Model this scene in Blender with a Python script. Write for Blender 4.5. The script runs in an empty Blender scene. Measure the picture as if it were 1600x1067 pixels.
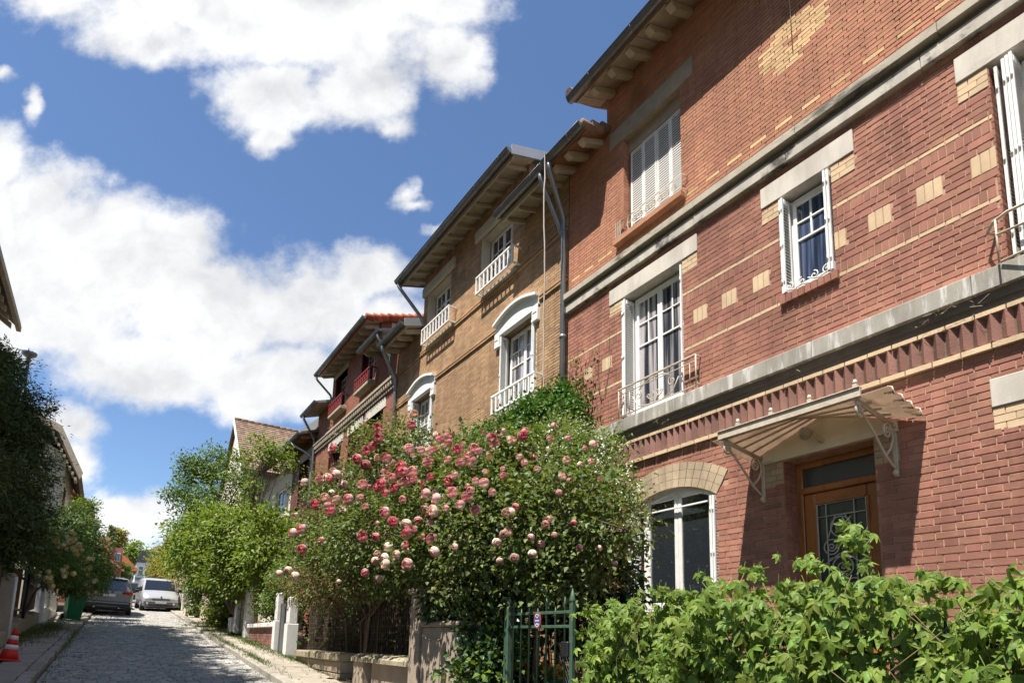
import bpy, math, random
import numpy as np
from mathutils import Matrix, Vector
SC = bpy.context.scene
COL = SC.collection
rnd = random.Random(7)
RNG = np.random.default_rng(11)

# ------------------------------------------------------------------ camera
cam_data = bpy.data.cameras.new('camera')
cam = bpy.data.objects.new('camera', cam_data)
COL.objects.link(cam)
SC.camera = cam
_R = ((0.8323966, -0.1013553, -0.5448330), (-0.5536896, -0.1107379, -0.8253272), (0.0233176, 0.9886679, -0.1482973))
cam.matrix_world = Matrix([(*r, 0) for r in _R] + [(0, 0, 0, 1)])
cam_data.sensor_width = 36.0
cam_data.lens = 21.465
cam_data.shift_y = 0.2041
cam_data.clip_start = 0.05
cam_data.clip_end = 3000.0
CAMF = Vector((0.5448330, 0.8253272, 0.1482973))

# ------------------------------------------------------------------ sun and sky
SUN_DIR = Vector((1.0, 0.33, -2.15)).normalized()          # the way the light travels
sun_data = bpy.data.lights.new('sun', 'SUN')
sun_data.energy = 5.0
sun_data.angle = math.radians(0.53)
sun_data.color = (1.0, 0.94, 0.85)
sun = bpy.data.objects.new('sun', sun_data)
COL.objects.link(sun)
sun.rotation_euler = SUN_DIR.to_track_quat('-Z', 'Y').to_euler()

SC.view_settings.view_transform = 'Standard'
SC.view_settings.look = 'None'
SC.view_settings.gamma = 1.0
SC.view_settings.use_curve_mapping = False
SC.view_settings.exposure = 1.0
SC.cycles.max_bounces = 6
SC.cycles.transparent_max_bounces = 6
SC.cycles.caustics_reflective = False
SC.cycles.caustics_refractive = False

world = bpy.data.worlds.new('World')
SC.world = world
world.use_nodes = True
SKY_STRENGTH = 0.075
CLOUDS = [(-0.605, 1.257, 0.369, 0.172), (-0.414, 1.162, 0.292, 0.146), (-0.198, 1.24, 0.172, 0.111), (-0.461, 0.995, 0.143, 0.083), (-0.308, 1.026, 0.131, 0.09), (-0.131, 1.086, 0.066, 0.102), (-0.712, 1.112, 0.157, 0.072), (-0.46, 0.907, 0.047, 0.047), (-0.256, 0.946, 0.047, 0.035), (-0.86, 1.221, 0.147, 0.073), (-0.866, 0.735, 0.126, 0.138), (-0.706, 0.651, 0.193, 0.148), (-0.539, 0.57, 0.168, 0.112), (-0.372, 0.586, 0.158, 0.107), (-0.262, 0.638, 0.102, 0.062), (-0.842, 0.562, 0.224, 0.123), (-0.606, 0.461, 0.221, 0.083), (-0.405, 0.442, 0.188, 0.083), (-0.964, 0.848, 0.07, 0.082), (-0.221, 0.506, 0.123, 0.123), (-0.992, 0.656, 0.17, 0.227), (-0.769, 0.352, 0.068, 0.046), (-0.744, 0.28, 0.054, 0.054), (-0.642, 0.199, 0.096, 0.053), (-0.71, 0.144, 0.169, 0.074), (-0.51, 0.159, 0.064, 0.053), (-0.798, 0.24, 0.096, 0.064), (-0.205, 0.806, 0.03, 0.03), (-0.185, 0.79, 0.045, 0.018), (-0.15, 0.738, 0.03, 0.014), (-0.903, 0.956, 0.02, 0.04), (-0.973, 1.029, 0.031, 0.021)]


class NT:
    """small helper to write node trees"""
    def __init__(s, tree):
        s.t = tree

    def n(s, typ, **kw):
        nd = s.t.nodes.new(typ)
        ins = kw.pop('ins', {})
        for k, v in kw.items():
            setattr(nd, k, v)
        for k, v in ins.items():
            if isinstance(v, bpy.types.NodeSocket):
                s.t.links.new(v, nd.inputs[k])
            else:
                nd.inputs[k].default_value = v
        return nd

    def math(s, op, a, b=0.0, c=None, clamp=False):
        ins = {0: a, 1: b}
        if c is not None:
            ins[2] = c
        return s.n('ShaderNodeMath', operation=op, use_clamp=clamp, ins=ins).outputs[0]

    def link(s, a, b):
        s.t.links.new(a, b)


def build_world():
    t = world.node_tree
    t.nodes.clear()
    N = NT(t)
    sky = N.n('ShaderNodeTexSky', sky_type='NISHITA', sun_disc=False)
    d = -SUN_DIR
    sky.sun_elevation = math.asin(d.z)
    sky.sun_rotation = math.atan2(d.x, d.y)
    sky.altitude = 60
    sky.air_density = 1.0
    sky.dust_density = 0.6
    sky.ozone_density = 2.2
    tc = N.n('ShaderNodeTexCoord')
    g = tc.outputs['Generated']
    rot = N.n('ShaderNodeVectorRotate', rotation_type='Z_AXIS', ins={'Vector': g, 'Angle': 0.5838})
    sp = N.n('ShaderNodeSeparateXYZ', ins={0: rot.outputs[0]})
    fwd = N.math('MAXIMUM', sp.outputs[1], 0.05)
    u = N.math('DIVIDE', sp.outputs[0], fwd)
    v = N.math('DIVIDE', sp.outputs[2], fwd)
    uv = N.n('ShaderNodeCombineXYZ', ins={0: u, 1: v}).outputs[0]
    # warp so that the outlines are ragged
    w1 = N.n('ShaderNodeTexNoise', ins={'Vector': uv, 'Scale': 5.0, 'Detail': 5.0, 'Roughness': 0.6})
    w1c = N.n('ShaderNodeVectorMath', operation='SUBTRACT', ins={0: w1.outputs['Color'], 1: (0.5, 0.5, 0.5)})
    w1s = N.n('ShaderNodeVectorMath', operation='SCALE', ins={0: w1c.outputs[0], 'Scale': 0.13})
    uvw = N.n('ShaderNodeVectorMath', operation='ADD', ins={0: uv, 1: w1s.outputs[0]}).outputs[0]
    f = None
    for (a, b, ra, rb) in CLOUDS:
        s1 = N.n('ShaderNodeVectorMath', operation='SUBTRACT', ins={0: uvw, 1: (a, b, 0)})
        s2 = N.n('ShaderNodeVectorMath', operation='MULTIPLY', ins={0: s1.outputs[0], 1: (1 / ra, 1 / rb, 0)})
        ln = N.n('ShaderNodeVectorMath', operation='LENGTH', ins={0: s2.outputs[0]})
        k = N.math('SUBTRACT', 1.0, ln.outputs['Value'])
        k = N.math('MULTIPLY', k, min(1.0, 0.30 + 5 * min(ra, rb)))
        f = k if f is None else N.n('ShaderNodeMath', operation='SMOOTH_MAX', ins={0: f, 1: k, 2: 0.12}).outputs[0]
    fine = N.n('ShaderNodeTexNoise', ins={'Vector': uv, 'Scale': 9.0, 'Detail': 9.0, 'Roughness': 0.62})
    fn = N.math('MULTIPLY', N.math('SUBTRACT', fine.outputs['Fac'], 0.5), 1.0)
    f = N.math('ADD', f, fn)
    # the part of the sky around it: the same kind of broken cumulus
    pz = N.math('MAXIMUM', N.math('ADD', N.n('ShaderNodeSeparateXYZ', ins={0: g}).outputs[2], 0.12), 0.06)
    pl = N.n('ShaderNodeVectorMath', operation='DIVIDE', ins={0: g, 1: N.n('ShaderNodeCombineXYZ', ins={0: pz, 1: pz, 2: 1.0}).outputs[0]})
    big = N.n('ShaderNodeTexNoise', ins={'Vector': pl.outputs[0], 'Scale': 1.3, 'Detail': 8.0, 'Roughness': 0.58})
    fo = N.math('MULTIPLY', N.math('SUBTRACT', big.outputs['Fac'], 0.53), 3.0)
    du = N.n('ShaderNodeMapRange', interpolation_type='SMOOTHSTEP', ins={0: N.math('ABSOLUTE', u), 1: 0.95, 2: 1.35})
    dv = N.n('ShaderNodeMapRange', interpolation_type='SMOOTHSTEP', ins={0: v, 1: 1.3, 2: 1.7})
    db = N.n('ShaderNodeMapRange', ins={0: sp.outputs[1], 1: 0.25, 2: 0.1})
    outm = N.math('MAXIMUM', N.math('MAXIMUM', du.outputs[0], dv.outputs[0]), db.outputs[0], clamp=True)
    ff = N.n('ShaderNodeMix', data_type='FLOAT', ins={0: outm, 2: f, 3: fo}).outputs[0]
    m = N.n('ShaderNodeMapRange', interpolation_type='SMOOTHSTEP', ins={0: ff, 1: -0.12, 2: 0.36}).outputs[0]
    # tone inside the clouds: bright billows, grey undersides
    off = N.n('ShaderNodeVectorMath', operation='ADD', ins={0: uvw, 1: (0.0, 0.055, 0.0)})
    b1 = N.n('ShaderNodeTexNoise', ins={'Vector': uvw, 'Scale': 3.4, 'Detail': 7.0, 'Roughness': 0.55})
    b2 = N.n('ShaderNodeTexNoise', ins={'Vector': off.outputs[0], 'Scale': 3.4, 'Detail': 7.0, 'Roughness': 0.55})
    dif = N.math('MULTIPLY', N.math('SUBTRACT', b1.outputs['Fac'], b2.outputs['Fac']), 3.0)
    low = N.n('ShaderNodeTexNoise', ins={'Vector': uvw, 'Scale': 2.2, 'Detail': 3.0})
    dens = N.n('ShaderNodeMapRange', ins={0: ff, 1: 0.1, 2: 0.8, 3: 0.15, 4: -0.12}).outputs[0]
    tone = N.math('ADD', N.math('ADD', 0.62, dif), N.math('ADD', dens, N.math('MULTIPLY', N.math('SUBTRACT', low.outputs['Fac'], 0.5), 1.1)), clamp=True)
    ramp = N.n('ShaderNodeMix', data_type='RGBA', ins={0: tone, 6: (0.315, 0.325, 0.345, 1), 7: (0.565, 0.565, 0.56, 1)}).outputs[2]
    skyc = N.n('ShaderNodeVectorMath', operation='MULTIPLY', ins={0: sky.outputs[0], 1: (SKY_STRENGTH * .92, SKY_STRENGTH * 1.04, SKY_STRENGTH * 1.17)}).outputs[0]
    mix = N.n('ShaderNodeMix', data_type='RGBA', ins={0: m, 6: skyc, 7: ramp}).outputs[2]
    bg = N.n('ShaderNodeBackground', ins={0: mix, 1: 1.0})
    out = N.n('ShaderNodeOutputWorld', ins={0: bg.outputs[0]})


build_world()


# ------------------------------------------------------------------ materials
MATS = {}


def mat(name, base, rough=0.75, var=0.18, scale=5.0, island=0.0, bump=0.0, bscale=60.0, metal=0.0, spec=0.3,
        stain=None, transl=0.0, hue=0.0, coat=0.0, tcol=(1.5, 1.6, 0.6), streak=0.0):
    """base colour varied by noise and from piece to piece; stain = (colour, scale, threshold, stretch)"""
    if name in MATS:
        return MATS[name]
    m = bpy.data.materials.new(name)
    m.use_nodes = True
    t = m.node_tree
    t.nodes.clear()
    N = NT(t)
    tc = N.n('ShaderNodeTexCoord')
    geo = N.n('ShaderNodeNewGeometry')
    pos = geo.outputs['Position']
    noi = N.n('ShaderNodeTexNoise', ins={'Vector': pos, 'Scale': scale, 'Detail': 6.0, 'Roughness': 0.65})
    k = N.n('ShaderNodeMapRange', ins={0: noi.outputs['Fac'], 1: 0.3, 2: 0.7, 3: 1 - var, 4: 1 + var}).outputs[0]
    if island > 0:
        oi = N.n('ShaderNodeObjectInfo')
        r = N.math('FRACT', N.math('ADD', oi.outputs['Random'], geo.outputs['Random Per Island']))
        k = N.math('MULTIPLY', k, N.n('ShaderNodeMapRange', ins={0: r, 1: 0, 2: 1, 3: 1 - island, 4: 1 + island}).outputs[0])
    col = N.n('ShaderNodeVectorMath', operation='SCALE', ins={0: base, 'Scale': k}).outputs[0]
    if hue > 0:
        r2 = N.math('FRACT', N.math('MULTIPLY', r, 7.31))
        hs = N.n('ShaderNodeHueSaturation', ins={'Hue': N.n('ShaderNodeMapRange', ins={0: r2, 1: 0, 2: 1, 3: 0.5 - hue, 4: 0.5 + hue}).outputs[0], 'Saturation': 1.0, 'Value': 1.0, 'Fac': 1.0, 'Color': col})
        col = hs.outputs[0]
    if stain:
        sc, ss, th = stain[:3]
        st = stain[3] if len(stain) > 3 else (1, 1, 1)
        mp = N.n('ShaderNodeVectorMath', operation='MULTIPLY', ins={0: pos, 1: st})
        n2 = N.n('ShaderNodeTexNoise', ins={'Vector': mp.outputs[0], 'Scale': ss, 'Detail': 7.0, 'Roughness': 0.7})
        fa = N.n('ShaderNodeMapRange', interpolation_type='SMOOTHSTEP', ins={0: n2.outputs['Fac'], 1: th, 2: th + 0.12, 3: 0, 4: stain[4] if len(stain) > 4 else 0.85}).outputs[0]
        col = N.n('ShaderNodeMix', data_type='RGBA', ins={0: fa, 6: col, 7: (*sc, 1)}).outputs[2]
    if streak > 0:                                   # soot and rain marks running down
        mp = N.n('ShaderNodeVectorMath', operation='MULTIPLY', ins={0: pos, 1: (1, 1, .16)})
        n3 = N.n('ShaderNodeTexNoise', ins={'Vector': mp.outputs[0], 'Scale': 3.2, 'Detail': 6.0, 'Roughness': 0.7})
        n4 = N.n('ShaderNodeTexNoise', ins={'Vector': pos, 'Scale': .55, 'Detail': 4.0})
        q = N.math('ADD', n3.outputs['Fac'], N.math('MULTIPLY', N.math('SUBTRACT', n4.outputs['Fac'], .5), .8))
        fk = N.n('ShaderNodeMapRange', interpolation_type='SMOOTHSTEP', ins={0: q, 1: .42, 2: .68, 3: 1.0, 4: 1 - streak}).outputs[0]
        col = N.n('ShaderNodeVectorMath', operation='SCALE', ins={0: col, 'Scale': fk}).outputs[0]
    p = N.n('ShaderNodeBsdfPrincipled', ins={'Base Color': col, 'Roughness': rough, 'Metallic': metal, 'Specular IOR Level': spec, 'Coat Weight': coat})
    if bump > 0:
        bn = N.n('ShaderNodeTexNoise', ins={'Vector': pos, 'Scale': bscale, 'Detail': 4.0, 'Roughness': 0.6})
        bp = N.n('ShaderNodeBump', ins={'Strength': bump, 'Distance': 0.02, 'Height': bn.outputs['Fac']})
        N.link(bp.outputs[0], p.inputs['Normal'])
    sh = p.outputs[0]
    if transl > 0:
        tr = N.n('ShaderNodeBsdfTranslucent', ins={'Color': N.n('ShaderNodeVectorMath', operation='MULTIPLY', ins={0: col, 1: tcol}).outputs[0]})
        sh = N.n('ShaderNodeMixShader', ins={0: transl, 1: sh, 2: tr.outputs[0]}).outputs[0]
    N.n('ShaderNodeOutputMaterial', ins={0: sh})
    MATS[name] = m
    return m


def glass_mat(name, tint=(0.02, 0.024, 0.03), rough=0.04, curtain=None, spec=0.9):
    """opaque window pane; the unlit room or a curtain is put into its colour, slightly wavy"""
    if name in MATS:
        return MATS[name]
    m = bpy.data.materials.new(name)
    m.use_nodes = True
    t = m.node_tree
    t.nodes.clear()
    N = NT(t)
    geo = N.n('ShaderNodeNewGeometry')
    col = tint + (1,)
    if curtain:
        mp = N.n('ShaderNodeVectorMath', operation='MULTIPLY', ins={0: geo.outputs['Position'], 1: (9, 9, 0.35)})
        nz = N.n('ShaderNodeTexNoise', ins={'Vector': mp.outputs[0], 'Scale': 1.6, 'Detail': 3.0})
        fa = N.n('ShaderNodeMapRange', interpolation_type='SMOOTHSTEP', ins={0: nz.outputs['Fac'], 1: 0.42, 2: 0.66}).outputs[0]
        col = N.n('ShaderNodeMix', data_type='RGBA', ins={0: fa, 6: tint + (1,), 7: curtain + (1,)}).outputs[2]
    nb = N.n('ShaderNodeTexNoise', ins={'Vector': geo.outputs['Position'], 'Scale': 2.3, 'Detail': 1.0})
    bp = N.n('ShaderNodeBump', ins={'Strength': 0.12, 'Distance': 0.05, 'Height': nb.outputs['Fac']})
    p = N.n('ShaderNodeBsdfPrincipled', ins={'Base Color': col, 'Roughness': rough, 'Specular IOR Level': .5, 'IOR': 1.5 + spec * .55, 'Normal': bp.outputs[0]})
    N.n('ShaderNodeOutputMaterial', ins={0: p.outputs[0]})
    MATS[name] = m
    return m


def brick_mat(name, c1, c2, mortar, bw=0.22, rh=0.065, ms=0.01, bump=0.6):
    """small far bricks: colour and relief in the material, laid out on the wall's own metres"""
    if name in MATS:
        return MATS[name]
    m = bpy.data.materials.new(name)
    m.use_nodes = True
    t = m.node_tree
    t.nodes.clear()
    N = NT(t)
    geo = N.n('ShaderNodeNewGeometry')
    sp = N.n('ShaderNodeSeparateXYZ', ins={0: geo.outputs['Position']})
    al = N.math('ADD', sp.outputs[0], sp.outputs[1])
    v = N.n('ShaderNodeCombineXYZ', ins={0: al, 1: sp.outputs[2]})
    b = N.n('ShaderNodeTexBrick', ins={'Vector': v.outputs[0], 'Color1': (*c1, 1), 'Color2': (*c2, 1), 'Mortar': (*mortar, 1), 'Scale': 1.0, 'Mortar Size': ms, 'Mortar Smooth': 0.2, 'Brick Width': bw, 'Row Height': rh, 'Bias': 0.0})
    noi = N.n('ShaderNodeTexNoise', ins={'Vector': geo.outputs['Position'], 'Scale': 1.7, 'Detail': 6.0, 'Roughness': 0.7})
    k = N.n('ShaderNodeMapRange', ins={0: noi.outputs['Fac'], 1: 0.3, 2: 0.7, 3: 0.78, 4: 1.2}).outputs[0]
    col = N.n('ShaderNodeVectorMath', operation='SCALE', ins={0: b.outputs['Color'], 'Scale': k}).outputs[0]
    bp = N.n('ShaderNodeBump', invert=True, ins={'Strength': bump, 'Distance': 0.01, 'Height': b.outputs['Fac']})
    p = N.n('ShaderNodeBsdfPrincipled', ins={'Base Color': col, 'Roughness': 0.85, 'Specular IOR Level': 0.2, 'Normal': bp.outputs[0]})
    N.n('ShaderNodeOutputMaterial', ins={0: p.outputs[0]})
    MATS[name] = m
    return m


# ------------------------------------------------------------------ mesh helpers
class MB:
    def __init__(s):
        s.v = []
        s.f = []
        s.sm = []
        s.mi = []
        s.cur = 0

    def add(s, vs, fs, smooth=False):
        o = len(s.v)
        s.v.extend([tuple(p) for p in vs])
        for f in fs:
            s.f.append([i + o for i in f])
            s.sm.append(smooth)
            s.mi.append(s.cur)

    def box(s, x0, x1, y0, y1, z0, z1, b=0.0):
        x0, x1 = min(x0, x1), max(x0, x1)
        y0, y1 = min(y0, y1), max(y0, y1)
        z0, z1 = min(z0, z1), max(z0, z1)
        if b <= 0:
            s.add([(x0, y0, z0), (x1, y0, z0), (x1, y1, z0), (x0, y1, z0), (x0, y0, z1), (x1, y0, z1), (x1, y1, z1), (x0, y1, z1)],
                  [(0, 3, 2, 1), (4, 5, 6, 7), (0, 1, 5, 4), (1, 2, 6, 5), (2, 3, 7, 6), (3, 0, 4, 7)])
            return
        b = min(b, (x1 - x0) * .45, (y1 - y0) * .45, (z1 - z0) * .45)
        lo = (x0, y0, z0)
        hi = (x1, y1, z1)
        idx = {}
        vs = []
        for ix in (0, 1):
            for iy in (0, 1):
                for iz in (0, 1):
                    for ax in range(3):
                        q = []
                        for a, i in enumerate((ix, iy, iz)):
                            base = hi[a] if i else lo[a]
                            q.append(base if a == ax else base + (-b if i else b))
                        idx[(ix, iy, iz, ax)] = len(vs)
                        vs.append(q)
        fs = []
        for ax in range(3):
            a1, a2 = [a for a in range(3) if a != ax]
            for side in (0, 1):
                c = []
                for (p, q) in ((0, 0), (1, 0), (1, 1), (0, 1)):
                    k = [0, 0, 0]
                    k[ax] = side
                    k[a1] = p
                    k[a2] = q
                    c.append(idx[(*k, ax)])
                fl = (side == 1) ^ (ax == 1)
                fs.append(c if fl else c[::-1])
        for ax in range(3):                       # edges parallel to ax
            a1, a2 = [a for a in range(3) if a != ax]
            for p in (0, 1):
                for q in (0, 1):
                    k0 = [0, 0, 0]
                    k0[a1] = p
                    k0[a2] = q
                    k1 = list(k0)
                    k1[ax] = 1
                    c = [idx[(*k0, a1)], idx[(*k1, a1)], idx[(*k1, a2)], idx[(*k0, a2)]]
                    fl = (p ^ q) ^ (ax == 1)
                    fs.append(c if not fl else c[::-1])
        for ix in (0, 1):
            for iy in (0, 1):
                for iz in (0, 1):
                    c = [idx[(ix, iy, iz, a)] for a in range(3)]
                    fs.append(c if (ix + iy + iz) % 2 else c[::-1])
        s.add(vs, fs)

    def prism(s, poly, d):
        """poly: 3-D points of a planar polygon; d: extrusion vector"""
        n = len(poly)
        d = Vector(d)
        a = [Vector(p) for p in poly]
        vs = a + [p + d for p in a]
        nr = Vector((0, 0, 0))
        for i in range(n):
            nr += (a[i] - a[0]).cross(a[(i + 1) % n] - a[0])
        flip = nr.dot(d) > 0
        fs = [list(range(n)) if not flip else list(range(n))[::-1], list(range(n, 2 * n))[::-1] if not flip else list(range(n, 2 * n))]
        for i in range(n):
            j = (i + 1) % n
            q = [i, n + i, n + j, j]
            fs.append(q if not flip else q[::-1])
        s.add(vs, fs)

    def tube(s, pts, r, n=6, closed=False, cap=True):
        pts = [Vector(p) for p in pts]
        m = len(pts)
        rs = r if isinstance(r, (list, tuple)) else [r] * m
        up = None
        vs = []
        for i, p in enumerate(pts):
            if closed:
                t = pts[(i + 1) % m] - pts[i - 1]
            else:
                t = pts[min(i + 1, m - 1)] - pts[max(i - 1, 0)]
            t.normalize()
            if up is None:
                up = Vector((0, 0, 1)) if abs(t.z) < .9 else Vector((1, 0, 0))
            a = t.cross(up)
            if a.length < 1e-6:
                a = t.cross(Vector((0.3, 0.9, 0.1)))
            a.normalize()
            b = a.cross(t)
            up = b
            for k in range(n):
                an = 2 * math.pi * k / n
                vs.append(p + (a * math.cos(an) + b * math.sin(an)) * rs[i])
        fs = []
        for i in range(m if closed else m - 1):
            j = (i + 1) % m
            for k in range(n):
                l = (k + 1) % n
                fs.append((i * n + k, i * n + l, j * n + l, j * n + k))
        o = len(s.v)
        s.add(vs, fs, smooth=n > 4)
        if cap and not closed:
            s.f.append([o + k for k in range(n)][::-1])
            s.f.append([o + (m - 1) * n + k for k in range(n)])
            s.sm += [False, False]
            s.mi += [s.cur, s.cur]

    def lathe(s, prof, c, n=16, axis='Z', smooth=True):
        """prof: list of (r, h)"""
        vs = []
        for (r, h) in prof:
            for k in range(n):
                a = 2 * math.pi * k / n
                x, y = r * math.cos(a), r * math.sin(a)
                if axis == 'Z':
                    q = (c[0] + x, c[1] + y, c[2] + h)
                elif axis == 'X':
                    q = (c[0] + h, c[1] + x, c[2] + y)
                else:
                    q = (c[0] + y, c[1] + h, c[2] + x)
                vs.append(q)
        fs = []
        for i in range(len(prof) - 1):
            for k in range(n):
                l = (k + 1) % n
                fs.append((i * n + k, i * n + l, (i + 1) * n + l, (i + 1) * n + k))
        fs.append(list(range(n))[::-1])
        fs.append([(len(prof) - 1) * n + k for k in range(n)])
        s.add(vs, fs, smooth)

    def mesh(s, name, mats):
        me = bpy.data.meshes.new(name)
        me.from_pydata(s.v, [], s.f)
        me.polygons.foreach_set('use_smooth', s.sm)
        for m in (mats if isinstance(mats, (list, tuple)) else [mats]):
            me.materials.append(m)
        if any(s.mi):
            me.polygons.foreach_set('material_index', s.mi)
        me.update()
        return me

    def build(s, name, mats, parent=None, kind=None, label=None, cat=None, group=None):
        if not s.v:
            return None
        return link(name, s.mesh(name, mats), parent, kind, label, cat, group)


def link(name, me, parent=None, kind=None, label=None, cat=None, group=None):
    o = bpy.data.objects.new(name, me)
    COL.objects.link(o)
    tag(o, label, cat, group, kind)
    if parent:
        adopt(o, parent)
    return o


def world_loc(o):
    """location of a thing's empty summed up its parents (translations only)"""
    v = Vector((0, 0, 0))
    while o:
        if o.get('_built_local'):
            return None
        v += o.location
        o = o.parent
    return v


LOCAL = set()


def adopt(o, parent):
    o.parent = parent
    r = parent
    while r.parent:
        r = r.parent
    if r.name not in LOCAL and r.type == 'EMPTY':
        o.matrix_parent_inverse = Matrix.Translation(-r.location) if parent == r else Matrix.Identity(4)


def tag(o, label=None, cat=None, group=None, kind=None):
    if label:
        o['label'] = label
    if cat:
        o['category'] = cat
    if group:
        o['group'] = group
    if kind:
        o['kind'] = kind
    return o


def thing(name, label, cat, loc=(0, 0, 0), group=None, local=False):
    """an Empty at the base of a thing; parts are written in world metres unless local"""
    o = bpy.data.objects.new(name, None)
    COL.objects.link(o)
    o.location = loc
    o.empty_display_size = 0.3
    tag(o, label, cat, group)
    if local:
        LOCAL.add(o.name)
    return o


def copy_tree(o, parent=None):
    c = o.copy()
    COL.objects.link(c)
    if parent:
        c.parent = parent
        c.matrix_parent_inverse = o.matrix_parent_inverse.copy()
    for ch in [x for x in KIDS.get(o.name, [])]:
        copy_tree(ch, c)
    return c


KIDS = {}


def index_kids(root):
    KIDS.clear()
    for x in bpy.data.objects:
        if x.parent:
            KIDS.setdefault(x.parent.name, []).append(x)


def gz(y):
    """height of the sloping street at y"""
    return -1.6 + 0.0733 * y


def xl(y):
    return -0.93 + 0.0156 * y          # left kerb


def xr(y):
    return 2.34 + 0.016 * y            # right kerb


# ------------------------------------------------------------------ foliage
def leaf_mesh(name, P, D, Nn, L, W, m, quad=True, fold=0.25):
    """one mesh of many leaves. P base points, D axis, Nn normal, L length, W width"""
    n = len(P)
    D = D / (np.linalg.norm(D, axis=1, keepdims=True) + 1e-9)
    S = np.cross(D, Nn)
    S /= (np.linalg.norm(S, axis=1, keepdims=True) + 1e-9)
    U = np.cross(S, D)
    L = L[:, None]
    W = W[:, None]
    b = P
    tip = P + D * L - U * L * 0.12
    mid = P + D * L * 0.45
    l = mid + S * W * 0.5 + U * W * fold
    r = mid - S * W * 0.5 + U * W * fold
    V = np.stack([b, r, tip, l], 1).reshape(-1, 3)
    base = (np.arange(n) * 4)[:, None]
    T = np.concatenate([base + np.array([0, 1, 2]), base + np.array([0, 2, 3])], 1).reshape(-1, 3)
    me = bpy.data.meshes.new(name)
    me.vertices.add(len(V))
    me.vertices.foreach_set('co', V.astype(np.float32).ravel())
    nt = len(T)
    me.loops.add(nt * 3)
    me.loops.foreach_set('vertex_index', T.astype(np.int32).ravel())
    me.polygons.add(nt)
    me.polygons.foreach_set('loop_start', (np.arange(nt) * 3).astype(np.int32))
    me.materials.append(m)
    me.update(calc_edges=True)
    return me


def unit(n):
    v = RNG.normal(size=(n, 3))
    return v / np.linalg.norm(v, axis=1, keepdims=True)


def crown_points(spheres, n, clump=0.22, per=40, shell=0.62, squash=1.0, rough=0.13):
    """leaf positions in clumps spread through the outer part of a set of balls"""
    sp = np.array([s[:3] for s in spheres])
    r = np.array([s[3] for s in spheres])
    w = r ** 2
    w = w / w.sum()
    nc = max(1, n // per)
    idx = RNG.choice(len(r), nc, p=w)
    d = unit(nc)
    rr = (shell + (1.02 - shell) * RNG.random(nc) ** 0.7) * (1 + rough * RNG.normal(size=nc))
    C = sp[idx] + d * (rr * r[idx])[:, None] * np.array([1, 1, squash])
    cr = clump * (0.6 + 0.8 * RNG.random(nc))
    k = RNG.choice(nc, n)
    off = RNG.normal(size=(n, 3)) * (cr[k] * 0.5)[:, None] * np.array([1, 1, 0.75])
    P = C[k] + off
    out = d[k] * 0.8 + off / (cr[k][:, None] + 1e-6) * 0.5
    return P, out, C


def foliage(name, parent, spheres, n, L, m, W=0.6, clump=0.22, per=40, shell=0.62, droop=0.25, up=0.7, kind='stuff', jit=0.9, zmin=None, xmax=None, rough=0.13):
    P, out, C = crown_points(spheres, n, clump, per, shell, rough=rough)
    D = out * 0.9 + unit(n) * jit + np.array([0, 0, -droop])
    Nn = out * 0.6 + unit(n) * 0.55 + np.array([0, 0, up])
    Ls = L * (0.6 + 0.8 * RNG.random(n))
    ok = np.ones(n, bool)
    if zmin is not None:
        ok &= P[:, 2] > zmin + 0.0733 * P[:, 1]
    if xmax is not None:
        ok &= P[:, 0] < xmax
    me = leaf_mesh(name, P[ok], D[ok], Nn[ok], Ls[ok], Ls[ok] * W, m)
    return link(name, me, parent, kind), C


def limbs(name, parent, base, top, tips, r0, m):
    """tapered trunk from base to top with limbs out to the clumps"""
    b = MB()
    base = Vector(base)
    top = Vector(top)
    n = 7
    path = []
    for i in range(n + 1):
        t = i / n
        p = base.lerp(top, t)
        path.append(p + Vector((rnd.uniform(-1, 1), rnd.uniform(-1, 1), 0)) * r0 * 0.8 * min(1, t * 4))
    b.tube(path, [r0 * (1.25 - 0.95 * i / n) for i in range(n + 1)], 8)
    for q in tips:
        q = Vector(q)
        k = rnd.randint(2, n - 1)
        s = path[k]
        mid = s.lerp(q, 0.5) + Vector((0, 0, 0.12 * (q - s).length))
        rr = r0 * (1.0 - 0.9 * k / n) * 0.5 + 0.006
        b.tube([s, s.lerp(mid, 0.55), mid, mid.lerp(q, .5) + Vector((0, 0, .02)), q], [rr, rr * .8, rr * .6, rr * .4, rr * .2], 5)
    return b.build(name, m, parent)
# ------------------------------------------------------------------ materials of the place
m_mortar = mat('mortar', (0.45, 0.275, 0.20), 0.95, 0.25, 9, bump=0.4, bscale=90)
m_mortar_dark = mat('mortar_ochre', (0.27, 0.19, 0.12), 0.95, 0.25, 9, bump=0.4, bscale=90)
m_mortar_shade = mat('mortar_red_shade', (0.30, 0.15, 0.095), 0.95, 0.2, 9, bump=0.4, bscale=90)  # shadow lines of the joints put into a darker mortar colour
m_gable = mat('pale_gable_render', (0.50, 0.465, 0.40), .93, .1, 2, bump=.3)
m_brick = mat('red_brick', (0.345, 0.158, 0.112), 0.85, 0.20, 2.2, island=0.16, hue=0.006, bump=0.35, bscale=120, stain=((0.43, 0.27, 0.20), 9.0, 0.56, (1, .6, 1.3), .5), streak=.26)
m_brick_up = mat('orange_brick', (0.46, 0.218, 0.134), 0.85, 0.14, 2.0, island=0.10, hue=0.006, bump=0.35, bscale=140, streak=.2)
m_brick_yel = mat('yellow_brick', (0.56, 0.42, 0.27), 0.85, 0.16, 3, island=0.10, bump=0.3, bscale=120, stain=((0.33, 0.24, 0.15), 2.4, 0.60))
m_arch = mat('arch_brick', (0.46, 0.36, 0.245), 0.85, 0.16, 3, island=0.12, bump=0.3, streak=.25)
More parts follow.
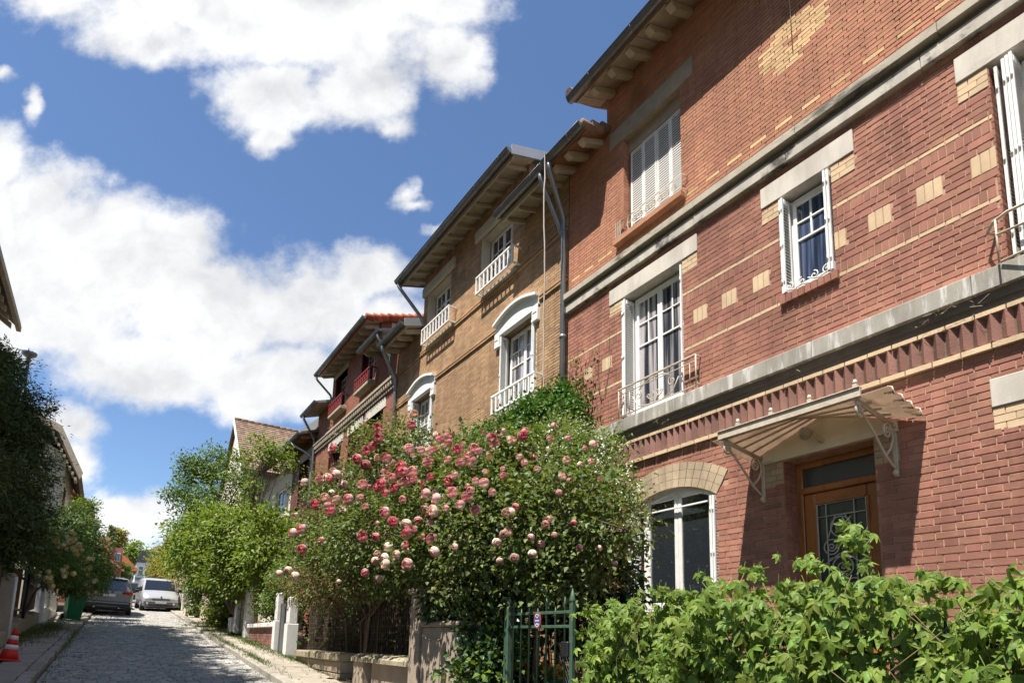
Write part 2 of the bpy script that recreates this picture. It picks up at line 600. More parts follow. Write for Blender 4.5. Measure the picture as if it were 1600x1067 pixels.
m_quoin = mat('dull_yellow_brick', (0.36, 0.275, 0.18), 0.85, 0.16, 3, island=0.12, bump=0.3)  # darker yellow brick for the blocks beside the door
m_brick_gold = mat('golden_brick', (0.58, 0.39, 0.21), 0.85, 0.15, 3, island=0.16, bump=0.3)
m_brick_ochre = mat('ochre_brick', (0.44, 0.28, 0.158), 0.88, 0.20, 1.5, island=0.18, hue=0.008, bump=0.35, bscale=110, stain=((0.28, 0.175, 0.095), 0.9, 0.60, (1, 1, 1), .7), streak=.25)
m_tooth = mat('plum_brick', (0.23, 0.115, 0.09), 0.7, 0.2, 3, island=0.22, bump=0.3)
m_stone = mat('pale_stone', (0.58, 0.535, 0.47), 0.85, 0.10, 2.5, bump=0.10, bscale=70, stain=((0.36, 0.33, 0.29), 2.0, 0.60, (1, .5, 1.5), .6), streak=.22)
m_ledge = mat('weathered_stone', (0.42, 0.375, 0.305), 0.9, 0.18, 4, bump=0.2, bscale=60, stain=((0.075, 0.068, 0.06), 1.6, 0.56, (1, .55, 2.2), .9))
m_fascia = mat('stained_fascia', (0.50, 0.46, 0.40), .9, .12, 4, bump=.15, bscale=60, stain=((0.06, 0.055, 0.05), 2.2, 0.52, (1, .8, .9), .9), streak=.2)
m_cornice = mat('grey_cornice', (0.33, 0.31, 0.27), 0.9, 0.12, 3, bump=0.12, bscale=60, stain=((0.66, 0.64, 0.60), 2.2, 0.50, (1, 3.2, .45), .75), streak=.3)
m_recess_shade = mat('recess_shade_stone', (0.15, 0.125, 0.10), 0.95, 0.2, 5, bump=0.4)  # shade under and between the ledges put into a dark stone colour
m_lintel_old = mat('old_concrete', (0.36, 0.30, 0.23), 0.9, 0.2, 4, bump=0.5, stain=((0.08, 0.07, 0.06), 5, 0.64))
m_white = mat('white_paint', (0.76, 0.755, 0.735), 0.5, 0.05, 6, bump=0.08, stain=((0.50, 0.49, 0.46), 5, 0.66, (1, 1, .5), .5))
m_white_old = mat('worn_white_paint', (0.70, 0.69, 0.665), 0.6, 0.08, 8, bump=0.25, stain=((0.17, 0.155, 0.14), 7, 0.60, (1, 1, .45), .9))
m_cream = mat('cream_render', (0.58, 0.53, 0.43), 0.92, 0.10, 2, bump=0.3)
m_grey_render = mat('grey_render', (0.36, 0.33, 0.28), 0.95, 0.16, 2.5, bump=0.4, stain=((0.15, 0.135, 0.11), 1.7, 0.56))
m_zinc = mat('zinc', (0.20, 0.205, 0.215), 0.42, 0.18, 3, metal=0.65, spec=0.5)
m_zinc_light = mat('pale_zinc', (0.40, 0.415, 0.43), 0.45, 0.10, 3, metal=0.45, spec=0.5)
m_pipe = mat('grey_pipe', (0.26, 0.27, 0.285), 0.4, 0.15, 4, metal=0.5, spec=0.5)
m_soffit = mat('soffit_board', (0.42, 0.36, 0.275), 0.8, 0.16, 5, bump=0.2)
m_soffit_red = mat('soffit_brown', (0.28, 0.15, 0.095), 0.85, 0.16, 5, bump=0.2)
m_rafter = mat('rafter_paint', (0.44, 0.385, 0.295), 0.75, 0.12, 6, bump=0.2)
m_tile = mat('roof_tile', (0.40, 0.105, 0.05), 0.8, 0.2, 4, island=0.25, bump=0.3)
m_tile_brown = mat('brown_tile', (0.20, 0.135, 0.095), 0.85, 0.2, 3, island=0.28, bump=0.3)
m_iron = mat('cream_iron', (0.50, 0.43, 0.34), 0.55, 0.15, 12, bump=0.2, stain=((0.20, 0.09, 0.05), 14, 0.62))
m_iron_black = mat('black_iron', (0.018, 0.018, 0.02), 0.45, 0.2, 12)
m_iron_red = mat('red_iron', (0.26, 0.035, 0.03), 0.5, 0.2, 12)
m_iron_green = mat('green_iron', (0.055, 0.10, 0.065), 0.45, 0.2, 10, bump=0.1)
m_wood = mat('varnished_wood', (0.30, 0.115, 0.035), 0.38, 0.25, 3, coat=0.3, bump=0.12, stain=((0.16, 0.05, 0.015), 4, 0.55, (3, 3, .25)))
m_redwood = mat('dark_red_paint', (0.13, 0.035, 0.028), 0.6, 0.2, 6)
m_dark = mat('unlit_room_tone', (0.02, 0.018, 0.016), 0.9, 0.1, 3)  # near-black colour for interiors that are only unlit
m_glass = glass_mat('window_glass')
m_glass_c = glass_mat('curtained_glass', (0.03, 0.035, 0.05), 0.03, (0.46, 0.43, 0.44))
m_glass_sky = glass_mat('sky_tint_glass', (0.02, 0.03, 0.06), 0.03, (0.12, 0.16, 0.27))  # blue of the reflected sky put into the pane colour
m_glass_door = glass_mat('frosted_glass', (0.045, 0.055, 0.05), 0.22, None, 0.4)
m_cobble = mat('granite_cobble', (0.31, 0.30, 0.275), 0.85, 0.20, 5, island=0.17, bump=0.4, bscale=60)
m_roadbed = mat('road_bed', (0.17, 0.155, 0.12), 0.95, 0.3, 6, bump=0.6, stain=((0.07, 0.085, 0.03), 1.6, 0.56))
m_slab = mat('paving_slab', (0.31, 0.275, 0.225), 0.88, 0.22, 3, island=0.12, bump=0.4, bscale=30, stain=((0.16, 0.145, 0.09), 1.3, 0.57))
m_kerb = mat('kerb_granite', (0.29, 0.265, 0.225), 0.85, 0.22, 5, island=0.14, bump=0.4, bscale=40, stain=((0.13, 0.14, 0.06), 2, 0.6))
m_soil = mat('garden_soil', (0.09, 0.07, 0.045), 0.98, 0.35, 4, bump=0.8, bscale=15)
m_bark = mat('bark', (0.14, 0.10, 0.07), 0.95, 0.25, 14, bump=0.8, bscale=35)
m_ground = mat('ground', (0.12, 0.11, 0.075), 0.98, 0.3, 0.6, bump=0.5, bscale=8)
m_blackplastic = mat('black_plastic', (0.02, 0.02, 0.022), 0.5, 0.1, 8)


# ------------------------------------------------------------------ ground, road, pavements
def sheet(xa, xb, y0, y1, dz, step=4.0):
    b = MB()
    ys = np.arange(y0, y1 + 0.01, step)
    fa = xa if callable(xa) else (lambda y: xa)
    fb = xb if callable(xb) else (lambda y: xb)
    vs = []
    for y in ys:
        vs += [(fa(y), y, gz(y) + dz), (fb(y), y, gz(y) + dz)]
    b.add(vs, [(2 * i, 2 * i + 1, 2 * i + 3, 2 * i + 2) for i in range(len(ys) - 1)])
    return b


gb = MB()
gys = [-120, -40, 0, 60, 150, 190, 1200]
for i in range(len(gys) - 1):
    ya, yb = gys[i], gys[i + 1]
    za = gz(min(ya, 190)) - 0.03
    zb = gz(min(yb, 190)) - 0.03
    gb.add([(-500, ya, za), (500, ya, za), (500, yb, zb), (-500, yb, zb)], [(0, 1, 2, 3)])
gb.build('ground', m_ground, kind='structure')

road = sheet(lambda y: xl(y) + .02, lambda y: xr(y) - .02, -30, 130, 0.0).build('road', m_roadbed, kind='structure')


def cobble(b, x0, x1, y0, y1, z, sl=0.0733):
    """one sett: low block with rounded-off shoulders, following the slope"""
    h = 0.028 + rnd.uniform(-.008, .01)
    i = 0.016
    tx, ty = rnd.uniform(-.006, .006), rnd.uniform(-.006, .006)
    c = [(x0, y0), (x1, y0), (x1, y1), (x0, y1)]
    c2 = [(x0 + i, y0 + i), (x1 - i, y0 + i), (x1 - i, y1 - i), (x0 + i, y1 - i)]
    ym = (y0 + y1) / 2
    vs = [(x, y, z + sl * (y - ym) - 0.01) for x, y in c] + [(x, y, z + sl * (y - ym) + h * .72) for x, y in c]
    vs += [(x, y, z + sl * (y - ym) + h + (tx if k in (1, 2) else -tx) + (ty if k > 1 else -ty)) for k, (x, y) in enumerate(c2)]
    fs = [(8, 9, 10, 11)]
    for k in range(4):
        l = (k + 1) % 4
        fs += [(k, l, 4 + l, 4 + k), (4 + k, 4 + l, 8 + l, 8 + k)]
    b.add(vs, fs)


def cobbles():
    rest = MB()
    near = []
    y = 9.0
    while y < 52:
        d = 0.135 + rnd.uniform(-.012, .014)
        x = xl(y) + 0.10 + rnd.uniform(-.05, .02)
        while x < xr(y) - 0.12:
            w = 0.145 + rnd.uniform(-.03, .045)
            j = rnd.uniform(-.006, .006)
            near.append((x + .007, x + w - .007, y + .006 + j, y + d - .006 + j))
            x += w
        y += d
    n_single = 0
    for (x0, x1, ya, yb) in near:
        ym = (ya + yb) / 2
        xm = (x0 + x1) / 2
        # in view: the lower left part of the photograph
        D = xm * .5448 + ym * .8253 + gz(ym) * .1483
        px = 800 + 954 * (xm * .8324 - ym * .5537 + gz(ym) * .0233) / D
        py = 860 - 954 * (xm * -.1014 - ym * .1107 + gz(ym) * .9887) / D
        if n_single < 300 and 5 < px < 1500 and py < 1075 and ya > 10.6:
            b = MB()
            cobble(b, x0 - xm, x1 - xm, ya - ym, yb - ym, 0)
            o = b.build('cobblestone', m_cobble, road)
            o.location = (xm, ym, gz(ym))
            n_single += 1
        else:
            cobble(rest, x0, x1, ya, yb, gz(ym))
    rest.build('cobblestone_bed', m_cobble, road, kind='stuff')
    # the gutter row of setts along each kerb
    g = MB()
    for side in (0, 1):
        y = 9.0
        while y < 52:
            d = 0.19 + rnd.uniform(-.02, .03)
            x0 = xl(y) + .015 if side == 0 else xr(y) - .115
            cobble(g, x0, x0 + .1, y + .006, y + d - .006, gz(y + d / 2))
            y += d
    g.build('gutter_row', m_cobble, road, kind='stuff')


cobbles()


def slope_box(b, x0, x1, y0, y1, z0, z1, c=0.012):
    """block whose top and bottom follow the street's slope, with a chamfered top"""
    vs = [(x0, y0, gz(y0) + z0), (x1, y0, gz(y0) + z0), (x1, y1, gz(y1) + z0), (x0, y1, gz(y1) + z0)]
    vs += [(x0, y0, gz(y0) + z1 - c), (x1, y0, gz(y0) + z1 - c), (x1, y1, gz(y1) + z1 - c), (x0, y1, gz(y1) + z1 - c)]
    vs += [(x0 + c, y0 + c, gz(y0) + z1), (x1 - c, y0 + c, gz(y0) + z1), (x1 - c, y1 - c, gz(y1) + z1), (x0 + c, y1 - c, gz(y1) + z1)]
    fs = [(8, 9, 10, 11)]
    for k in range(4):
        l = (k + 1) % 4
        fs += [(k, l, 4 + l, 4 + k), (4 + k, 4 + l, 8 + l, 8 + k)]
    b.add(vs, fs)


def pavement(name, side):
    base = sheet((lambda y: xr(y) + .02) if side else -9.0, 6.0 if side else (lambda y: xl(y) - .02), -30, 130, 0.10).build(name, m_soil, kind='structure')
    y = 8.5
    n = 0
    far = MB()
    while y < 60:
        d = rnd.uniform(.85, 1.25)
        b = MB() if y < 45 else far
        kx0, kx1 = (xr(y), xr(y) + .17) if side else (xl(y) - .17, xl(y))
        j = rnd.uniform(-.012, .012)
        slope_box(b, kx0 + j, kx1 + j, y + .008, y + d - .008, -.05, 0.13 + rnd.uniform(-.01, .01), .02)
        if y < 45:
            b.build('kerb_stone', m_kerb, base)
        y += d
    far.build('kerb_row', m_kerb, base, kind='stuff')
    y = 8.0
    far = MB()
    while y < 60:
        d = rnd.uniform(.55, .95)
        x = xr(y) + .18 if side else xl(y) - .18
        end = 3.52 + .016 * (y - 15) if side else -1.62
        while (x < end - .05) if side else (x > end + .05):
            w = rnd.uniform(.4, .65)
            if abs(end - x) - w < .2:
                w = abs(end - x)
            x0, x1 = (x, min(x + w, end)) if side else (max(x - w, end), x)
            b = MB() if y < 38 else far
            slope_box(b, x0 + .008, x1 - .008, y + .008, y + d - .008, 0.0, 0.125 + rnd.uniform(-.007, .007))
            if y < 38:
                b.build('paving_slab', m_slab, base)
            x += w if side else -w
        y += d
    far.build('slab_row', m_slab, base, kind='stuff')
    return base


pave_r = pavement('pavement_right', 1)
pave_l = pavement('pavement_left', 0)


# ------------------------------------------------------------------ masonry builders
FX = 6.0                                    # plane of the facades on the right-hand side


def wall_panel(parent, y0, y1, z0, z1, holes, m, x=FX, th=0.32, name='wall'):
    """wall slab cut into boxes around rectangular holes"""
    ys = sorted({y0, y1, *[min(max(h[i], y0), y1) for h in holes for i in (0, 1)]})
    zs = sorted({z0, z1, *[min(max(h[i], z0), z1) for h in holes for i in (2, 3)]})
    b = MB()
    # merge cells into columns where possible
    for i in range(len(ys) - 1):
        run = None
        for j in range(len(zs) - 1):
            yc, zc = (ys[i] + ys[i + 1]) / 2, (zs[j] + zs[j + 1]) / 2
            solid = not any(h[0] < yc < h[1] and h[2] < zc < h[3] for h in holes)
            if solid:
                run = (run[0] if run else zs[j], zs[j + 1])
            if (not solid or j == len(zs) - 2) and run:
                b.box(x, x + th, ys[i], ys[i + 1], run[0], run[1])
                run = None
    return b.build(name, m, parent)


class Bricks:
    """collects courses, then writes the 300 that show largest as single parts and the rest as one"""
    def __init__(s, parent, holes, x=FX, proud=0.008):
        s.p, s.h, s.x, s.pr = parent, holes, x, proud
        s.l = []                            # (y0,y1,z0,z1,material,clipped)

    def put(s, y0, y1, z0, z1, m):
        segs = [(y0, y1)]
        zc = (z0 + z1) / 2
        for h in s.h:
            if h[2] < zc < h[3]:
                n = []
                for (a, b) in segs:
                    if b <= h[0] or a >= h[1]:
                        n.append((a, b))
                    else:
                        if a < h[0]:
                            n.append((a, h[0]))
                        if b > h[1]:
                            n.append((h[1], b))
                segs = n
        for (a, b) in segs:
            if b - a > 0.02:
                s.l.append((a, b, z0, z1, m, len(segs) > 1 or (a, b) != (y0, y1)))

    def course(s, y0, y1, z0, z1, pick, off=0.0, bond=(0.222, 0.112), j=0.010):
        y = y0 - off
        k = 0
        while y < y1:
            w = bond[k % len(bond)]
            a, b = max(y, y0), min(y + w, y1)
            if b - a > .03:
                m = pick(a, b, z0, z1, k) if callable(pick) else pick
                if m:
                    s.put(a, b - j, z0, z1 - j * .9, m)
            y += w
            k += 1

    def field(s, y0, y1, z0, z1, pitch, pick, bond=(0.222, 0.112), j=0.010):
        n = max(1, round((z1 - z0) / pitch))
        p = (z1 - z0) / n
        for i in range(n):
            s.course(y0, y1, z0 + i * p, z0 + (i + 1) * p, pick, off=((0.167 if i % 2 else 0) if len(bond) > 1 else bond[0] * .5 * (i % 2)) + rnd.uniform(0, .02), bond=bond, j=j)

    def write(s, singles=300, name='brick'):
        def size(q):
            y, z, x = (q[0] + q[1]) / 2, (q[2] + q[3]) / 2, s.x
            D = x * .5448 + y * .8253 + z * .1483
            if D < .5:
                return 0
            px = 800 + 954 * (x * .8324 - y * .5537 + z * .0233) / D
            py = 860 - 954 * (x * -.1014 - y * .1107 + z * .9887) / D
            if not (0 < px < 1590 and 5 < py < 1060):
                return 0
            # hidden behind the hedge on the railing
            if z < 0.95 and y < 4.5:
                return 0
            return (q[1] - q[0]) * (q[3] - q[2]) / D ** 2.6
        order = sorted(range(len(s.l)), key=lambda i: -size(s.l[i]))
        single = set(i for i in order[:singles] if not s.l[i][5] and size(s.l[i]) > 0)
        shared = {}
        mats = []
        rest = MB()
        for i, (a, b, z0, z1, m, cl) in enumerate(s.l):
            dx = rnd.uniform(-.0018, .0018)
            if i in single:
                key = (round(b - a, 3), round(z1 - z0, 3), m.name)
                if key not in shared:
                    q = MB()
                    c = .004
                    w, h = (b - a) / 2, (z1 - z0) / 2
                    q.add([(0.004, -w, -h), (0.004, w, -h), (0.004, w, h), (0.004, -w, h),
                           (-s.pr + c, -w, -h), (-s.pr + c, w, -h), (-s.pr + c, w, h), (-s.pr + c, -w, h),
                           (-s.pr, -w + c, -h + c), (-s.pr, w - c, -h + c), (-s.pr, w - c, h - c), (-s.pr, -w + c, h - c)],
                          [(8, 11, 10, 9)] + [f for k in range(4) for f in ((k, 4 + k, 4 + (k + 1) % 4, (k + 1) % 4), (4 + k, 8 + k, 8 + (k + 1) % 4, 4 + (k + 1) % 4))])
                    shared[key] = q.mesh(name, m)
                o = link(name, shared[key], s.p)
                o.location = (s.x + dx, (a + b) / 2, (z0 + z1) / 2)
            else:
                if m not in mats:
                    mats.append(m)
                rest.cur = mats.index(m)
                xa, xb = s.x - s.pr + dx, s.x + .004
                rest.add([(xb, a, z0), (xb, b, z0), (xb, b, z1), (xb, a, z1), (xa, a, z0), (xa, b, z0), (xa, b, z1), (xa, a, z1)],
                         [(4, 7, 6, 5), (0, 4, 5, 1), (1, 5, 6, 2), (2, 6, 7, 3), (3, 7, 4, 0)])
        rest.build('brick_facing', mats, s.p, kind='stuff')


def reveal_bricks(parent, y, z0, z1, m, pitch, depth=0.2, side=-1, x=FX):
    """bricks that turn the corner into an opening; side -1: face looks towards smaller y"""
    b = MB()
    n = round((z1 - z0) / pitch)
    p = (z1 - z0) / n
    for i in range(n):
        xs = [x - .008, x + .105, x + depth] if i % 2 else [x - .008, x + depth * .45, x + depth]
        for k in range(2):
            b.box(xs[k] + .004, xs[k + 1] - .004, y + side * .009, y + .01 * -side, z0 + i * p, z0 + (i + 1) * p - .008)
    return b.build('reveal_brick', m, parent, kind='stuff')


def window(parent, y0, y1, z0, z1, x=FX + .17, m=None, glass=None, leaves=2, top=0.42, rows=2, cols=2, fw=.055, arch=0.0, name='window'):
    """casement window: outer frame, a sash for each leaf, glazing bars and panes"""
    m = m or m_white
    glass = glass or m_glass
    f = MB()
    f.box(x, x + .07, y0, y0 + fw, z0, z1, .006)
    f.box(x, x + .07, y1 - fw, y1, z0, z1, .006)
    f.box(x + .002, x + .068, y0 + fw, y1 - fw, z1 - fw, z1, .006)
    f.box(x - .015, x + .068, y0 + fw, y1 - fw, z0, z0 + fw, .006)
    w = f.build(name, m, parent)
    iy0, iy1, iz0, iz1 = y0 + fw, y1 - fw, z0 + fw, z1 - fw
    lw = (iy1 - iy0) / leaves
    for k in range(leaves):
        a, b = iy0 + k * lw, iy0 + (k + 1) * lw
        s = MB()
        r = fw * .8
        xs = x - .022
        s.box(xs, xs + .05, a + .002, a + r, iz0 + .002, iz1 - .002, .006)
        s.box(xs, xs + .05, b - r, b - .002, iz0 + .002, iz1 - .002, .006)
        s.box(xs + .002, xs + .048, a + r, b - r, iz0 + .002, iz0 + r * 1.4, .006)
        s.box(xs + .002, xs + .048, a + r, b - r, iz1 - r, iz1 - .002, .006)
        zt = iz1 - (iz1 - iz0) * top
        pa, pb, pz0, pz1 = a + r, b - r, iz0 + r * 1.4, iz1 - r
        panes = [(pa, pb, pz0, zt - .012 if top > 0 else pz1)]
        if top > 0:
            s.box(xs + .006, xs + .044, pa, pb, zt - .014, zt + .014, .004)
            for i in range(1, rows):
                zz = zt + (pz1 - zt) * i / rows
                s.box(xs + .008, xs + .042, pa, pb, zz - .011, zz + .011, .003)
            for i in range(1, cols):
                yy = pa + (pb - pa) * i / cols
                s.box(xs + .010, xs + .040, yy - .011, yy + .011, zt, pz1, .003)
            for i in range(rows):
                for j in range(cols):
                    panes.append((pa + (pb - pa) * j / cols, pa + (pb - pa) * (j + 1) / cols, zt + (pz1 - zt) * i / rows, zt + (pz1 - zt) * (i + 1) / rows))
        s.build('sash', m, w)
        for (q0, q1, r0, r1) in panes:
            g = MB()
            t = rnd.uniform(-.003, .003)
            g.add([(xs + .025 + t, q0, r0), (xs + .025 - t, q1, r0), (xs + .025 - t, q1, r1), (xs + .025 + t, q0, r1),
                   (xs + .029 + t, q0, r0), (xs + .029 - t, q1, r0), (xs + .029 - t, q1, r1), (xs + .029 + t, q0, r1)],
                  [(0, 3, 2, 1), (4, 5, 6, 7), (0, 1, 5, 4), (1, 2, 6, 5), (2, 3, 7, 6), (3, 0, 4, 7)])
            g.build('pane', glass, w)
    # dark sheet in place of the unlit room behind
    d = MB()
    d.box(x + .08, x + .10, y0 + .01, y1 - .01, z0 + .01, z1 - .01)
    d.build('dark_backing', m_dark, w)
    return w


def louvre_leaf(b, y0, y1, z0, z1, x, rows, th=0.02):
    """one flat shutter leaf facing the street with open slats"""
    e = .03
    b.box(x, x + th, y0, y0 + e, z0, z1, .003)
    b.box(x, x + th, y1 - e, y1, z0, z1, .003)
    b.box(x + .001, x + th - .001, y0 + e, y1 - e, z1 - .05, z1, .003)
    b.box(x + .001, x + th - .001, y0 + e, y1 - e, z0, z0 + .07, .003)
    p = (z1 - z0 - .12) / rows
    for i in range(rows):
        z = z0 + .07 + i * p
        b.add([(x + .002, y0 + e, z), (x + .002, y1 - e, z), (x + .016, y1 - e, z + p * .92), (x + .016, y0 + e, z + p * .92),
               (x + .006, y0 + e, z), (x + .006, y1 - e, z), (x + .020, y1 - e, z + p * .92), (x + .020, y0 + e, z + p * .92)],
              [(0, 3, 2, 1), (4, 5, 6, 7), (0, 1, 5, 4), (2, 3, 7, 6)])


def folded_shutter(parent, y, side, z0, z1, x0=FX - .03, depth=0.2, leaves=2, m=None, th=0.024):
    """metal shutter leaves folded against the jamb; side +1 stacks towards larger y"""
    for k in range(leaves):
        b = MB()
        yy = y + side * (th + .006) * k
        ya, yb = min(yy, yy + side * th), max(yy, yy + side * th)
        b.box(x0 - .012 * k, x0 + .028 - .012 * k, ya, yb, z0, z1, .003)
        b.box(x0 + depth - .03, x0 + depth, ya, yb, z0, z1, .003)
        b.box(x0 + .028, x0 + depth - .03, ya + .002, yb - .002, z1 - .06, z1, .002)
        b.box(x0 + .028, x0 + depth - .03, ya + .002, yb - .002, z0, z0 + .1, .002)
        n = int((z1 - z0 - .16) / .036)
        p = (z1 - z0 - .16) / n
        for i in range(n):
            z = z0 + .1 + i * p
            b.add([(x0 + .028, ya + .002, z), (x0 + depth - .03, ya + .002, z), (x0 + depth - .03, yb - .003, z + p * .8), (x0 + .028, yb - .003, z + p * .8),
                   (x0 + .028, ya + .006, z), (x0 + depth - .03, ya + .006, z), (x0 + depth - .03, yb + .001, z + p * .8), (x0 + .028, yb + .001, z + p * .8)],
                  [(0, 1, 2, 3), (7, 6, 5, 4), (0, 4, 5, 1), (2, 6, 7, 3)])
        for z in (z0 + (z1 - z0) * .12, z0 + (z1 - z0) * .5, z0 + (z1 - z0) * .88):
            b.tube([(x0 - .004 - .012 * k, (ya + yb) / 2, z - .03), (x0 - .004 - .012 * k, (ya + yb) / 2, z + .03)], .008, 6)
        b.build('shutter', m or m_white, parent)


def gutter(parent, y0, y1, x, z, r=0.072, m=None, ends=True, name='gutter'):
    """half-round gutter with a rolled front edge and brackets"""
    b = MB()
    n = 10
    vs = []
    for y in (y0, y1):
        for k in range(n + 1):
            a = math.pi + math.pi * k / n
            vs.append((x + r * math.cos(a), y, z + r * math.sin(a)))
        for k in range(n + 1):
            a = 2 * math.pi - math.pi * k / n
            vs.append((x + (r - .006) * math.cos(a), y, z + (r - .006) * math.sin(a)))
    q = 2 * (n + 1)
    fs = [(k, (k + 1) % q, q + (k + 1) % q, q + k) for k in range(q)]
    b.add(vs, fs, True)
    if ends:
        for y in (y0, y1):
            b.add([(x + r * math.cos(math.pi + math.pi * k / n), y, z + r * math.sin(math.pi + math.pi * k / n)) for k in range(n + 1)], [list(range(n + 1))])
    b.tube([(x - r, y0, z + .004), (x - r, y1, z + .004)], .012, 6)
    o = b.build(name, m or m_zinc, parent)
    y = y0 + .3
    while y < y1:
        c = MB()
        c.tube([(x + (r + .005) * math.cos(math.pi + math.pi * k / 8), y, z + (r + .005) * math.sin(math.pi + math.pi * k / 8)) for k in range(9)], .006, 4)
        c.build('gutter_bracket', m or m_zinc, o)
        y += .9
    return o


def roof_slab(parent, y0, y1, xe, ze, slope, xr_, m, m_soff, th=0.09, name='roof', back=None):
    """pitched roof from the eave up to a ridge and down behind"""
    b = MB()
    zr = ze + (xr_ - xe) * slope
    xb = back or (2 * xr_ - xe)
    poly = [(xe, y0, ze), (xr_, y0, zr), (xb, y0, ze), (xb, y0, ze - th), (xr_, y0, zr - th * 1.15), (xe, y0, ze - th)]
    b.prism(poly, (0, y1 - y0, 0))
    r = b.build(name, m, parent)
    # boarded soffit below the overhang
    yy = y0 + .02
    while yy < y1 - .03:
        w = min(rnd.uniform(.5, .62), y1 - .02 - yy)
        s = MB()
        x0, x1 = xe + .04, FX + .02
        s.prism([(x0, yy + .004, ze - th - .003 + (x0 - xe) * slope), (x1, yy + .004, ze - th - .003 + (x1 - xe) * slope), (x1, yy + .004, ze - th - .02 + (x1 - xe) * slope), (x0, yy + .004, ze - th - .02 + (x0 - xe) * slope)], (0, w - .008, 0))
        s.build('soffit_board', m_soff, r)
        yy += w
    return r


def rafters(parent, y0, y1, xe, ze, slope, m, pitch=0.45, w=0.07, h=0.12, th=0.09, fancy=False):
    n = max(2, round((y1 - y0) / pitch))
    for i in range(n + 1):
        y = y0 + (y1 - y0) * i / n
        b = MB()
        z = lambda x: ze - th - .021 + (x - xe) * slope
        x0, x1 = xe + .07, FX + .02
        if fancy:                                     # rounded-off corbel ends
            poly = [(x0, z(x0)), (x1, z(x1)), (x1, z(x1) - h * 1.25), (x0 + .16, z(x0 + .16) - h * 1.2), (x0 + .10, z(x0) - h * .9), (x0 + .02, z(x0) - h * .75), (x0 - .01, z(x0) - h * .4)]
        else:
            poly = [(x0, z(x0)), (x1, z(x1)), (x1, z(x1) - h), (x0 + .08, z(x0) - h + .02), (x0, z(x0) - h * .5)]
        b.prism([(a, y - w / 2, c) for a, c in poly], (0, w, 0))
        b.build('rafter_end', m, parent)


def spiral(c, r, turns, a0, ax='yz', n=26, rin=0.12, flip=1):
    pts = []
    for i in range(n + 1):
        t = i / n
        rr = r * (1 - (1 - rin) * t)
        a = a0 + flip * 2 * math.pi * turns * t
        u, v = rr * math.cos(a), rr * math.sin(a)
        pts.append((c[0], c[1] + u, c[2] + v) if ax == 'yz' else (c[0] + u, c[1], c[2] + v))
    return pts


def downpipe(parent, y, x, ztop, gx, gy, zg, zbot, m=None, name='downpipe', r=.045):
    """swan neck from the gutter to the wall, then straight down with collars"""
    b = MB()
    b.tube([(gx, gy, zg - .04), (gx, gy, zg - .16), (gx + .03, gy + (y - gy) * .1, zg - .22), (x - .03, gy + (y - gy) * .92, ztop + .08), (x, y, ztop - .02), (x, y, zbot)], r, 10)
    o = b.build(name, m or m_pipe, parent)
    z = ztop - .25
    while z > zbot + .3:
        c = MB()
        c.lathe([(r + .012, 0), (r + .012, .06)], (x, y, z), 10)
        c.build('collar', m or m_pipe, o)
        z -= 1.9
    return o
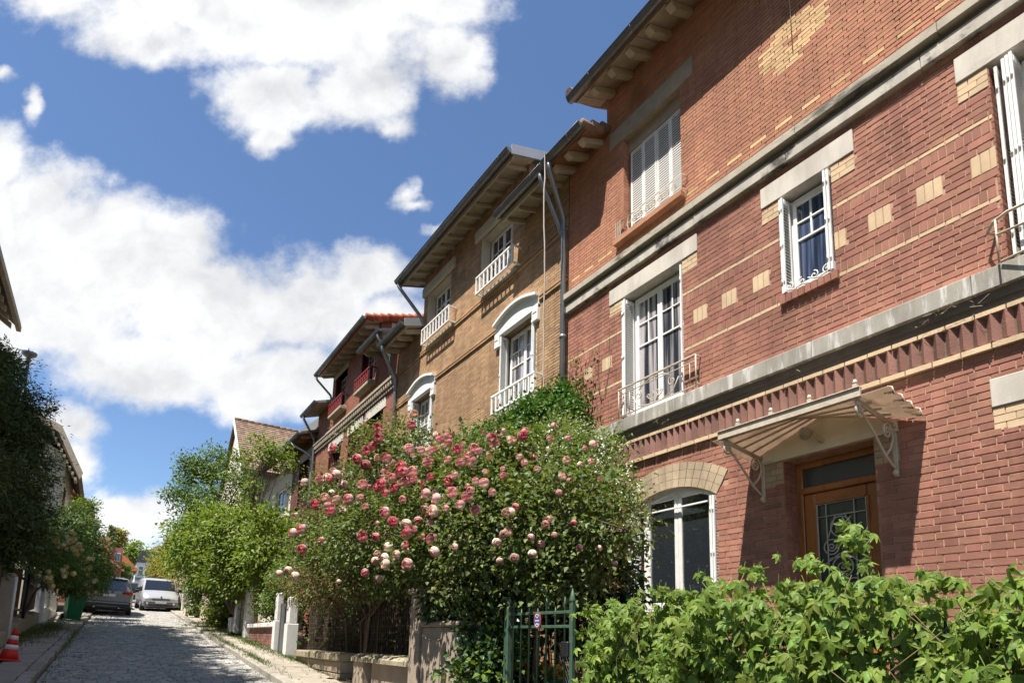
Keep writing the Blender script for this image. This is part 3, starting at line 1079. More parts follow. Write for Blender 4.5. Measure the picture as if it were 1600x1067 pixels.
# ------------------------------------------------------------------ the red brick house
def red_house():
    t = thing('brick_house', 'big red brick house with glass door canopy, stone cornices and white windows', 'house', (FX, 3.5, gz(3.5)))
    YA, YB = -1.2, 7.53
    W1 = (5.09, 6.23, 3.22, 5.15)
    W2 = (3.06, 3.66, 3.88, 5.15)
    W3 = (0.55, 1.655, 3.22, 5.15)
    WU = (5.07, 6.20, 6.10, 7.80)
    DO = (2.81, 3.755, -1.0, 2.02)
    WG = (4.64, 6.10, 0.35, 2.07)
    WR = (0.45, 1.62, 0.45, 2.04)
    holes = [W1, W2, W3, WU, DO, WG, WR]
    tall = 6.58
    wall_panel(t, YA, YB, -1.6, 5.6, holes, m_mortar)
    wall_panel(t, YA, tall, 5.6, 9.0, holes, m_mortar_shade)
    wall_panel(t, tall, YB, 5.6, 8.35, [], m_mortar_shade)
    b = MB()
    b.box(FX + .33, 12.6, YA, tall, -1.6, 9.0)
    b.box(FX + .33, 12.6, tall, YB, -1.6, 8.3)
    b.build('house_body', m_cream, t)

    # arched head over the ground-floor window: filled spandrels and voussoirs
    cy, half = (WG[0] + WG[1]) / 2, (WG[1] - WG[0]) / 2
    zs, rise = 1.83, 0.205
    Rad = (half ** 2 + rise ** 2) / (2 * rise)
    cz = zs + rise - Rad
    am = math.asin(half / Rad)
    sp = MB()
    n = 12
    arc = [(cy + Rad * math.sin(-am + 2 * am * i / n), cz + Rad * math.cos(-am + 2 * am * i / n)) for i in range(n + 1)]
    for i in range(n):
        (ya, za), (yb, zb) = arc[i], arc[i + 1]
        sp.prism([(FX - .004, ya, za), (FX - .004, yb, zb), (FX - .004, yb, WG[3] + .01), (FX - .004, ya, WG[3] + .01)], (.30, 0, 0))
    sp.build('arch_soffit', m_brick_yel, t)
    ring0 = Rad + .003
    nv = 15
    for ring, (ra, rb) in enumerate(((0, .107), (.111, .216), (.220, .315))):
        for i in range(nv):
            a0 = -am * 1.02 + 2.04 * am * (i + (0 if ring != 1 else 0)) / nv + .003
            a1 = -am * 1.02 + 2.04 * am * (i + 1) / nv - .0015
            v = MB()
            R0, R1 = ring0 + ra, ring0 + rb
            v.prism([(FX - .016, cy + R0 * math.sin(a0), cz + R0 * math.cos(a0)), (FX - .016, cy + R0 * math.sin(a1), cz + R0 * math.cos(a1)),
                     (FX - .016, cy + R1 * math.sin(a1), cz + R1 * math.cos(a1)), (FX - .016, cy + R1 * math.sin(a0), cz + R1 * math.cos(a0))], (.03, 0, 0))
            v.build('arch_brick', m_arch, t)

    # ---- bricks
    def in_arch(y, z):
        r = math.hypot(y - cy, z - cz)
        return r < ring0 + .30 and math.atan2(abs(y - cy), z - cz) < am * 1.02 and z > zs - .05

    QD = [(3.757, 3.985, 1.755, 2.022), (2.585, 2.808, 1.755, 2.022), (1.622, 1.85, 1.822, 2.022)]
    QM = [(W1[1] + .002, W1[1] + .275, 4.935, 5.13), (W1[0] - .25, W1[0] - .002, 4.935, 5.13), (W2[1] + .002, W2[1] + .225, 4.925, 5.12), (W2[0] - .25, W2[0] - .002, 4.925, 5.12), (W3[1] + .002, W3[1] + .23, 4.93, 5.125)]
    B = Bricks(t, holes + QD + QM)

    def low_pick(a, b, z0, z1, k):
        zc = (z0 + z1) / 2
        if in_arch((a + b) / 2, zc):
            return None
        return m_brick
    B.field(YA, YB, -1.3, 2.52, .0668, low_pick)

    # middle storey
    def mid_pick(a, b, z0, z1, k):
        zc, yc = (z0 + z1) / 2, (a + b) / 2
        return m_brick
    B.field(YA, YB, 3.24, 3.825, .065, mid_pick)
    B.course(YA, YB, 3.825, 3.872, m_brick_yel, off=.07)
    B.course(YA, YB, 3.872, 3.985, m_brick, bond=(.067,))
    B.field(YA, YB, 3.985, 4.14, .077, mid_pick)
    blocks = [(1.63 + .44 * i, 1.63 + .44 * i + .215) for i in range(-6, 13)]
    blocks = [(a - .0, b) for a, b in blocks]
    y = YA
    for (a, b2) in blocks:
        if a > y and b2 < YB:
            B.field(y, a, 4.14, 4.342, .067, m_brick)
            for i in range(3):
                B.put(a + i * .0717, a + (i + 1) * .0717 - .006, 4.14, 4.336, m_brick_yel)
            y = b2
    B.field(y, YB, 4.14, 4.342, .067, m_brick)
    B.field(YA, YB, 4.342, 4.495, .077, mid_pick)
    B.course(YA, YB, 4.495, 4.61, m_brick, bond=(.067,))
    B.course(YA, YB, 4.61, 4.655, m_brick_yel, off=.12)
    B.field(YA, YB, 4.655, 5.47, .065, mid_pick)

    Q = Bricks(t, [])
    for i, (a, b2, z0, z1) in enumerate(QD + QM):
        n3 = 4 if i < 2 else 3
        for k in range(n3):
            za, zb = z0 + (z1 - z0) * k / n3, z0 + (z1 - z0) * (k + 1) / n3
            cut = a + (b2 - a) * (.36 if k % 2 else .66)
            Q.put(a, cut - .008, za, zb - .008, m_quoin if i < 2 else m_brick_yel)
            Q.put(cut, b2, za, zb - .008, m_quoin if i < 2 else m_brick_yel)
    Q.write(0)

    # top storey: thin orange bricks with a golden lozenge
    def up_pick(a, b, z0, z1, k):
        zc, yc = (z0 + z1) / 2, (a + b) / 2
        st = [w for (lo, hi, w) in ((6.70, 6.79, (3.26, 3.62)), (6.79, 6.87, (3.12, 3.72)), (6.87, 7.17, (2.98, 3.80)), (7.17, 7.25, (3.12, 3.72)), (7.25, 7.34, (3.26, 3.62))) if lo <= zc < hi]
        if st and st[0][0] < yc < st[0][1] and not (abs(yc - 3.40) < .13 and abs(zc - 7.03) < .06):
            return m_brick_gold
        if abs(zc - 6.045) < .026 and k % 2 == 0:
            return m_brick_gold
        return m_brick_up
    B.field(YA, tall, 5.81, 8.95, .0525, up_pick, j=.011)
    B.field(tall, YB, 5.81, 8.32, .0525, up_pick, j=.011)
    B.write()
    reveal_bricks(t, DO[1], -1.0, 2.02, m_brick, .0668, .22)
    reveal_bricks(t, W2[1], 3.9, 5.1, m_brick, .065, .16)
    reveal_bricks(t, WU[1], 6.15, 7.76, m_brick_up, .0525, .20)
    reveal_bricks(t, W3[1], 3.25, 5.1, m_brick, .065, .20)

    # ---- stone heads
    def lintel(y0, y1, z0, z1, m, x=FX - .022, notch=None):
        b = MB()
        b.box(x, FX + .20, y0, y1, z0, z1, .006)
        return b.build('lintel', m, t)
    lintel(W1[0] - .26, W1[1] + .28, 5.135, 5.385, m_stone)
    lintel(W2[0] - .25, W2[1] + .23, 5.125, 5.385, m_stone)
    lintel(W3[0] - .25, W3[1] + .235, 5.13, 5.39, m_stone)
    lintel(WU[0] - .225, WU[1] + .30, 7.79, 8.09, m_lintel_old)
    lintel(WR[0] - .25, WR[1] + .235, 2.025, 2.27, m_stone)
    b = MB()
    b.box(FX + .09, FX + .20, WU[0] + .002, WU[1] - .002, 7.585, 7.788)
    b.build('lintel_soffit', m_lintel_old, t)
    # gabled door head under the canopy
    b = MB()
    b.prism([(FX - .03, 2.58, 2.03), (FX - .03, 3.99, 2.03), (FX - .03, 3.99, 2.14), (FX - .03, 3.30, 2.375), (FX - .03, 2.58, 2.14)], (.24, 0, 0))
    b.build('door_head', m_cream, t, label='cream gable-shaped stone head over the front door')
    b = MB()
    b.box(FX - .045, FX - .028, 2.58, 2.72, 2.07, 2.14, .004)
    b.box(FX - .045, FX - .028, 3.86, 3.99, 2.045, 2.085, .004)
    b.build('head_trim', m_cream, t)

    # ---- cornice and dog-tooth course
    def moulding(name, z0, z1, x, m, xb=FX + .05, y0=YA, y1=YB, seg=1.35):
        y = y1
        while y > y0 + .01:
            d = min(seg + rnd.uniform(-.1, .1), y - y0)
            b = MB()
            b.box(x + rnd.uniform(-.002, .002), xb, y - d + .0015, y - .0015, z0, z1, .008)
            b.build(name, m, t)
            y -= d
    moulding('cornice_stone', 3.01, 3.198, FX - .115, m_cornice)
    b = MB()
    for i in range(7):
        ya = YA + (YB - YA) * i / 7
        b.prism([(FX - .108, ya, 3.196), (FX + .02, ya, 3.196), (FX + .02, ya, 3.24), (FX - .02, ya, 3.24)], (0, (YB - YA) / 7, 0))
    b.build('cornice_weathering', m_cornice, t)
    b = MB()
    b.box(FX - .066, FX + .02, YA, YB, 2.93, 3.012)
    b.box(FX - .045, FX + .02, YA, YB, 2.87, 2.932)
    b.build('cornice_moulding', m_recess_shade, t)
    T = Bricks(t, [], proud=.055)
    T.course(YA, YB, 2.825, 2.872, m_brick_yel, bond=(.222, .222))
    T.course(YA, YB, 2.522, 2.578, m_brick_yel, bond=(.222, .222), off=.1)
    T.write(0)
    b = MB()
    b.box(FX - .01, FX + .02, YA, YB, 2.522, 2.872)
    b.build('dogtooth_ground', m_recess_shade, t)
    tooth = None
    y = YA + .05
    while y < YB - .05:
        if tooth is None:
            q = MB()
            s = .047
            q.prism([(0, -s, -.122), (.052, 0, -.122), (0, s, -.122), (-.052, 0, -.122)], (0, 0, .244))
            tooth = q.mesh('tooth_brick', m_tooth)
        o = link('tooth_brick', tooth, t)
        o.location = (FX - .008, y, 2.701)
        o.rotation_euler = (0, 0, rnd.uniform(-.03, .03))
        y += .1015
    # upper string courses
    moulding('string_course', 5.69, 5.80, FX - .12, m_ledge)
    moulding('string_course', 5.475, 5.625, FX - .068, m_fascia)
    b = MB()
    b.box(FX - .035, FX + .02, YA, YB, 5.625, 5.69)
    b.build('string_recess', m_recess_shade, t)

    # ---- windows
    window(t, W1[0] + .03, W1[1] - .10, 3.26, 5.11, FX + .15, glass=m_glass_c)
    folded_shutter(t, W1[1] - .004, -1, 3.27, 5.08, leaves=3, depth=.19)
    folded_shutter(t, W1[0] + .006, 1, 3.27, 5.08, leaves=1, depth=.19)
    window(t, W2[0] + .05, W2[1] - .03, 3.93, 5.10, FX + .13, glass=m_glass_sky, leaves=1, top=.45)
    folded_shutter(t, W2[1] - .012, -1, 3.92, 5.08, leaves=2, depth=.15, x0=FX - .05)
    folded_shutter(t, W2[0] + .006, 1, 3.92, 5.08, leaves=2, depth=.15, x0=FX - .06)
    b = MB()
    for i in range(9):
        ya = W2[0] - .03 + i * .073
        b.box(FX - .055, FX + .10, ya, ya + .066, 3.80, 3.90, .004)
    b.build('brick_sill', m_brick, t)
    window(t, W3[0], W3[1] - .19, 3.26, 5.1, FX + .16, glass=m_glass_c)
    folded_shutter(t, W3[1] - .045, -1, 3.26, 5.06, leaves=1, depth=.20, x0=FX - .02, m=m_white_old)
    folded_shutter(t, W3[1] - .11, -1, 3.26, 5.06, leaves=3, depth=.24, x0=FX - .06, m=m_white)
    # closed shutters of the top window
    ys = [WU[0] + .02 + i * (WU[1] - WU[0] - .06) / 4 for i in range(5)]
    for i in range(4):
        b = MB()
        louvre_leaf(b, ys[i] + .003, ys[i + 1] - .003, 6.20, 7.60, FX + .10 + (.006 if i % 2 else 0), 32)
        b.build('closed_shutter', m_white, t)
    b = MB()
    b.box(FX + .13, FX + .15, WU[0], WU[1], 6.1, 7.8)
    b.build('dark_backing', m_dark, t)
    b = MB()
    b.box(FX - .10, FX + .12, WU[0] - .06, WU[1] + .14, 6.02, 6.105, .006)
    b.build('brick_sill', m_brick_up, t)
    # ground floor arched window
    wg = window(t, WG[0] + .05, WG[1] - .16, .40, 2.045, FX + .10, m=m_white_old, leaves=2, top=0, fw=.075, name='arched_window')
    a = MB()
    for i in range(n):
        (ya, za), (yb, zb) = arc[i], arc[i + 1]
        a.prism([(FX + .055, ya, za - .062), (FX + .055, yb, zb - .062), (FX + .055, yb, zb + .01), (FX + .055, ya, za + .01)], (.06, 0, 0))
    a.build('window_head', m_white_old, wg)
    a = MB()
    a.box(FX + .02, FX + .05, 4.8, 5.82, 1.765, 1.785)
    a.build('curtain_rail', m_white, wg)
    folded_shutter(t, WG[0] + .006, 1, .42, 1.81, leaves=2, depth=.16, x0=FX - .05)
    folded_shutter(t, WG[1] - .006, -1, .42, 1.84, leaves=3, depth=.16, x0=FX - .04)
    window(t, WR[0] + .03, WR[1] - .03, .5, 2.0, FX + .15)

    # ---- ironwork
    def balcony(y0, y1, z0, z1, x, name='balcony_rail', centre=True, returns=True):
        b = MB()
        b.box(x - .013, x + .013, y0, y1, z1 - .012, z1 + .010, .003)
        b.tube([(x, y0, z0), (x, y1, z0)], .008, 5)
        b.tube([(x, y0, z1 - .085), (x, y1, z1 - .085)], .007, 5)
        for y in (y0 + .004, y1 - .004):
            b.tube([(x, y, z0 - .03), (x, y, z1)], .010, 6)
        yc, hw = (y0 + y1) / 2, (y1 - y0) * .30
        k = 0
        yy = y0 + .10
        while yy < y1 - .06:
            if abs(yy - yc) > hw:
                b.tube([(x, yy, z0), (x, yy, z1 - .085)], .0065, 5)
            yy += .098
        if centre:
            zc = (z0 + z1 - .085) / 2
            for sgn in (-1, 1):
                b.tube(spiral((x, yc + sgn * hw * .72, zc + .04), .072, 1.35, math.pi / 2, n=24, flip=sgn), .0075, 5)
                b.tube([(x, yc + sgn * hw * .72, zc + .11), (x, yc + sgn * hw * .4, z1 - .06), (x, yc, z1 - .03)], .0075, 5)
                b.tube([(x, yc + sgn * hw, zc + .06), (x, yc + sgn * hw * .75, z0 + .05), (x, yc + sgn * hw * .3, z0 + .008), (x, yc, z0 + .005)], .0075, 5)
                for q in range(2):
                    b.tube(spiral((x, yc + sgn * (.05 + .075 * q), zc - .02 - .015 * q), .038, 1.2, -math.pi / 2, n=18, flip=-sgn), .0065, 5)
                    b.tube([(x, yc + sgn * .01, z0), (x, yc + sgn * (.05 + .05 * q), z0 + .09), (x, yc + sgn * (.05 + .075 * q), zc - .055)], .006, 5)
            for q in (-.02, .02):
                b.tube([(x, yc + q, z1 - .085), (x, yc + q, z1)], .006, 5)
        if returns:
            for y in (y0, y1):
                b.tube([(x, y, z1 - .01), (FX, y, z1 - .01)], .009, 5)
                b.tube([(x, y, z0 + .03), (FX, y, z0 + .03)], .008, 5)
        return b.build(name, m_iron, t)
    balcony(4.82, 6.22, 3.25, 3.66, FX - .10)
    b = MB()
    yr = 1.68
    b.tube([(FX - .01, yr + .03, 3.52), (FX - .10, yr + .06, 3.52), (FX - .17, yr, 3.55), (FX - .18, yr - .1, 3.58), (FX - .18, .5, 3.60)], .013, 7)
    b.tube([(FX - .18, yr - .02, 3.42), (FX - .18, .5, 3.42)], .010, 6)
    b.tube([(FX - .18, yr - .02, 3.17), (FX - .18, yr - .02, 3.56)], .008, 6)
    b.tube([(FX - .13, yr - .02, 3.20), (FX - .20, yr - .3, 3.19), (FX - .20, .5, 3.20)], .010, 6)
    for i in range(8):
        b.tube([(FX - .18, .55 + i * .13, 3.2), (FX - .18, .55 + i * .13, 3.42)], .0065, 5)
    b.build('balcony_rail', m_iron, t)
    # rail of the shuttered top window
    b = MB()
    x = FX - .06
    for (za, zb) in ((6.36, 6.44), (6.14, 6.20)):
        b.tube([(x, WU[1] + .10, za), (x, WU[0] - .02, za)], .008, 5)
    b.tube([(x, WU[0] - .02, 6.36), (x - .02, WU[0] - .07, 6.34), (x + .03, WU[0] - .11, 6.29), (FX, WU[0] - .08, 6.27)], .008, 5)
    b.tube([(x, WU[0] - .02, 6.14), (x - .02, WU[0] - .08, 6.12), (FX, WU[0] - .10, 6.08)], .008, 5)
    for i in range(3):
        b.box(x - .008, x + .008, WU[1] + .01 + i * .045, WU[1] + .022 + i * .045, 6.10, 6.40)
    for i in range(8):
        yy = WU[0] + .10 + i * .125
        for sgn in (-1, 1):
            b.tube(spiral((x, yy + sgn * .03, 6.25), .032, 1.2, math.pi / 2 * sgn, n=14, flip=sgn), .006, 4)
        b.tube([(x, yy, 6.14), (x, yy + .02, 6.25), (x, yy, 6.36)], .006, 4)
    b.build('window_guard', m_iron, t)
    # low curly guard on the small window's sill
    b = MB()
    x = FX - .04
    for i in range(4):
        yy = W2[0] + .08 + i * .14
        b.tube(spiral((x, yy, 3.965), .05, 1.3, math.pi * .5, n=18, flip=1 if i % 2 else -1), .008, 5)
        b.tube([(x, yy - .07, 3.91), (x, yy, 3.93), (x, yy + .07, 3.97 if i % 2 else 3.92)], .008, 5)
    b.build('window_guard', m_white_old, t)

    # ---- front door
    d = MB()
    x = FX + .22
    d.box(x, x + .08, DO[0], DO[0] + .075, -1.0, 2.02, .008)
    d.box(x, x + .08, DO[1] - .075, DO[1], -1.0, 2.02, .008)
    d.box(x + .002, x + .078, DO[0] + .075, DO[1] - .075, 1.95, 2.02, .008)
    d.box(x - .02, x + .078, DO[0] + .075, DO[1] - .075, 1.665, 1.735, .01)
    door = d.build('front_door', m_wood, t)
    g = MB()
    g.box(x + .04, x + .055, DO[0] + .08, DO[1] - .08, 1.735, 1.95)
    g.build('transom_pane', m_glass_door, door)
    lf = MB()
    a0, a1 = DO[0] + .08, DO[1] - .08
    gy0, gy1, gz0, gz1 = a0 + .125, a1 - .125, .35, 1.545
    lf.box(x + .012, x + .06, a0, gy0, -1.0, 1.66, .008)
    lf.box(x + .012, x + .06, gy1, a1, -1.0, 1.66, .008)
    lf.box(x + .014, x + .058, gy0, gy1, gz1, 1.66, .008)
    lf.box(x + .014, x + .058, gy0, gy1, -1.0, gz0, .008)
    for (ya, yb, za, zb) in ((gy0 - .02, gy0 + .012, gz0, gz1), (gy1 - .012, gy1 + .02, gz0, gz1)):
        lf.box(x + .002, x + .03, ya, yb, za, zb, .006)
    lf.box(x + .003, x + .03, gy0 + .012, gy1 - .012, gz1 - .012, gz1 + .02, .006)
    leaf = lf.build('door_leaf', m_wood, door)
    g = MB()
    g.box(x + .035, x + .045, gy0, gy1, gz0, gz1)
    g.build('door_pane', m_glass_door, door)
    k = MB()
    xg = x + .012
    ir = .0075
    k.tube([(xg, gy0 + .015, gz0), (xg, gy0 + .015, gz1 - .02), (xg, gy1 - .015, gz1 - .02), (xg, gy1 - .015, gz0)], ir, 5)
    ly, ry = gy0 + .135, gy1 - .11
    k.tube([(xg, ly, gz0), (xg, ly, gz1 - .02)], ir, 5)
    k.tube([(xg, ry, gz0), (xg, ry, gz1 - .02)], ir, 5)
    k.tube([(xg, gy0 + .015, gz1 - .155), (xg, gy1 - .015, gz1 - .155)], ir, 5)
    cyy = (ly + ry) / 2
    zc = 1.265
    R0 = .105
    for (yy, zz, rr, fl) in ((cyy, zc, R0, 1), (cyy - .105, zc - .205, .078, -1), (cyy + .105, zc - .205, .078, 1), (cyy, zc - .42, R0, 1), (cyy - .105, zc - .62, .078, 1), (cyy + .105, zc - .62, .078, -1)):
        k.tube([(xg, yy + rr * math.cos(2 * math.pi * q / 22), zz + rr * math.sin(2 * math.pi * q / 22)) for q in range(22)], ir, 5, closed=True)
        k.tube(spiral((xg, yy, zz), rr * .66, 1.6, math.pi * .9, n=30, rin=.12, flip=fl), ir, 5)
        k.tube([(xg, yy + rr * fl * -.95, zz), (xg, yy + rr * -.62 * fl, zz + rr * .25)], ir, 5)
    for sgn in (-1, 1):
        k.tube([(xg, cyy + sgn * .05, gz1 - .155), (xg, cyy + sgn * (ry - ly) / 2, zc - .13)], ir, 5)
        k.tube([(xg, cyy + sgn * .02, zc - .31), (xg, cyy + sgn * (ry - ly) / 2, zc - .33)], ir, 5)
        k.tube([(xg, cyy + sgn * .02, zc - .28), (xg, cyy + sgn * .18, zc - .38)], ir, 5)
    k.build('door_grille', mat('grey_iron', (0.42, 0.42, 0.40), .5, .1, 12), door)
    k = MB()
    k.lathe([(.012, 0), (.03, -.02), (.032, -.05), (.02, -.065)], (x + .012, gy1 + .06 - .85, .55), 10, 'X')
    k.build('door_knob', mat('brass', (0.45, 0.30, 0.10), .3, .1, 8, metal=.8), door)
    s = MB()
    for i in range(4):
        s.box(FX - .28 * (i + 1) - .02, FX + .05, 2.7, 3.86, -1.0 - .17 * (i + 1), -1.0 - .17 * i, .01)
    s.build('door_step', m_slab, t)

    # ---- lamp over the door: a globe on a bracket
    b = MB()
    lx, lyy, lz = FX - .16, 3.40, 2.21
    b.tube([(FX - .02, 3.30, 2.13), (FX - .06, 3.30, 2.115), (FX - .10, 3.315, 2.15), (FX - .12, 3.34, 2.23), (FX - .15, 3.38, 2.275), (lx, lyy, lz + .055)], .011, 6)
    b.lathe([(.03, 0), (.03, .02)], (FX - .05, 3.30, 2.13), 8, 'X')
    lb = b.build('door_lamp', m_iron, t)
    b = MB()
    b.lathe([(.012, -.075), (.045, -.055), (.066, -.01), (.06, .03), (.035, .055), (.02, .062)], (lx, lyy, lz), 12)
    b.build('lamp_globe', mat('grey_globe', (0.33, 0.31, 0.27), .3, .1, 8), lb)

    # ---- eaves of the tall part and of the low wing
    xe = FX - .52
    sl = .42
    r1 = roof_slab(t, YA, 6.80, xe, 8.74, sl, 9.4, m_tile_brown, m_soffit)
    rafters(t, YA + .2, 6.42, xe, 8.73, sl, m_rafter, .40, .10, .085, fancy=True)
    gutter(t, YA, 6.84, xe - .055, 8.70)
    e = MB()
    e.tube([(xe - .10, 6.80, 8.76), (xe + .5, 6.83, 8.76 + .5 * sl), (9.4, 6.83, 8.76 + (9.4 - xe) * sl)], .085, 8)
    e.build('verge_tile', m_tile_brown, r1)
    r2 = roof_slab(t, 6.52, YB - .01, xe, 8.06, sl, 8.8, m_tile_brown, m_soffit_red)
    rafters(t, 6.72, YB - .12, xe, 8.05, sl, m_rafter, .40, .10, .085, fancy=True)
    gutter(t, 6.52, YB - .02, xe - .055, 8.03)
    e = MB()
    for i in range(7):
        xa = xe - .07 + i * .2
        e.lathe([(.05, 0), (.062, .01), (.066, .24), (.05, .25)], (xa, 6.53, 8.075 + (xa - xe) * sl), 10, 'X')
    e.build('verge_tile', m_tile_brown, r2)
    # side wall of the tall part above the wing
    downpipe(t, 7.56, FX - .10, 7.18, xe - .05, 7.38, 8.03, -1.0)
    b = MB()
    b.tube([(FX - .02, 3.42, 8.7), (FX - .016, 3.41, 7.6), (FX - .02, 3.40, 6.85)], .006, 5)
    b.build('wall_cable', m_iron, t)
    b = MB()
    for i in range(26):
        y = rnd.choice((1.95, 2.15, 2.3, 3.6, 5.4, 6.3)) + rnd.gauss(0, .08)
        z = 2.96 + rnd.uniform(-.03, .05)
        b.tube([(FX - .07, y, z), (FX - .10 + rnd.uniform(-.03, .02), y + rnd.uniform(-.05, .05), z + rnd.uniform(-.05, .02)), (FX - .12, y + rnd.uniform(-.09, .09), z + rnd.uniform(-.07, .02))], .0016, 3)
    b.build('dry_twigs', m_rafter, t, kind='stuff')
    return t


red = red_house()


# ------------------------------------------------------------------ the glass canopy
def canopy():
    t = thing('door_canopy', 'cream iron and glass canopy on scrolled brackets above the front door', 'canopy', (FX, 3.3, 2.0))
    xf = FX - .70
    zf = 2.225
    ya, yb = 4.03, 2.56
    yc = 3.29
    # front rail with clips
    b = MB()
    b.box(xf - .02, xf + .012, yb, ya + .02, zf - .035, zf + .045, .004)
    b.box(xf - .035, xf + .03, yb, ya + .02, zf + .045, zf + .056, .003)
    rail = b.build('front_rail', m_iron, t)
    for y in (3.80, 3.42, 3.02, 2.60):
        c = MB()
        c.box(xf - .03, xf + .02, y - .02, y + .02, zf + .055, zf + .085, .004)
        c.lathe([(.016, 0), (.022, .02), (.012, .045)], (xf - .01, y, zf + .085), 8)
        c.build('rail_clip', m_iron, rail)
    # wall line: low at both ends, highest over the door
    wl = lambda y: 2.335 - abs(y - yc) * (.20 / .70)
    # the ridge and the sloping glazing bars
    for s, (y0, y1) in enumerate(((yc, ya), (yc, yb))):
        for i in range(5):
            f = i / 4.0
            x = FX - .02 - f * .66
            p0 = (x, y0, wl(y0) * (1 - f) + (zf - .03) * f + (.05 * (1 - f)))
            p1 = (x, y1, wl(y1) * (1 - f) + (zf - .03) * f)
            c = MB()
            c.tube([p0, p1], .012, 5)
            c.build('glazing_bar', m_iron, t)
        for i in range(4):
            f0, f1 = i / 4.0 + .001, (i + 1) / 4.0 - .001
            g = MB()
            q = []
            for (f, y) in ((f0, y0), (f0, y1 + (.12 if s == 0 else -.22)), (f1, y1 + (.12 if s == 0 else -.22)), (f1, y0)):
                x = FX - .02 - f * .66
                yy = y
                base = wl(min(max(y, yb), ya)) * (1 - f) + (zf - .03) * f + (.05 * (1 - f) if y == y0 else 0)
                if y not in (y0,):
                    base -= (.12 if s == 0 else .22) * .27 * (1 - f)
                q.append((x, yy, base + .014))
            g.prism(q, (0, 0, .007))
            g.build('glass_pane', mat('dirty_glass', (0.50, 0.44, 0.38), .3, .15, 5, spec=.5, transl=.5, tcol=(1.25, 1.2, 1.15), stain=((0.34, 0.29, 0.24), 3, .56)), t)
    c = MB()
    c.tube([(FX - .02, yc, wl(yc) + .05), (xf, yc, zf - .02)], .016, 6)
    c.build('ridge_bar', m_iron, t)
    # hooks at the right end
    for i in range(4):
        f = .15 + i * .25
        x = FX - f * .66
        c = MB()
        y = yb - .2
        z = wl(yb) * (1 - f) + zf * f - .05
        c.tube([(x, y + .06, z + .03), (x, y - .005, z + .035), (x, y - .02, z), (x, y - .005, z + .07), (x, y + .03, z + .085)], .008, 5)
        c.build('edge_hook', m_iron, t)
    # scrolled brackets
    for y in (4.0, 2.62):
        b = MB()
        b.tube([(FX - .01, y, 2.10), (xf + .02, y, zf - .03)], .016, 6)
        b.tube([(FX - .04, y, 2.08), (xf + .02, y, zf - .055)], .012, 6)
        # long S from the outer end down to the wall foot
        S = [(xf + .04, 2.205), (xf + .055, 2.16), (xf + .10, 2.10), (xf + .20, 2.03), (xf + .30, 1.95), (xf + .40, 1.86), (xf + .50, 1.765), (xf + .60, 1.71), (xf + .665, 1.685), (FX - .02, 1.645)]
        b.tube([(x, y, z) for x, z in S], [.013] * 9 + [.016], 6)
        b.tube(spiral((xf + .085, y, 2.10), .075, 1.5, math.pi * .5, 'xz', 26, .15, 1), .012, 6)
        b.tube([(xf + .50, y, 1.77), (xf + .60, y, 1.85), (FX - .04, y, 1.95), (FX - .05, y, 2.03), (FX - .10, y, 2.085)], .012, 6)
        b.tube(spiral((FX - .145, y, 2.01), .075, 1.6, math.pi * .45, 'xz', 26, .15, 1), .012, 6)
        b.lathe([(.012, -.03), (.028, -.012), (.028, .014), (.012, .03)], (FX - .03, y, 1.635), 10)
        b.box(FX - .02, FX - .002, y - .02, y + .02, 1.60, 2.14, .004)
        b.build('scroll_bracket', m_iron, t)
    return t


canopy()


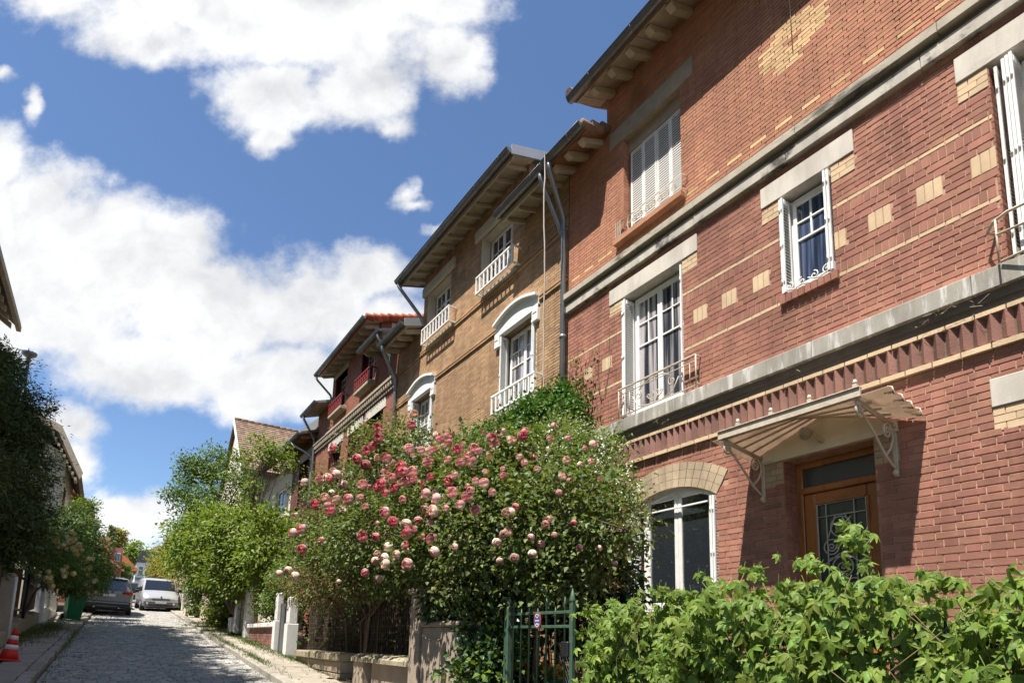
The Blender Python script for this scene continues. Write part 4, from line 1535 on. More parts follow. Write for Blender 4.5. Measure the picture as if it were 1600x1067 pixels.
# ------------------------------------------------------------------ the ochre brick house
def ochre_house():
    t = thing('brick_house', 'ochre brick house with white hooded windows and slatted white window guards', 'house', (FX, 11.2, gz(11.2)))
    YA, YB = 7.55, 14.93
    LA, LB = (8.44, 9.70, 4.28, 6.02), (12.62, 13.88, 4.30, 6.02)
    UA, UB = (9.32, 10.55, 7.42, 8.62), (11.95, 13.2, 7.42, 8.62)
    GA, GB = (8.6, 10.0, .3, 2.3), (12.4, 13.8, .4, 2.4)
    holes = [LA, LB, UA, UB, GA, GB]
    wall_panel(t, YA, 8.78, -1.3, 8.35, holes, m_mortar_dark)
    wall_panel(t, 8.78, 13.42, -1.3, 9.4, holes, m_mortar_dark)
    wall_panel(t, 13.42, YB, -1.3, 8.15, holes, m_mortar_dark)
    b = MB()
    b.box(FX + .33, 12.6, YA + .001, YB, -1.3, 8.1)
    b.box(FX + .33, 12.6, 8.78, 13.42, 8.1, 9.4)
    b.build('house_body', m_cream, t)
    B = Bricks(t, holes)
    zz = [(2.6, 6.12), (6.24, 7.06), (7.18, 8.1)]
    for (a, c) in zz:
        B.field(YA, YB, a, c, .0555, m_brick_ochre, j=.009)
    B.field(8.78, 13.42, 8.1, 9.35, .0555, m_brick_ochre, j=.009)
    B.field(YA, YB, -1.2, 2.6, .0555, m_brick_ochre, j=.009)
    B.write(300)
    # double string courses of moulded brick
    for (z0, m) in ((6.12, 0), (7.06, 0)):
        for dz in (0.0, .065):
            y = YA
            while y < YB:
                d = min(.222, YB - y)
                b = MB()
                if not any(h[0] < y + d / 2 < h[1] and h[2] < z0 + dz < h[3] for h in holes):
                    b.box(FX - .042, FX + .01, y + .003, y + d - .003, z0 + dz, z0 + dz + .042, .005)
                    b.build('string_brick', m_brick_ochre, t)
                y += d
    # hooded windows of the first floor
    for (y0, y1, z0, z1) in (LA, LB):
        w = window(t, y0 + .08, y1 - .08, z0 + .04, z1 - .02, FX + .20, glass=m_glass_c, top=.40, cols=2)
        h = MB()
        yc, hw = (y0 + y1) / 2, (y1 - y0) / 2
        n = 14
        def arcz(q):
            return .16 * (1 - q * q) ** 1.2
        lo, hi = [], []
        for i in range(n + 1):
            q = -1 + 2 * i / n
            yy = yc + q * (hw + .10)
            lo.append((yy, z1 + .02 + arcz(q) * .85))
            hi.append((yy, z1 + .19 + arcz(q) * 1.0))
        for i in range(n):
            h.prism([(FX - .05, lo[i][0], z1 - .02), (FX - .05, lo[i + 1][0], z1 - .02), (FX - .05, *hi[i + 1]), (FX - .05, *hi[i])], (.10, 0, 0))
            h.prism([(FX - .13, hi[i][0], hi[i][1]), (FX - .13, hi[i + 1][0], hi[i + 1][1]), (FX - .13, hi[i + 1][0], hi[i + 1][1] + .055), (FX - .13, hi[i][0], hi[i][1] + .055)], (.16, 0, 0))
        h.build('window_hood', m_white, t)
        for yy in (y0 - .10, y1 - .06):
            c = MB()
            c.box(FX - .075, FX + .02, yy, yy + .16, z1 - .27, z1 + .04, .008)
            c.box(FX - .085, FX + .02, yy + .02, yy + .14, z1 - .12, z1 - .06, .006)
            c.build('hood_corbel', m_white, t)
        c = MB()
        c.box(FX + .01, FX + .2, y1 - .004, y1 - .03, z0, z1 - .02, .003)
        c.box(FX + .01, FX + .2, y0 + .004, y0 + .03, z0, z1 - .02, .003)
        c.build('jamb_lining', m_white, t)
        folded_shutter(t, y0 + .045, 1, z0 + .05, z1 - .05, leaves=2, depth=.15, x0=FX - .045)
        folded_shutter(t, y1 - .045, -1, z0 + .05, z1 - .05, leaves=2, depth=.15, x0=FX - .03)
    # top windows in white-rendered reveals up to the soffit
    for (y0, y1, z0, z1) in (UA, UB):
        window(t, y0 + .06, y1 - .06, z0 + .04, z1 - .02, FX + .20, glass=m_glass, top=.95, rows=3)
        c = MB()
        c.box(FX - .006, FX + .2, y1 - .035, y1 - .003, z0, z1, .003)
        c.box(FX - .006, FX + .2, y0 + .003, y0 + .035, z0, z1, .003)
        c.box(FX - .07, FX + .26, y0 - .22, y1 + .22, z1, z1 + .24, .01)
        c.box(FX + .012, FX + .2, y0 + .036, y1 - .036, z1 - .02, z1 + .002)
        c.build('rendered_reveal', m_cream, t)

    def guard(y0, y1, z0, z1, x, n):
        b = MB()
        b.box(x - .02, x + .02, y0, y1, z1 - .045, z1, .004)
        b.box(x - .018, x + .018, y0, y1, z0, z0 + .04, .004)
        for i in range(n + 1):
            y = y0 + .018 + (y1 - y0 - .036) * i / n
            w = .02 if 0 < i < n else .018
            b.box(x - .015, x + .015, y - w, y + w, z0 + .04, z1 - .045, .003)
        for y in (y0 + .018, y1 - .018):
            b.box(x, FX + .01, y - .016, y + .016, z1 - .042, z1 - .004, .003)
            b.box(x, FX + .01, y - .016, y + .016, z0 + .004, z0 + .038, .003)
        g = b.build('window_guard', m_white, t)
        s = MB()
        s.box(FX - .10, FX + .15, y0 + .05, y1 - .05, z0 - .05, z0 + .02, .008)
        s.build('stone_sill', m_grey_render, t)
    guard(8.20, 9.63, 4.30, 4.68, FX - .20, 9)
    guard(12.38, 13.82, 4.32, 4.68, FX - .20, 9)
    guard(8.99, 10.40, 7.16, 7.56, FX - .20, 9)
    guard(11.60, 13.05, 7.14, 7.54, FX - .20, 9)
    for (y0, y1, z0, z1) in (GA, GB):
        window(t, y0 + .05, y1 - .05, z0, z1, FX + .15)
    xe = FX - .52
    sl = .30
    r = roof_slab(t, 8.62, 13.88, xe, 9.16, sl, 9.4, m_zinc, m_soffit)
    rafters(t, 8.9, 13.5, xe, 9.15, sl, m_rafter, .42, .05, .075)
    gutter(t, 8.60, 13.90, xe - .055, 9.12, .08)
    for y in (8.62, 13.88):
        v = MB()
        v.prism([(xe - .02, y, 9.02), (9.4, y, 9.02 + (9.42 - xe) * sl), (9.4, y, 9.24 + (9.42 - xe) * sl), (xe - .02, y, 9.22)], (0, .03 if y > 9 else -.03, 0))
        v.build('zinc_verge', m_zinc_light, r)
    fb = MB()
    fb.box(xe + .03, xe + .06, 8.65, 13.85, 8.98, 9.09)
    fb.build('fascia', m_rafter, r)
    r = roof_slab(t, YA - .03, 9.02, xe, 8.03, sl, 8.8, m_zinc, m_soffit)
    rafters(t, 7.75, 8.9, xe, 8.02, sl, m_rafter, .42, .05, .075)
    gutter(t, YA - .03, 9.04, xe - .055, 8.00)
    fb = MB()
    fb.box(xe + .03, xe + .06, YA, 9.0, 7.86, 7.96)
    fb.build('fascia', m_rafter, r)
    r = roof_slab(t, 13.40, YB + .02, xe, 7.83, sl, 8.8, m_zinc, m_soffit)
    rafters(t, 13.55, YB - .1, xe, 7.79, sl, m_rafter, .42, .06, .11)
    gutter(t, 13.36, YB + .02, xe - .055, 7.79)
    v = MB()
    v.prism([(xe - .02, 13.38, 7.70), (9.0, 13.38, 7.70 + 3.5 * sl), (9.0, 13.38, 7.93 + 3.5 * sl), (xe - .02, 13.38, 7.91)], (0, -.03, 0))
    v.build('zinc_verge', m_zinc_light, r)
    fb = MB()
    fb.box(xe + .03, xe + .06, 13.42, YB, 7.66, 7.76)
    fb.build('fascia', m_rafter, r)
    downpipe(t, 7.66, FX - .085, 7.05, xe - .05, 7.62, 8.0, 6.95, r=.04)
    downpipe(t, 13.55, FX - .02, 8.15, xe - .05, 13.8, 9.12, 8.0, r=.045)
    downpipe(t, 14.86, FX - .09, 6.9, xe - .05, 14.7, 7.79, -.5, r=.045)
    return t


ochre_house()


# ------------------------------------------------------------------ the dark red house with the dentil cornice
def dentil_house():
    t = thing('brick_house', 'dark red brick house beyond the ochre one, red window guards and a dentil cornice', 'house', (FX, 18.7, gz(18.7)))
    YA, YB = 14.95, 22.6
    UA, UB = (16.75, 17.95, 7.75, 9.0), (19.4, 20.6, 7.8, 9.05)
    LA, LB, LC = (15.9, 17.1, 4.4, 6.48), (17.75, 18.75, 4.4, 6.48), (19.6, 20.8, 4.4, 6.48)
    mw = brick_mat('far_red_brick', (0.30, 0.095, 0.058), (0.22, 0.07, 0.045), (0.22, 0.15, 0.11))
    wall_panel(t, YA, 16.45, -.6, 8.6, [LA], mw)
    wall_panel(t, 16.45, 21.0, -.6, 9.5, [UA, UB, LA, LB, LC], mw)
    wall_panel(t, 21.0, YB, -.6, 8.5, [], mw)
    b = MB()
    b.box(FX + .33, 12.6, YA + .001, YB, -.6, 8.4)
    b.box(FX + .33, 12.6, 16.45, 21.0, 8.4, 9.45)
    b.build('house_body', m_cream, t)
    b = MB()
    b.box(FX - .14, FX + .02, YA, YB, 7.06, 7.16, .01)
    b.box(FX - .05, FX + .02, YA, YB, 6.82, 6.90, .01)
    b.box(FX - .03, FX + .02, YA, YB, 6.90, 7.06)
    b.build('cornice', m_lintel_old, t)
    y = YA + .06
    den = None
    while y < YB - .1:
        if den is None:
            q = MB()
            q.box(-.05, .05, -.04, .04, -.065, .065, .006)
            den = q.mesh('dentil', m_lintel_old)
        o = link('dentil', den, t)
        o.location = (FX - .07, y, 6.98)
        y += .165
    for (y0, y1, z0, z1) in (LA, LB, LC):
        b = MB()
        b.box(FX - .02, FX + .2, y0 - .2, y1 + .2, z1, z1 + .30, .008)
        b.build('lintel', m_stone, t)
        window(t, y0 + .04, y1 - .04, z0, z1 - .02, FX + .18, m=m_redwood, top=.3, rows=1)
        folded_shutter(t, y1 - .01, -1, z0 + .02, z1 - .03, leaves=3, depth=.18, x0=FX - .04, m=m_redwood)
    for (y0, y1, z0, z1) in (UA, UB):
        window(t, y0 + .04, y1 - .04, z0, z1 - .02, FX + .18, m=m_grey_render, top=.4)
        folded_shutter(t, y1 - .01, -1, z0 + .05, z1 - .03, leaves=3, depth=.18, x0=FX - .02, m=m_redwood)
        b = MB()
        b.box(FX - .025, FX + .2, y0 - .18, y1 + .2, z1, z1 + .26, .008)
        b.build('lintel', m_soffit, t)
        g = MB()
        x = FX - .20
        g.box(x - .02, x + .02, y0 - .15, y1 + .02, z0 + .20, z0 + .24, .004)
        g.box(x - .02, x + .02, y0 - .15, y1 + .02, z0 - .12, z0 - .08, .004)
        g.box(x - .012, x + .012, y0 - .15, y1 + .02, z0 + .08, z0 + .10)
        for i in range(8):
            yy = y0 - .13 + i * (y1 - y0 + .13) / 7
            g.box(x - .014, x + .014, yy - .014, yy + .014, z0 - .08, z0 + .2)
            if i < 7:
                g.tube(spiral((x, yy + .09, z0 + .0), .05, 1.1, 0, n=12), .012, 4)
        for yy in (y0 - .14, y1 + .01):
            g.box(x, FX, yy - .012, yy + .012, z0 + .2, z0 + .24)
        g.build('window_guard', m_iron_red, t)
        s = MB()
        s.box(FX - .22, FX + .1, y0 - .14, y1 + .02, z0 - .27, z0 - .16, .01)
        s.build('stone_sill', m_lintel_old, t)
    xe = FX - .52
    sl = .32
    r = roof_slab(t, 16.28, 21.2, xe, 9.30, sl, 9.4, m_tile, m_soffit)
    rafters(t, 16.6, 20.9, xe, 9.26, sl, m_rafter, .5, .06, .1)
    gutter(t, 16.26, 21.24, xe - .055, 9.27)
    b = MB()
    for i in range(18):
        xa = xe - .03 + i * .22
        b.lathe([(.08, 0), (.10, .01), (.10, .25), (.085, .26)], (xa, 16.29, 9.31 + (xa - xe) * sl), 8, 'X')
    b.build('verge_tile', m_tile, r)
    r = roof_slab(t, YA - .02, 16.6, xe, 8.33, sl, 8.8, m_zinc, m_soffit)
    gutter(t, YA - .02, 16.62, xe - .055, 8.30)
    rafters(t, 15.1, 16.4, xe, 8.3, sl, m_rafter, .42, .06, .1)
    r = roof_slab(t, 20.95, 22.75, xe, 8.26, sl, 8.8, m_zinc_light, m_soffit)
    gutter(t, 20.9, 22.8, xe - .055, 8.22)
    downpipe(t, 15.02, FX - .2, 7.55, xe - .05, 15.1, 8.3, 7.1, r=.04)
    downpipe(t, 21.02, FX - .03, 8.5, xe - .05, 21.1, 9.27, 8.3, r=.04)
    downpipe(t, 22.62, FX - .09, 7.3, xe - .05, 22.5, 8.22, 0.2, r=.045)
    return t


dentil_house()


def timber_house():
    t = thing('row_house', 'narrow house under a dark deep eave with dark red shutters and brown timber', 'house', (FX, 24.3, gz(24.3)))
    YA, YB = 22.62, 26.0
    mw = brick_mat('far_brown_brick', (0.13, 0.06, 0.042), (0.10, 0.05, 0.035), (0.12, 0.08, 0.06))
    W = (23.3, 24.6, 5.0, 6.9)
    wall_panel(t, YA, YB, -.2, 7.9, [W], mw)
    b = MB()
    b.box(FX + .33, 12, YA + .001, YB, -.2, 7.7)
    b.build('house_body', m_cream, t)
    window(t, W[0] + .04, W[1] - .04, W[2], W[3], FX + .18, m=m_redwood, top=.3, rows=1)
    folded_shutter(t, W[1], 1, W[2], W[3], leaves=2, depth=.02, x0=FX - .06, m=m_redwood, th=.3)
    b = MB()
    b.box(FX - .03, FX + .1, W[0] - .3, W[1] + .3, W[3], W[3] + .35, .01)
    b.build('lintel', m_lintel_old, t)
    xe = FX - .62
    roof_slab(t, YA - .1, 26.1, xe, 7.55, .35, 9.0, m_zinc, m_soffit_red)
    gutter(t, YA - .1, 26.15, xe - .055, 7.5)
    rafters(t, YA + .1, 25.9, xe, 7.5, .35, m_soffit_red, .5, .07, .12)
    downpipe(t, 22.8, FX - .1, 6.75, xe - .05, 23.6, 7.5, .2, r=.045)


timber_house()


def cream_house():
    t = thing('row_house', 'cream rendered house with a pale grey sloping roof and a planted window sill', 'house', (FX, 29, gz(29)))
    YA, YB = 26.02, 33.0
    W = (27.0, 28.9, 5.2, 6.55)
    b = MB()
    wall_panel(t, YA, YB, .2, 7.3, [W], m_cream)
    b.box(FX + .33, 12, YA, YB, .2, 7.2)
    b.build('house_body', m_cream, t)
    window(t, W[0] + .05, W[1] - .05, W[2], W[3], FX + .1, m=m_white, top=0)
    b = MB()
    b.box(FX - .15, FX + .1, W[0] - .3, W[1] + .3, W[2] - .2, W[2] - .02, .01)
    b.box(FX - .04, FX + .05, YA, YB, 6.95, 7.3, .01)
    b.build('stone_sill', m_stone, t)
    # lean roof seen edge-on: a broad pale verge rising from the street side
    r = MB()
    r.prism([(FX - .95, YA + .33, 7.52), (9.3, YA + .33, 11.72), (13.6, YA + .33, 7.52), (13.6, YA + .33, 7.38), (9.3, YA + .33, 11.55), (FX - .85, YA + .33, 7.38)], (0, 6.6, 0))
    r.build('roof', m_tile_brown, t)
    r = MB()
    r.prism([(FX - .98, YA + .02, 7.35), (FX - .98, YA + .02, 7.62), (9.3, YA + .02, 11.85), (9.3, YA + .02, 7.35)], (0, .3, 0))
    r.build('gable_wall', m_gable, t)
    return t


cream_house()


def tiled_house():
    t = thing('row_house', 'house with a steep brown tiled roof and white gable edge behind the green tree', 'house', (FX + 1, 40, gz(40)))
    # gable towards the street end, long slope of tiles facing the viewer
    y0, y1 = 34.2, 42.0
    xa, xb = 5.25, 15.0
    b = MB()
    b.box(xa + .2, xb, y0 + .4, y1 - .1, .8, 9.1)
    b.prism([(xa + .2, y0 + .4, 9.1), (xa + .2, y1 - .1, 9.1), (xa + .2, (y0 + y1) / 2 + .2, 12.2)], (xb - xa - .2, 0, 0))
    b.build('wall', m_cream, t)
    # tiles in rows on the slope that faces towards smaller y
    ridge = Vector((0, (y0 + y1) / 2 + .2, 12.75))
    eave = Vector((0, y0, 8.8))
    b = MB()
    sl = (ridge - eave)
    n = int(sl.length / .24)
    up = Vector((1, 0, 0)).cross(sl.normalized())
    up = up if up.z > 0 else -up
    for i in range(n):
        p0 = eave + sl * (i / n)
        p1 = eave + sl * ((i + 1.25) / n)
        x = xa
        while x < xb:
            w = .23
            l = rnd.uniform(.0, .012)
            v = []
            for (p, lift) in ((p0, .035 + l), (p1, .0)):
                q = p + up * lift
                v += [(x + .006, q.y, q.z), (x + w - .006, q.y, q.z)]
            q = p0 + up * -.005
            v += [(x + .006, q.y, q.z), (x + w - .006, q.y, q.z)]
            b.add(v, [(0, 1, 3, 2), (4, 5, 1, 0)])
            x += w
    roof = MB()
    roof.prism([(xa, eave.y, eave.z), (xa, ridge.y, ridge.z), (xa, y1 + .3, eave.z), (xa, y1 + .3, eave.z - .15), (xa, ridge.y, ridge.z - .18), (xa, eave.y, eave.z - .15)], (xb - xa, 0, 0))
    rf = roof.build('roof', m_tile_brown, t)
    b.build('roof_tile', m_tile_brown, rf, kind='stuff')
    v = MB()
    v.prism([(xa - .06, eave.y - .05, eave.z - .2), (xa - .06, ridge.y, ridge.z - .2), (xa - .06, ridge.y, ridge.z + .08), (xa - .06, eave.y - .05, eave.z + .06)], (.05, 0, 0))
    v.build('verge_board', m_white, rf)
    rd = MB()
    x = xa
    while x < xb:
        rd.lathe([(.10, 0), (.13, .02), (.12, .36)], (x, ridge.y, ridge.z + .0), 8, 'X')
        x += .37
    rd.build('ridge_tile', m_tile_brown, rf)
    return t


tiled_house()


def far_right_house():
    t = thing('row_house', 'low brown roofed house end above the yellow bush at the far right side', 'house', (6.5, 66, gz(66)))
    b = MB()
    b.box(5.6, 12, 58, 70, 2.5, 9.6)
    b.build('wall', m_stone, t)
    roof_slab(t, 57.6, 70.5, 3.9, 8.4, .75, 9.0, m_tile_brown, m_soffit_red, th=.25)
    c = MB()
    c.box(5.0, 5.5, 58.6, 59.2, 9.2, 10.2)
    c.box(4.9, 5.6, 58.5, 59.3, 10.2, 10.35)
    c.build('chimney', m_grey_render, t)


far_right_house()


# ------------------------------------------------------------------ left-hand houses
def left_near_house():
    t = thing('row_house', 'house behind the conifer of which only the beige eave corner shows', 'house', (-5, 14, gz(14)))
    b = MB()
    b.box(-12, -3.35, 6.0, 19.3, -1.4, 8.3)
    b.build('wall', m_cream, t)
    r = MB()
    r.prism([(-2.62, 5.6, 8.02), (-7, 5.6, 11.5), (-12, 5.6, 8.02), (-12, 5.6, 7.86), (-7, 5.6, 11.3), (-2.62, 5.6, 7.86)], (0, 14.3, 0))
    rf = r.build('roof', m_tile_brown, t)
    g = MB()
    for i in range(28):
        y = 5.9 + i * .5
        g.prism([(-2.75, y, 7.80), (-3.36, y, 8.25), (-3.36, y, 8.10), (-2.75, y, 7.66)], (0, .08, 0))
    g.build('rafter_end', m_rafter, rf)
    g = MB()
    g.box(-2.70, -2.60, 5.6, 19.9, 7.80, 7.95, .01)
    g.build('fascia', m_soffit, rf)


left_near_house()


def left_gable_house():
    t = thing('row_house', 'pale house behind the conifer with a steep overhanging beige gable verge', 'house', (-4, 33, gz(33)))
    b = MB()
    b.box(-9, -1.95, 30.6, 37, .4, 7.2)
    b.prism([(-1.95, 30.6, 7.2), (-9, 30.6, 7.2), (-5.5, 30.6, 9.3)], (0, 6.4, 0))
    b.build('wall', m_cream, t)
    r = MB()
    r.prism([(-1.36, 29.9, 6.35), (-2.25, 29.9, 8.15), (-5.5, 29.9, 9.6), (-5.5, 29.9, 9.4), (-2.40, 29.9, 7.98), (-1.48, 29.9, 6.22)], (0, 7.6, 0))
    r.prism([(-9.5, 29.9, 6.35), (-5.5, 29.9, 9.6), (-5.5, 29.9, 9.4), (-9.4, 29.9, 6.22)], (0, 7.6, 0))
    rf = r.build('roof', m_tile_brown, t)
    v = MB()
    v.prism([(-1.40, 29.82, 6.12), (-2.29, 29.82, 7.95), (-5.5, 29.82, 9.35), (-5.5, 29.82, 9.66), (-2.2, 29.82, 8.22), (-1.31, 29.82, 6.4)], (0, .06, 0))
    v.build('verge_board', m_soffit, rf)
    g = MB()
    for i in range(9):
        f = i / 8
        x, z = -1.55 - f * .9, 6.2 + f * 1.75
        g.box(x - .04, x + .04, 29.9, 30.62, z - .12, z)
    g.build('purlin_end', m_rafter, rf)
    w = MB()
    w.box(-1.97, -1.93, 31.2, 32.2, 4.5, 6.0)
    w.build('window', m_glass, t)


left_gable_house()


def left_lantern_house():
    t = thing('row_house', 'house with a red brown roof edge and a hanging lantern beyond the pale gable', 'house', (-4, 45, gz(45)))
    b = MB()
    b.box(-8, -1.95, 42.7, 52, 1.2, 7.4)
    b.prism([(-1.95, 42.7, 7.4), (-8, 42.7, 7.4), (-5.0, 42.7, 9.9)], (0, 9.3, 0))
    b.build('wall', mat('red_render', (0.22, 0.085, 0.06), .9, .2, 3), t)
    r = MB()
    r.prism([(-1.12, 42.0, 7.15), (-2.25, 42.0, 8.2), (-5.0, 42.0, 10.6), (-5.0, 42.0, 10.38), (-2.3, 42.0, 7.97), (-1.2, 42.0, 6.95)], (0, 10.5, 0))
    r.prism([(-8.8, 42.0, 7.15), (-5.0, 42.0, 10.6), (-5.0, 42.0, 10.38), (-8.7, 42.0, 6.95)], (0, 10.5, 0))
    r.build('roof', m_tile, t)
    w = MB()
    w.box(-1.98, -1.92, 43.2, 44.4, 5.2, 6.6)
    w.build('window', m_glass, t)
    l = MB()
    l.lathe([(.12, -.5), (.20, -.1), (.24, 0), (.10, .14), (.03, .2)], (-1.55, 43.0, 6.0), 8)
    l.tube([(-1.55, 43.0, 6.2), (-1.55, 43.0, 6.5), (-1.95, 43.0, 6.5)], .025, 5)
    l.build('lantern', m_iron_black, t)


left_lantern_house()


def salmon_house():
    t = thing('house', 'salmon pink house with a square chimney block at the end of the street', 'house', (-1, 78, gz(78)))
    ms = mat('salmon_render', (0.55, 0.23, 0.155), .9, .1, 2)
    mp = mat('dusty_pink_render', (0.33, 0.13, 0.11), .9, .12, 2)
    b = MB()
    b.box(-6, .95, 75, 84, 3, 8.75)
    b.build('wall', mp, t)
    b = MB()
    b.box(-1.15, -.30, 74.6, 76, 3, 9.75)
    b.build('chimney', ms, t)
    b = MB()
    b.prism([(-1.2, 73.4, 8.2), (1.2, 73.4, 6.4), (1.2, 73.4, 6.2), (-1.2, 73.4, 8.0)], (0, 1.3, 0))
    b.prism([(-3.2, 73.4, 9.0), (-1.2, 73.4, 8.2), (-1.2, 73.4, 8.0), (-3.2, 73.4, 8.8)], (0, 1.3, 0))
    b.build('roof', mat('salmon_tile', (0.50, 0.19, 0.12), .85, .2, 4), t)
    b = MB()
    b.box(.25, .75, 74.93, 75, 7.3, 8.2)
    f = b.build('window', m_white, t)
    g = MB()
    g.box(.30, .48, 74.90, 74.93, 7.35, 8.15)
    g.box(.52, .70, 74.90, 74.93, 7.35, 8.15)
    g.build('pane', m_glass, f)


salmon_house()


def orange_house():
    t = thing('house', 'small house with a bright orange tiled roof at the end of the street', 'house', (2, 92, gz(92)))
    b = MB()
    b.box(-1, 2.5, 90.6, 97, 4.5, 8.0)
    b.build('wall', m_stone, t)
    b = MB()
    b.prism([(2.95, 90, 8.0), (1.4, 90, 9.6), (-1.5, 90, 9.6), (-1.5, 90, 7.8), (2.8, 90, 7.8)], (0, 7, 0))
    b.build('roof', mat('orange_tile', (0.56, 0.19, 0.085), .8, .2, 3), t)
    b = MB()
    b.box(1.6, 2.1, 90.55, 90.6, 6.3, 7.3)
    b.build('window', m_glass, t)


orange_house()


def white_house():
    t = thing('house', 'white house with a dark slate mansard roof closing the street', 'house', (4.5, 112, gz(112)))
    b = MB()
    b.box(3.35, 9, 110, 118, 6, 10.9)
    b.build('wall', m_white, t)
    b = MB()
    b.prism([(3.2, 109.8, 10.9), (9.2, 109.8, 10.9), (8.6, 109.8, 12.6), (3.8, 109.8, 12.6)], (0, 8.4, 0))
    b.build('roof', mat('slate', (0.055, 0.06, 0.075), .6, .2, 3), t)
    b = MB()
    b.box(3.7, 4.2, 109.95, 110, 8.9, 10.2)
    b.box(4.5, 5.0, 109.95, 110, 8.9, 10.2)
    b.build('window', m_glass, t)
    b = MB()
    b.box(3.3, 6, 109.5, 110, 8.2, 8.5)
    b.build('balcony', m_zinc, t)


white_house()
# ------------------------------------------------------------------ boundary on the right-hand side
def xf(y):
    return 3.42 + .010 * y


def railing():
    t = thing('iron_railing', 'black iron railing with wire mesh smothered by the big-leaved creeper', 'railing', (3.5, 2, gz(2)))
    x = 3.58
    b = MB()
    b.box(x - .02, x + .02, -.6, 4.2, .02, .06, .004)
    b.box(x - .02, x + .02, -.6, 4.2, -.95, -.91, .004)
    b.build('rail', m_iron_black, t)
    y = -.5
    while y < 4.2:
        c = MB()
        c.tube([(x, y, -1.1), (x, y, .12), (x, y, .2)], [.011, .011, .002], 6)
        c.build('railing_bar', m_iron_black, t)
        y += .135
    m = MB()
    for i in range(150):
        y = -.55 + i * .032
        m.tube([(x + .03, y, -1.0), (x + .03, y + .4, -.1)], .0022, 3)
        m.tube([(x + .032, y + .4, -1.0), (x + .032, y, -.1)], .0022, 3)
    m.build('wire_mesh', m_pipe, t, kind='stuff')
    w = MB()
    w.box(x - .1, x + .12, -1.0, 4.22, -1.7, -1.0, .015)
    w.build('plinth', m_grey_render, t)
    return t


railing()


def gate():
    t = thing('garden_gate', 'green iron garden gate with spiked bars hung between two posts', 'gate', (3.5, 4.85, gz(4.85)))
    x = 3.5
    b = MB()
    b.box(x - .035, x + .035, 5.30, 5.37, gz(5.3), .36, .01)
    b.tube([(x, 5.335, .36), (x, 5.335, .42), (x, 5.335, .46)], [.03, .025, .004], 8)
    b.build('gate_post', m_iron_green, t)
    b = MB()
    b.box(x - .022, x + .022, 4.27, 4.315, gz(4.3), .38, .006)
    b.tube([(x, 4.293, .37), (x, 4.293, .39), (x, 4.293, .50)], [.028, .03, .003], 8)
    b.build('gate_post', m_iron_green, t)
    for (z, nm) in ((.285, 'rail'), (.155, 'rail'), (-1.0, 'rail')):
        b = MB()
        b.box(x - .012, x + .012, 4.315, 5.30, z - .014, z + .014, .003)
        b.build(nm, m_iron_green, t)
    for i in range(7):
        y = 4.40 + i * .14
        b = MB()
        top = .34 if i % 2 else .43
        b.tube([(x, y, -1.1), (x, y, top - .08), (x, y, top - .07), (x, y, top)], [.010, .010, .015, .002], 6)
        b.build('gate_bar', m_iron_green, t)
    l = MB()
    l.box(x - .05, x - .015, 4.30, 4.40, -.12, .02, .008)
    l.build('lock_box', m_iron_black, t)


gate()


def gate_sign():
    """small enamel oval; the lettering in the photograph is too small to read"""
    t = thing('enamel_sign', 'small oval blue enamel sign with red rim on the green gate', 'sign', (3.47, 4.79, .14))
    y0, z0, x = 4.795, .215, 3.476
    n = 36

    def oval(ry, rz, xx, th):
        b = MB()
        b.prism([(xx, y0 + ry * math.cos(2 * math.pi * i / n), z0 + rz * math.sin(2 * math.pi * i / n)) for i in range(n)], (th, 0, 0))
        return b
    oval(.056, .078, x, .006).build('sign_rim', mat('sign_red', (0.36, 0.06, 0.05), .4, .1, 9), t)
    oval(.046, .068, x - .002, .003).build('sign_face', mat('sign_blue', (0.06, 0.085, 0.24), .35, .1, 9), t)
    m = mat('sign_white', (0.62, 0.62, 0.66), .4, .1, 9)
    for k, (a0, a1) in enumerate(((.62, 2.5), (3.75, 5.7))):
        b = MB()
        q = 9
        for i in range(q):
            s0 = a0 + (a1 - a0) * i / q
            s1 = s0 + (a1 - a0) / q * .72
            pts = [(x - .004, y0 + ry * math.cos(a), z0 + rz * math.sin(a)) for (ry, rz, a) in ((.036, .055, s0), (.036, .055, s1), (.044, .064, s1), (.044, .064, s0))]
            b.prism(pts, (.002, 0, 0))
        b.build('rim_marks', m, t)
    for (zz, w, h, q) in ((.030, .026, .015, 4), (-.002, .066, .013, 11), (-.034, .040, .015, 6)):
        b = MB()
        for i in range(q):
            ya = y0 - w / 2 + w * i / q
            b.box(x - .004, x - .002, ya, ya + w / q * .68, z0 + zz - h / 2, z0 + zz + h / 2)
        b.build('sign_line', m, t)


gate_sign()


def yard_bin():
    t = thing('garden_bin', 'dark green bin with a heap of yellow flowers and foliage on top, behind the gate', 'bin', (4.3, 5.75, -1.2))
    m = mat('dark_green_plastic', (0.02, 0.075, 0.035), .45, .15, 6)
    b = MB()
    b.prism([(4.02, 5.35, -1.2), (4.5, 5.35, -1.2), (4.56, 5.28, -.40), (3.97, 5.28, -.40)], (0, .8, 0))
    b.build('bin_body', m, t)
    b = MB()
    b.box(3.94, 4.58, 5.24, 6.14, -.42, -.38, .01)
    b.build('bin_rim', m, t)
    my = mat('yellow_petal', (0.62, 0.36, 0.05), .6, .25, 8, island=.3, transl=.2, tcol=(1.2, 1.1, .8))
    n = 260
    P = np.stack([RNG.uniform(3.97, 4.5, n), RNG.uniform(5.3, 6.08, n), -.38 + .12 * RNG.random(n) ** 2], 1)
    me = leaf_mesh('yellow_heap', P, unit(n) + [-.4, -.3, .3], unit(n) + [-.3, -.3, .8], np.full(n, .085), np.full(n, .07), my)
    link('yellow_heap', me, t, 'stuff')


yard_bin()


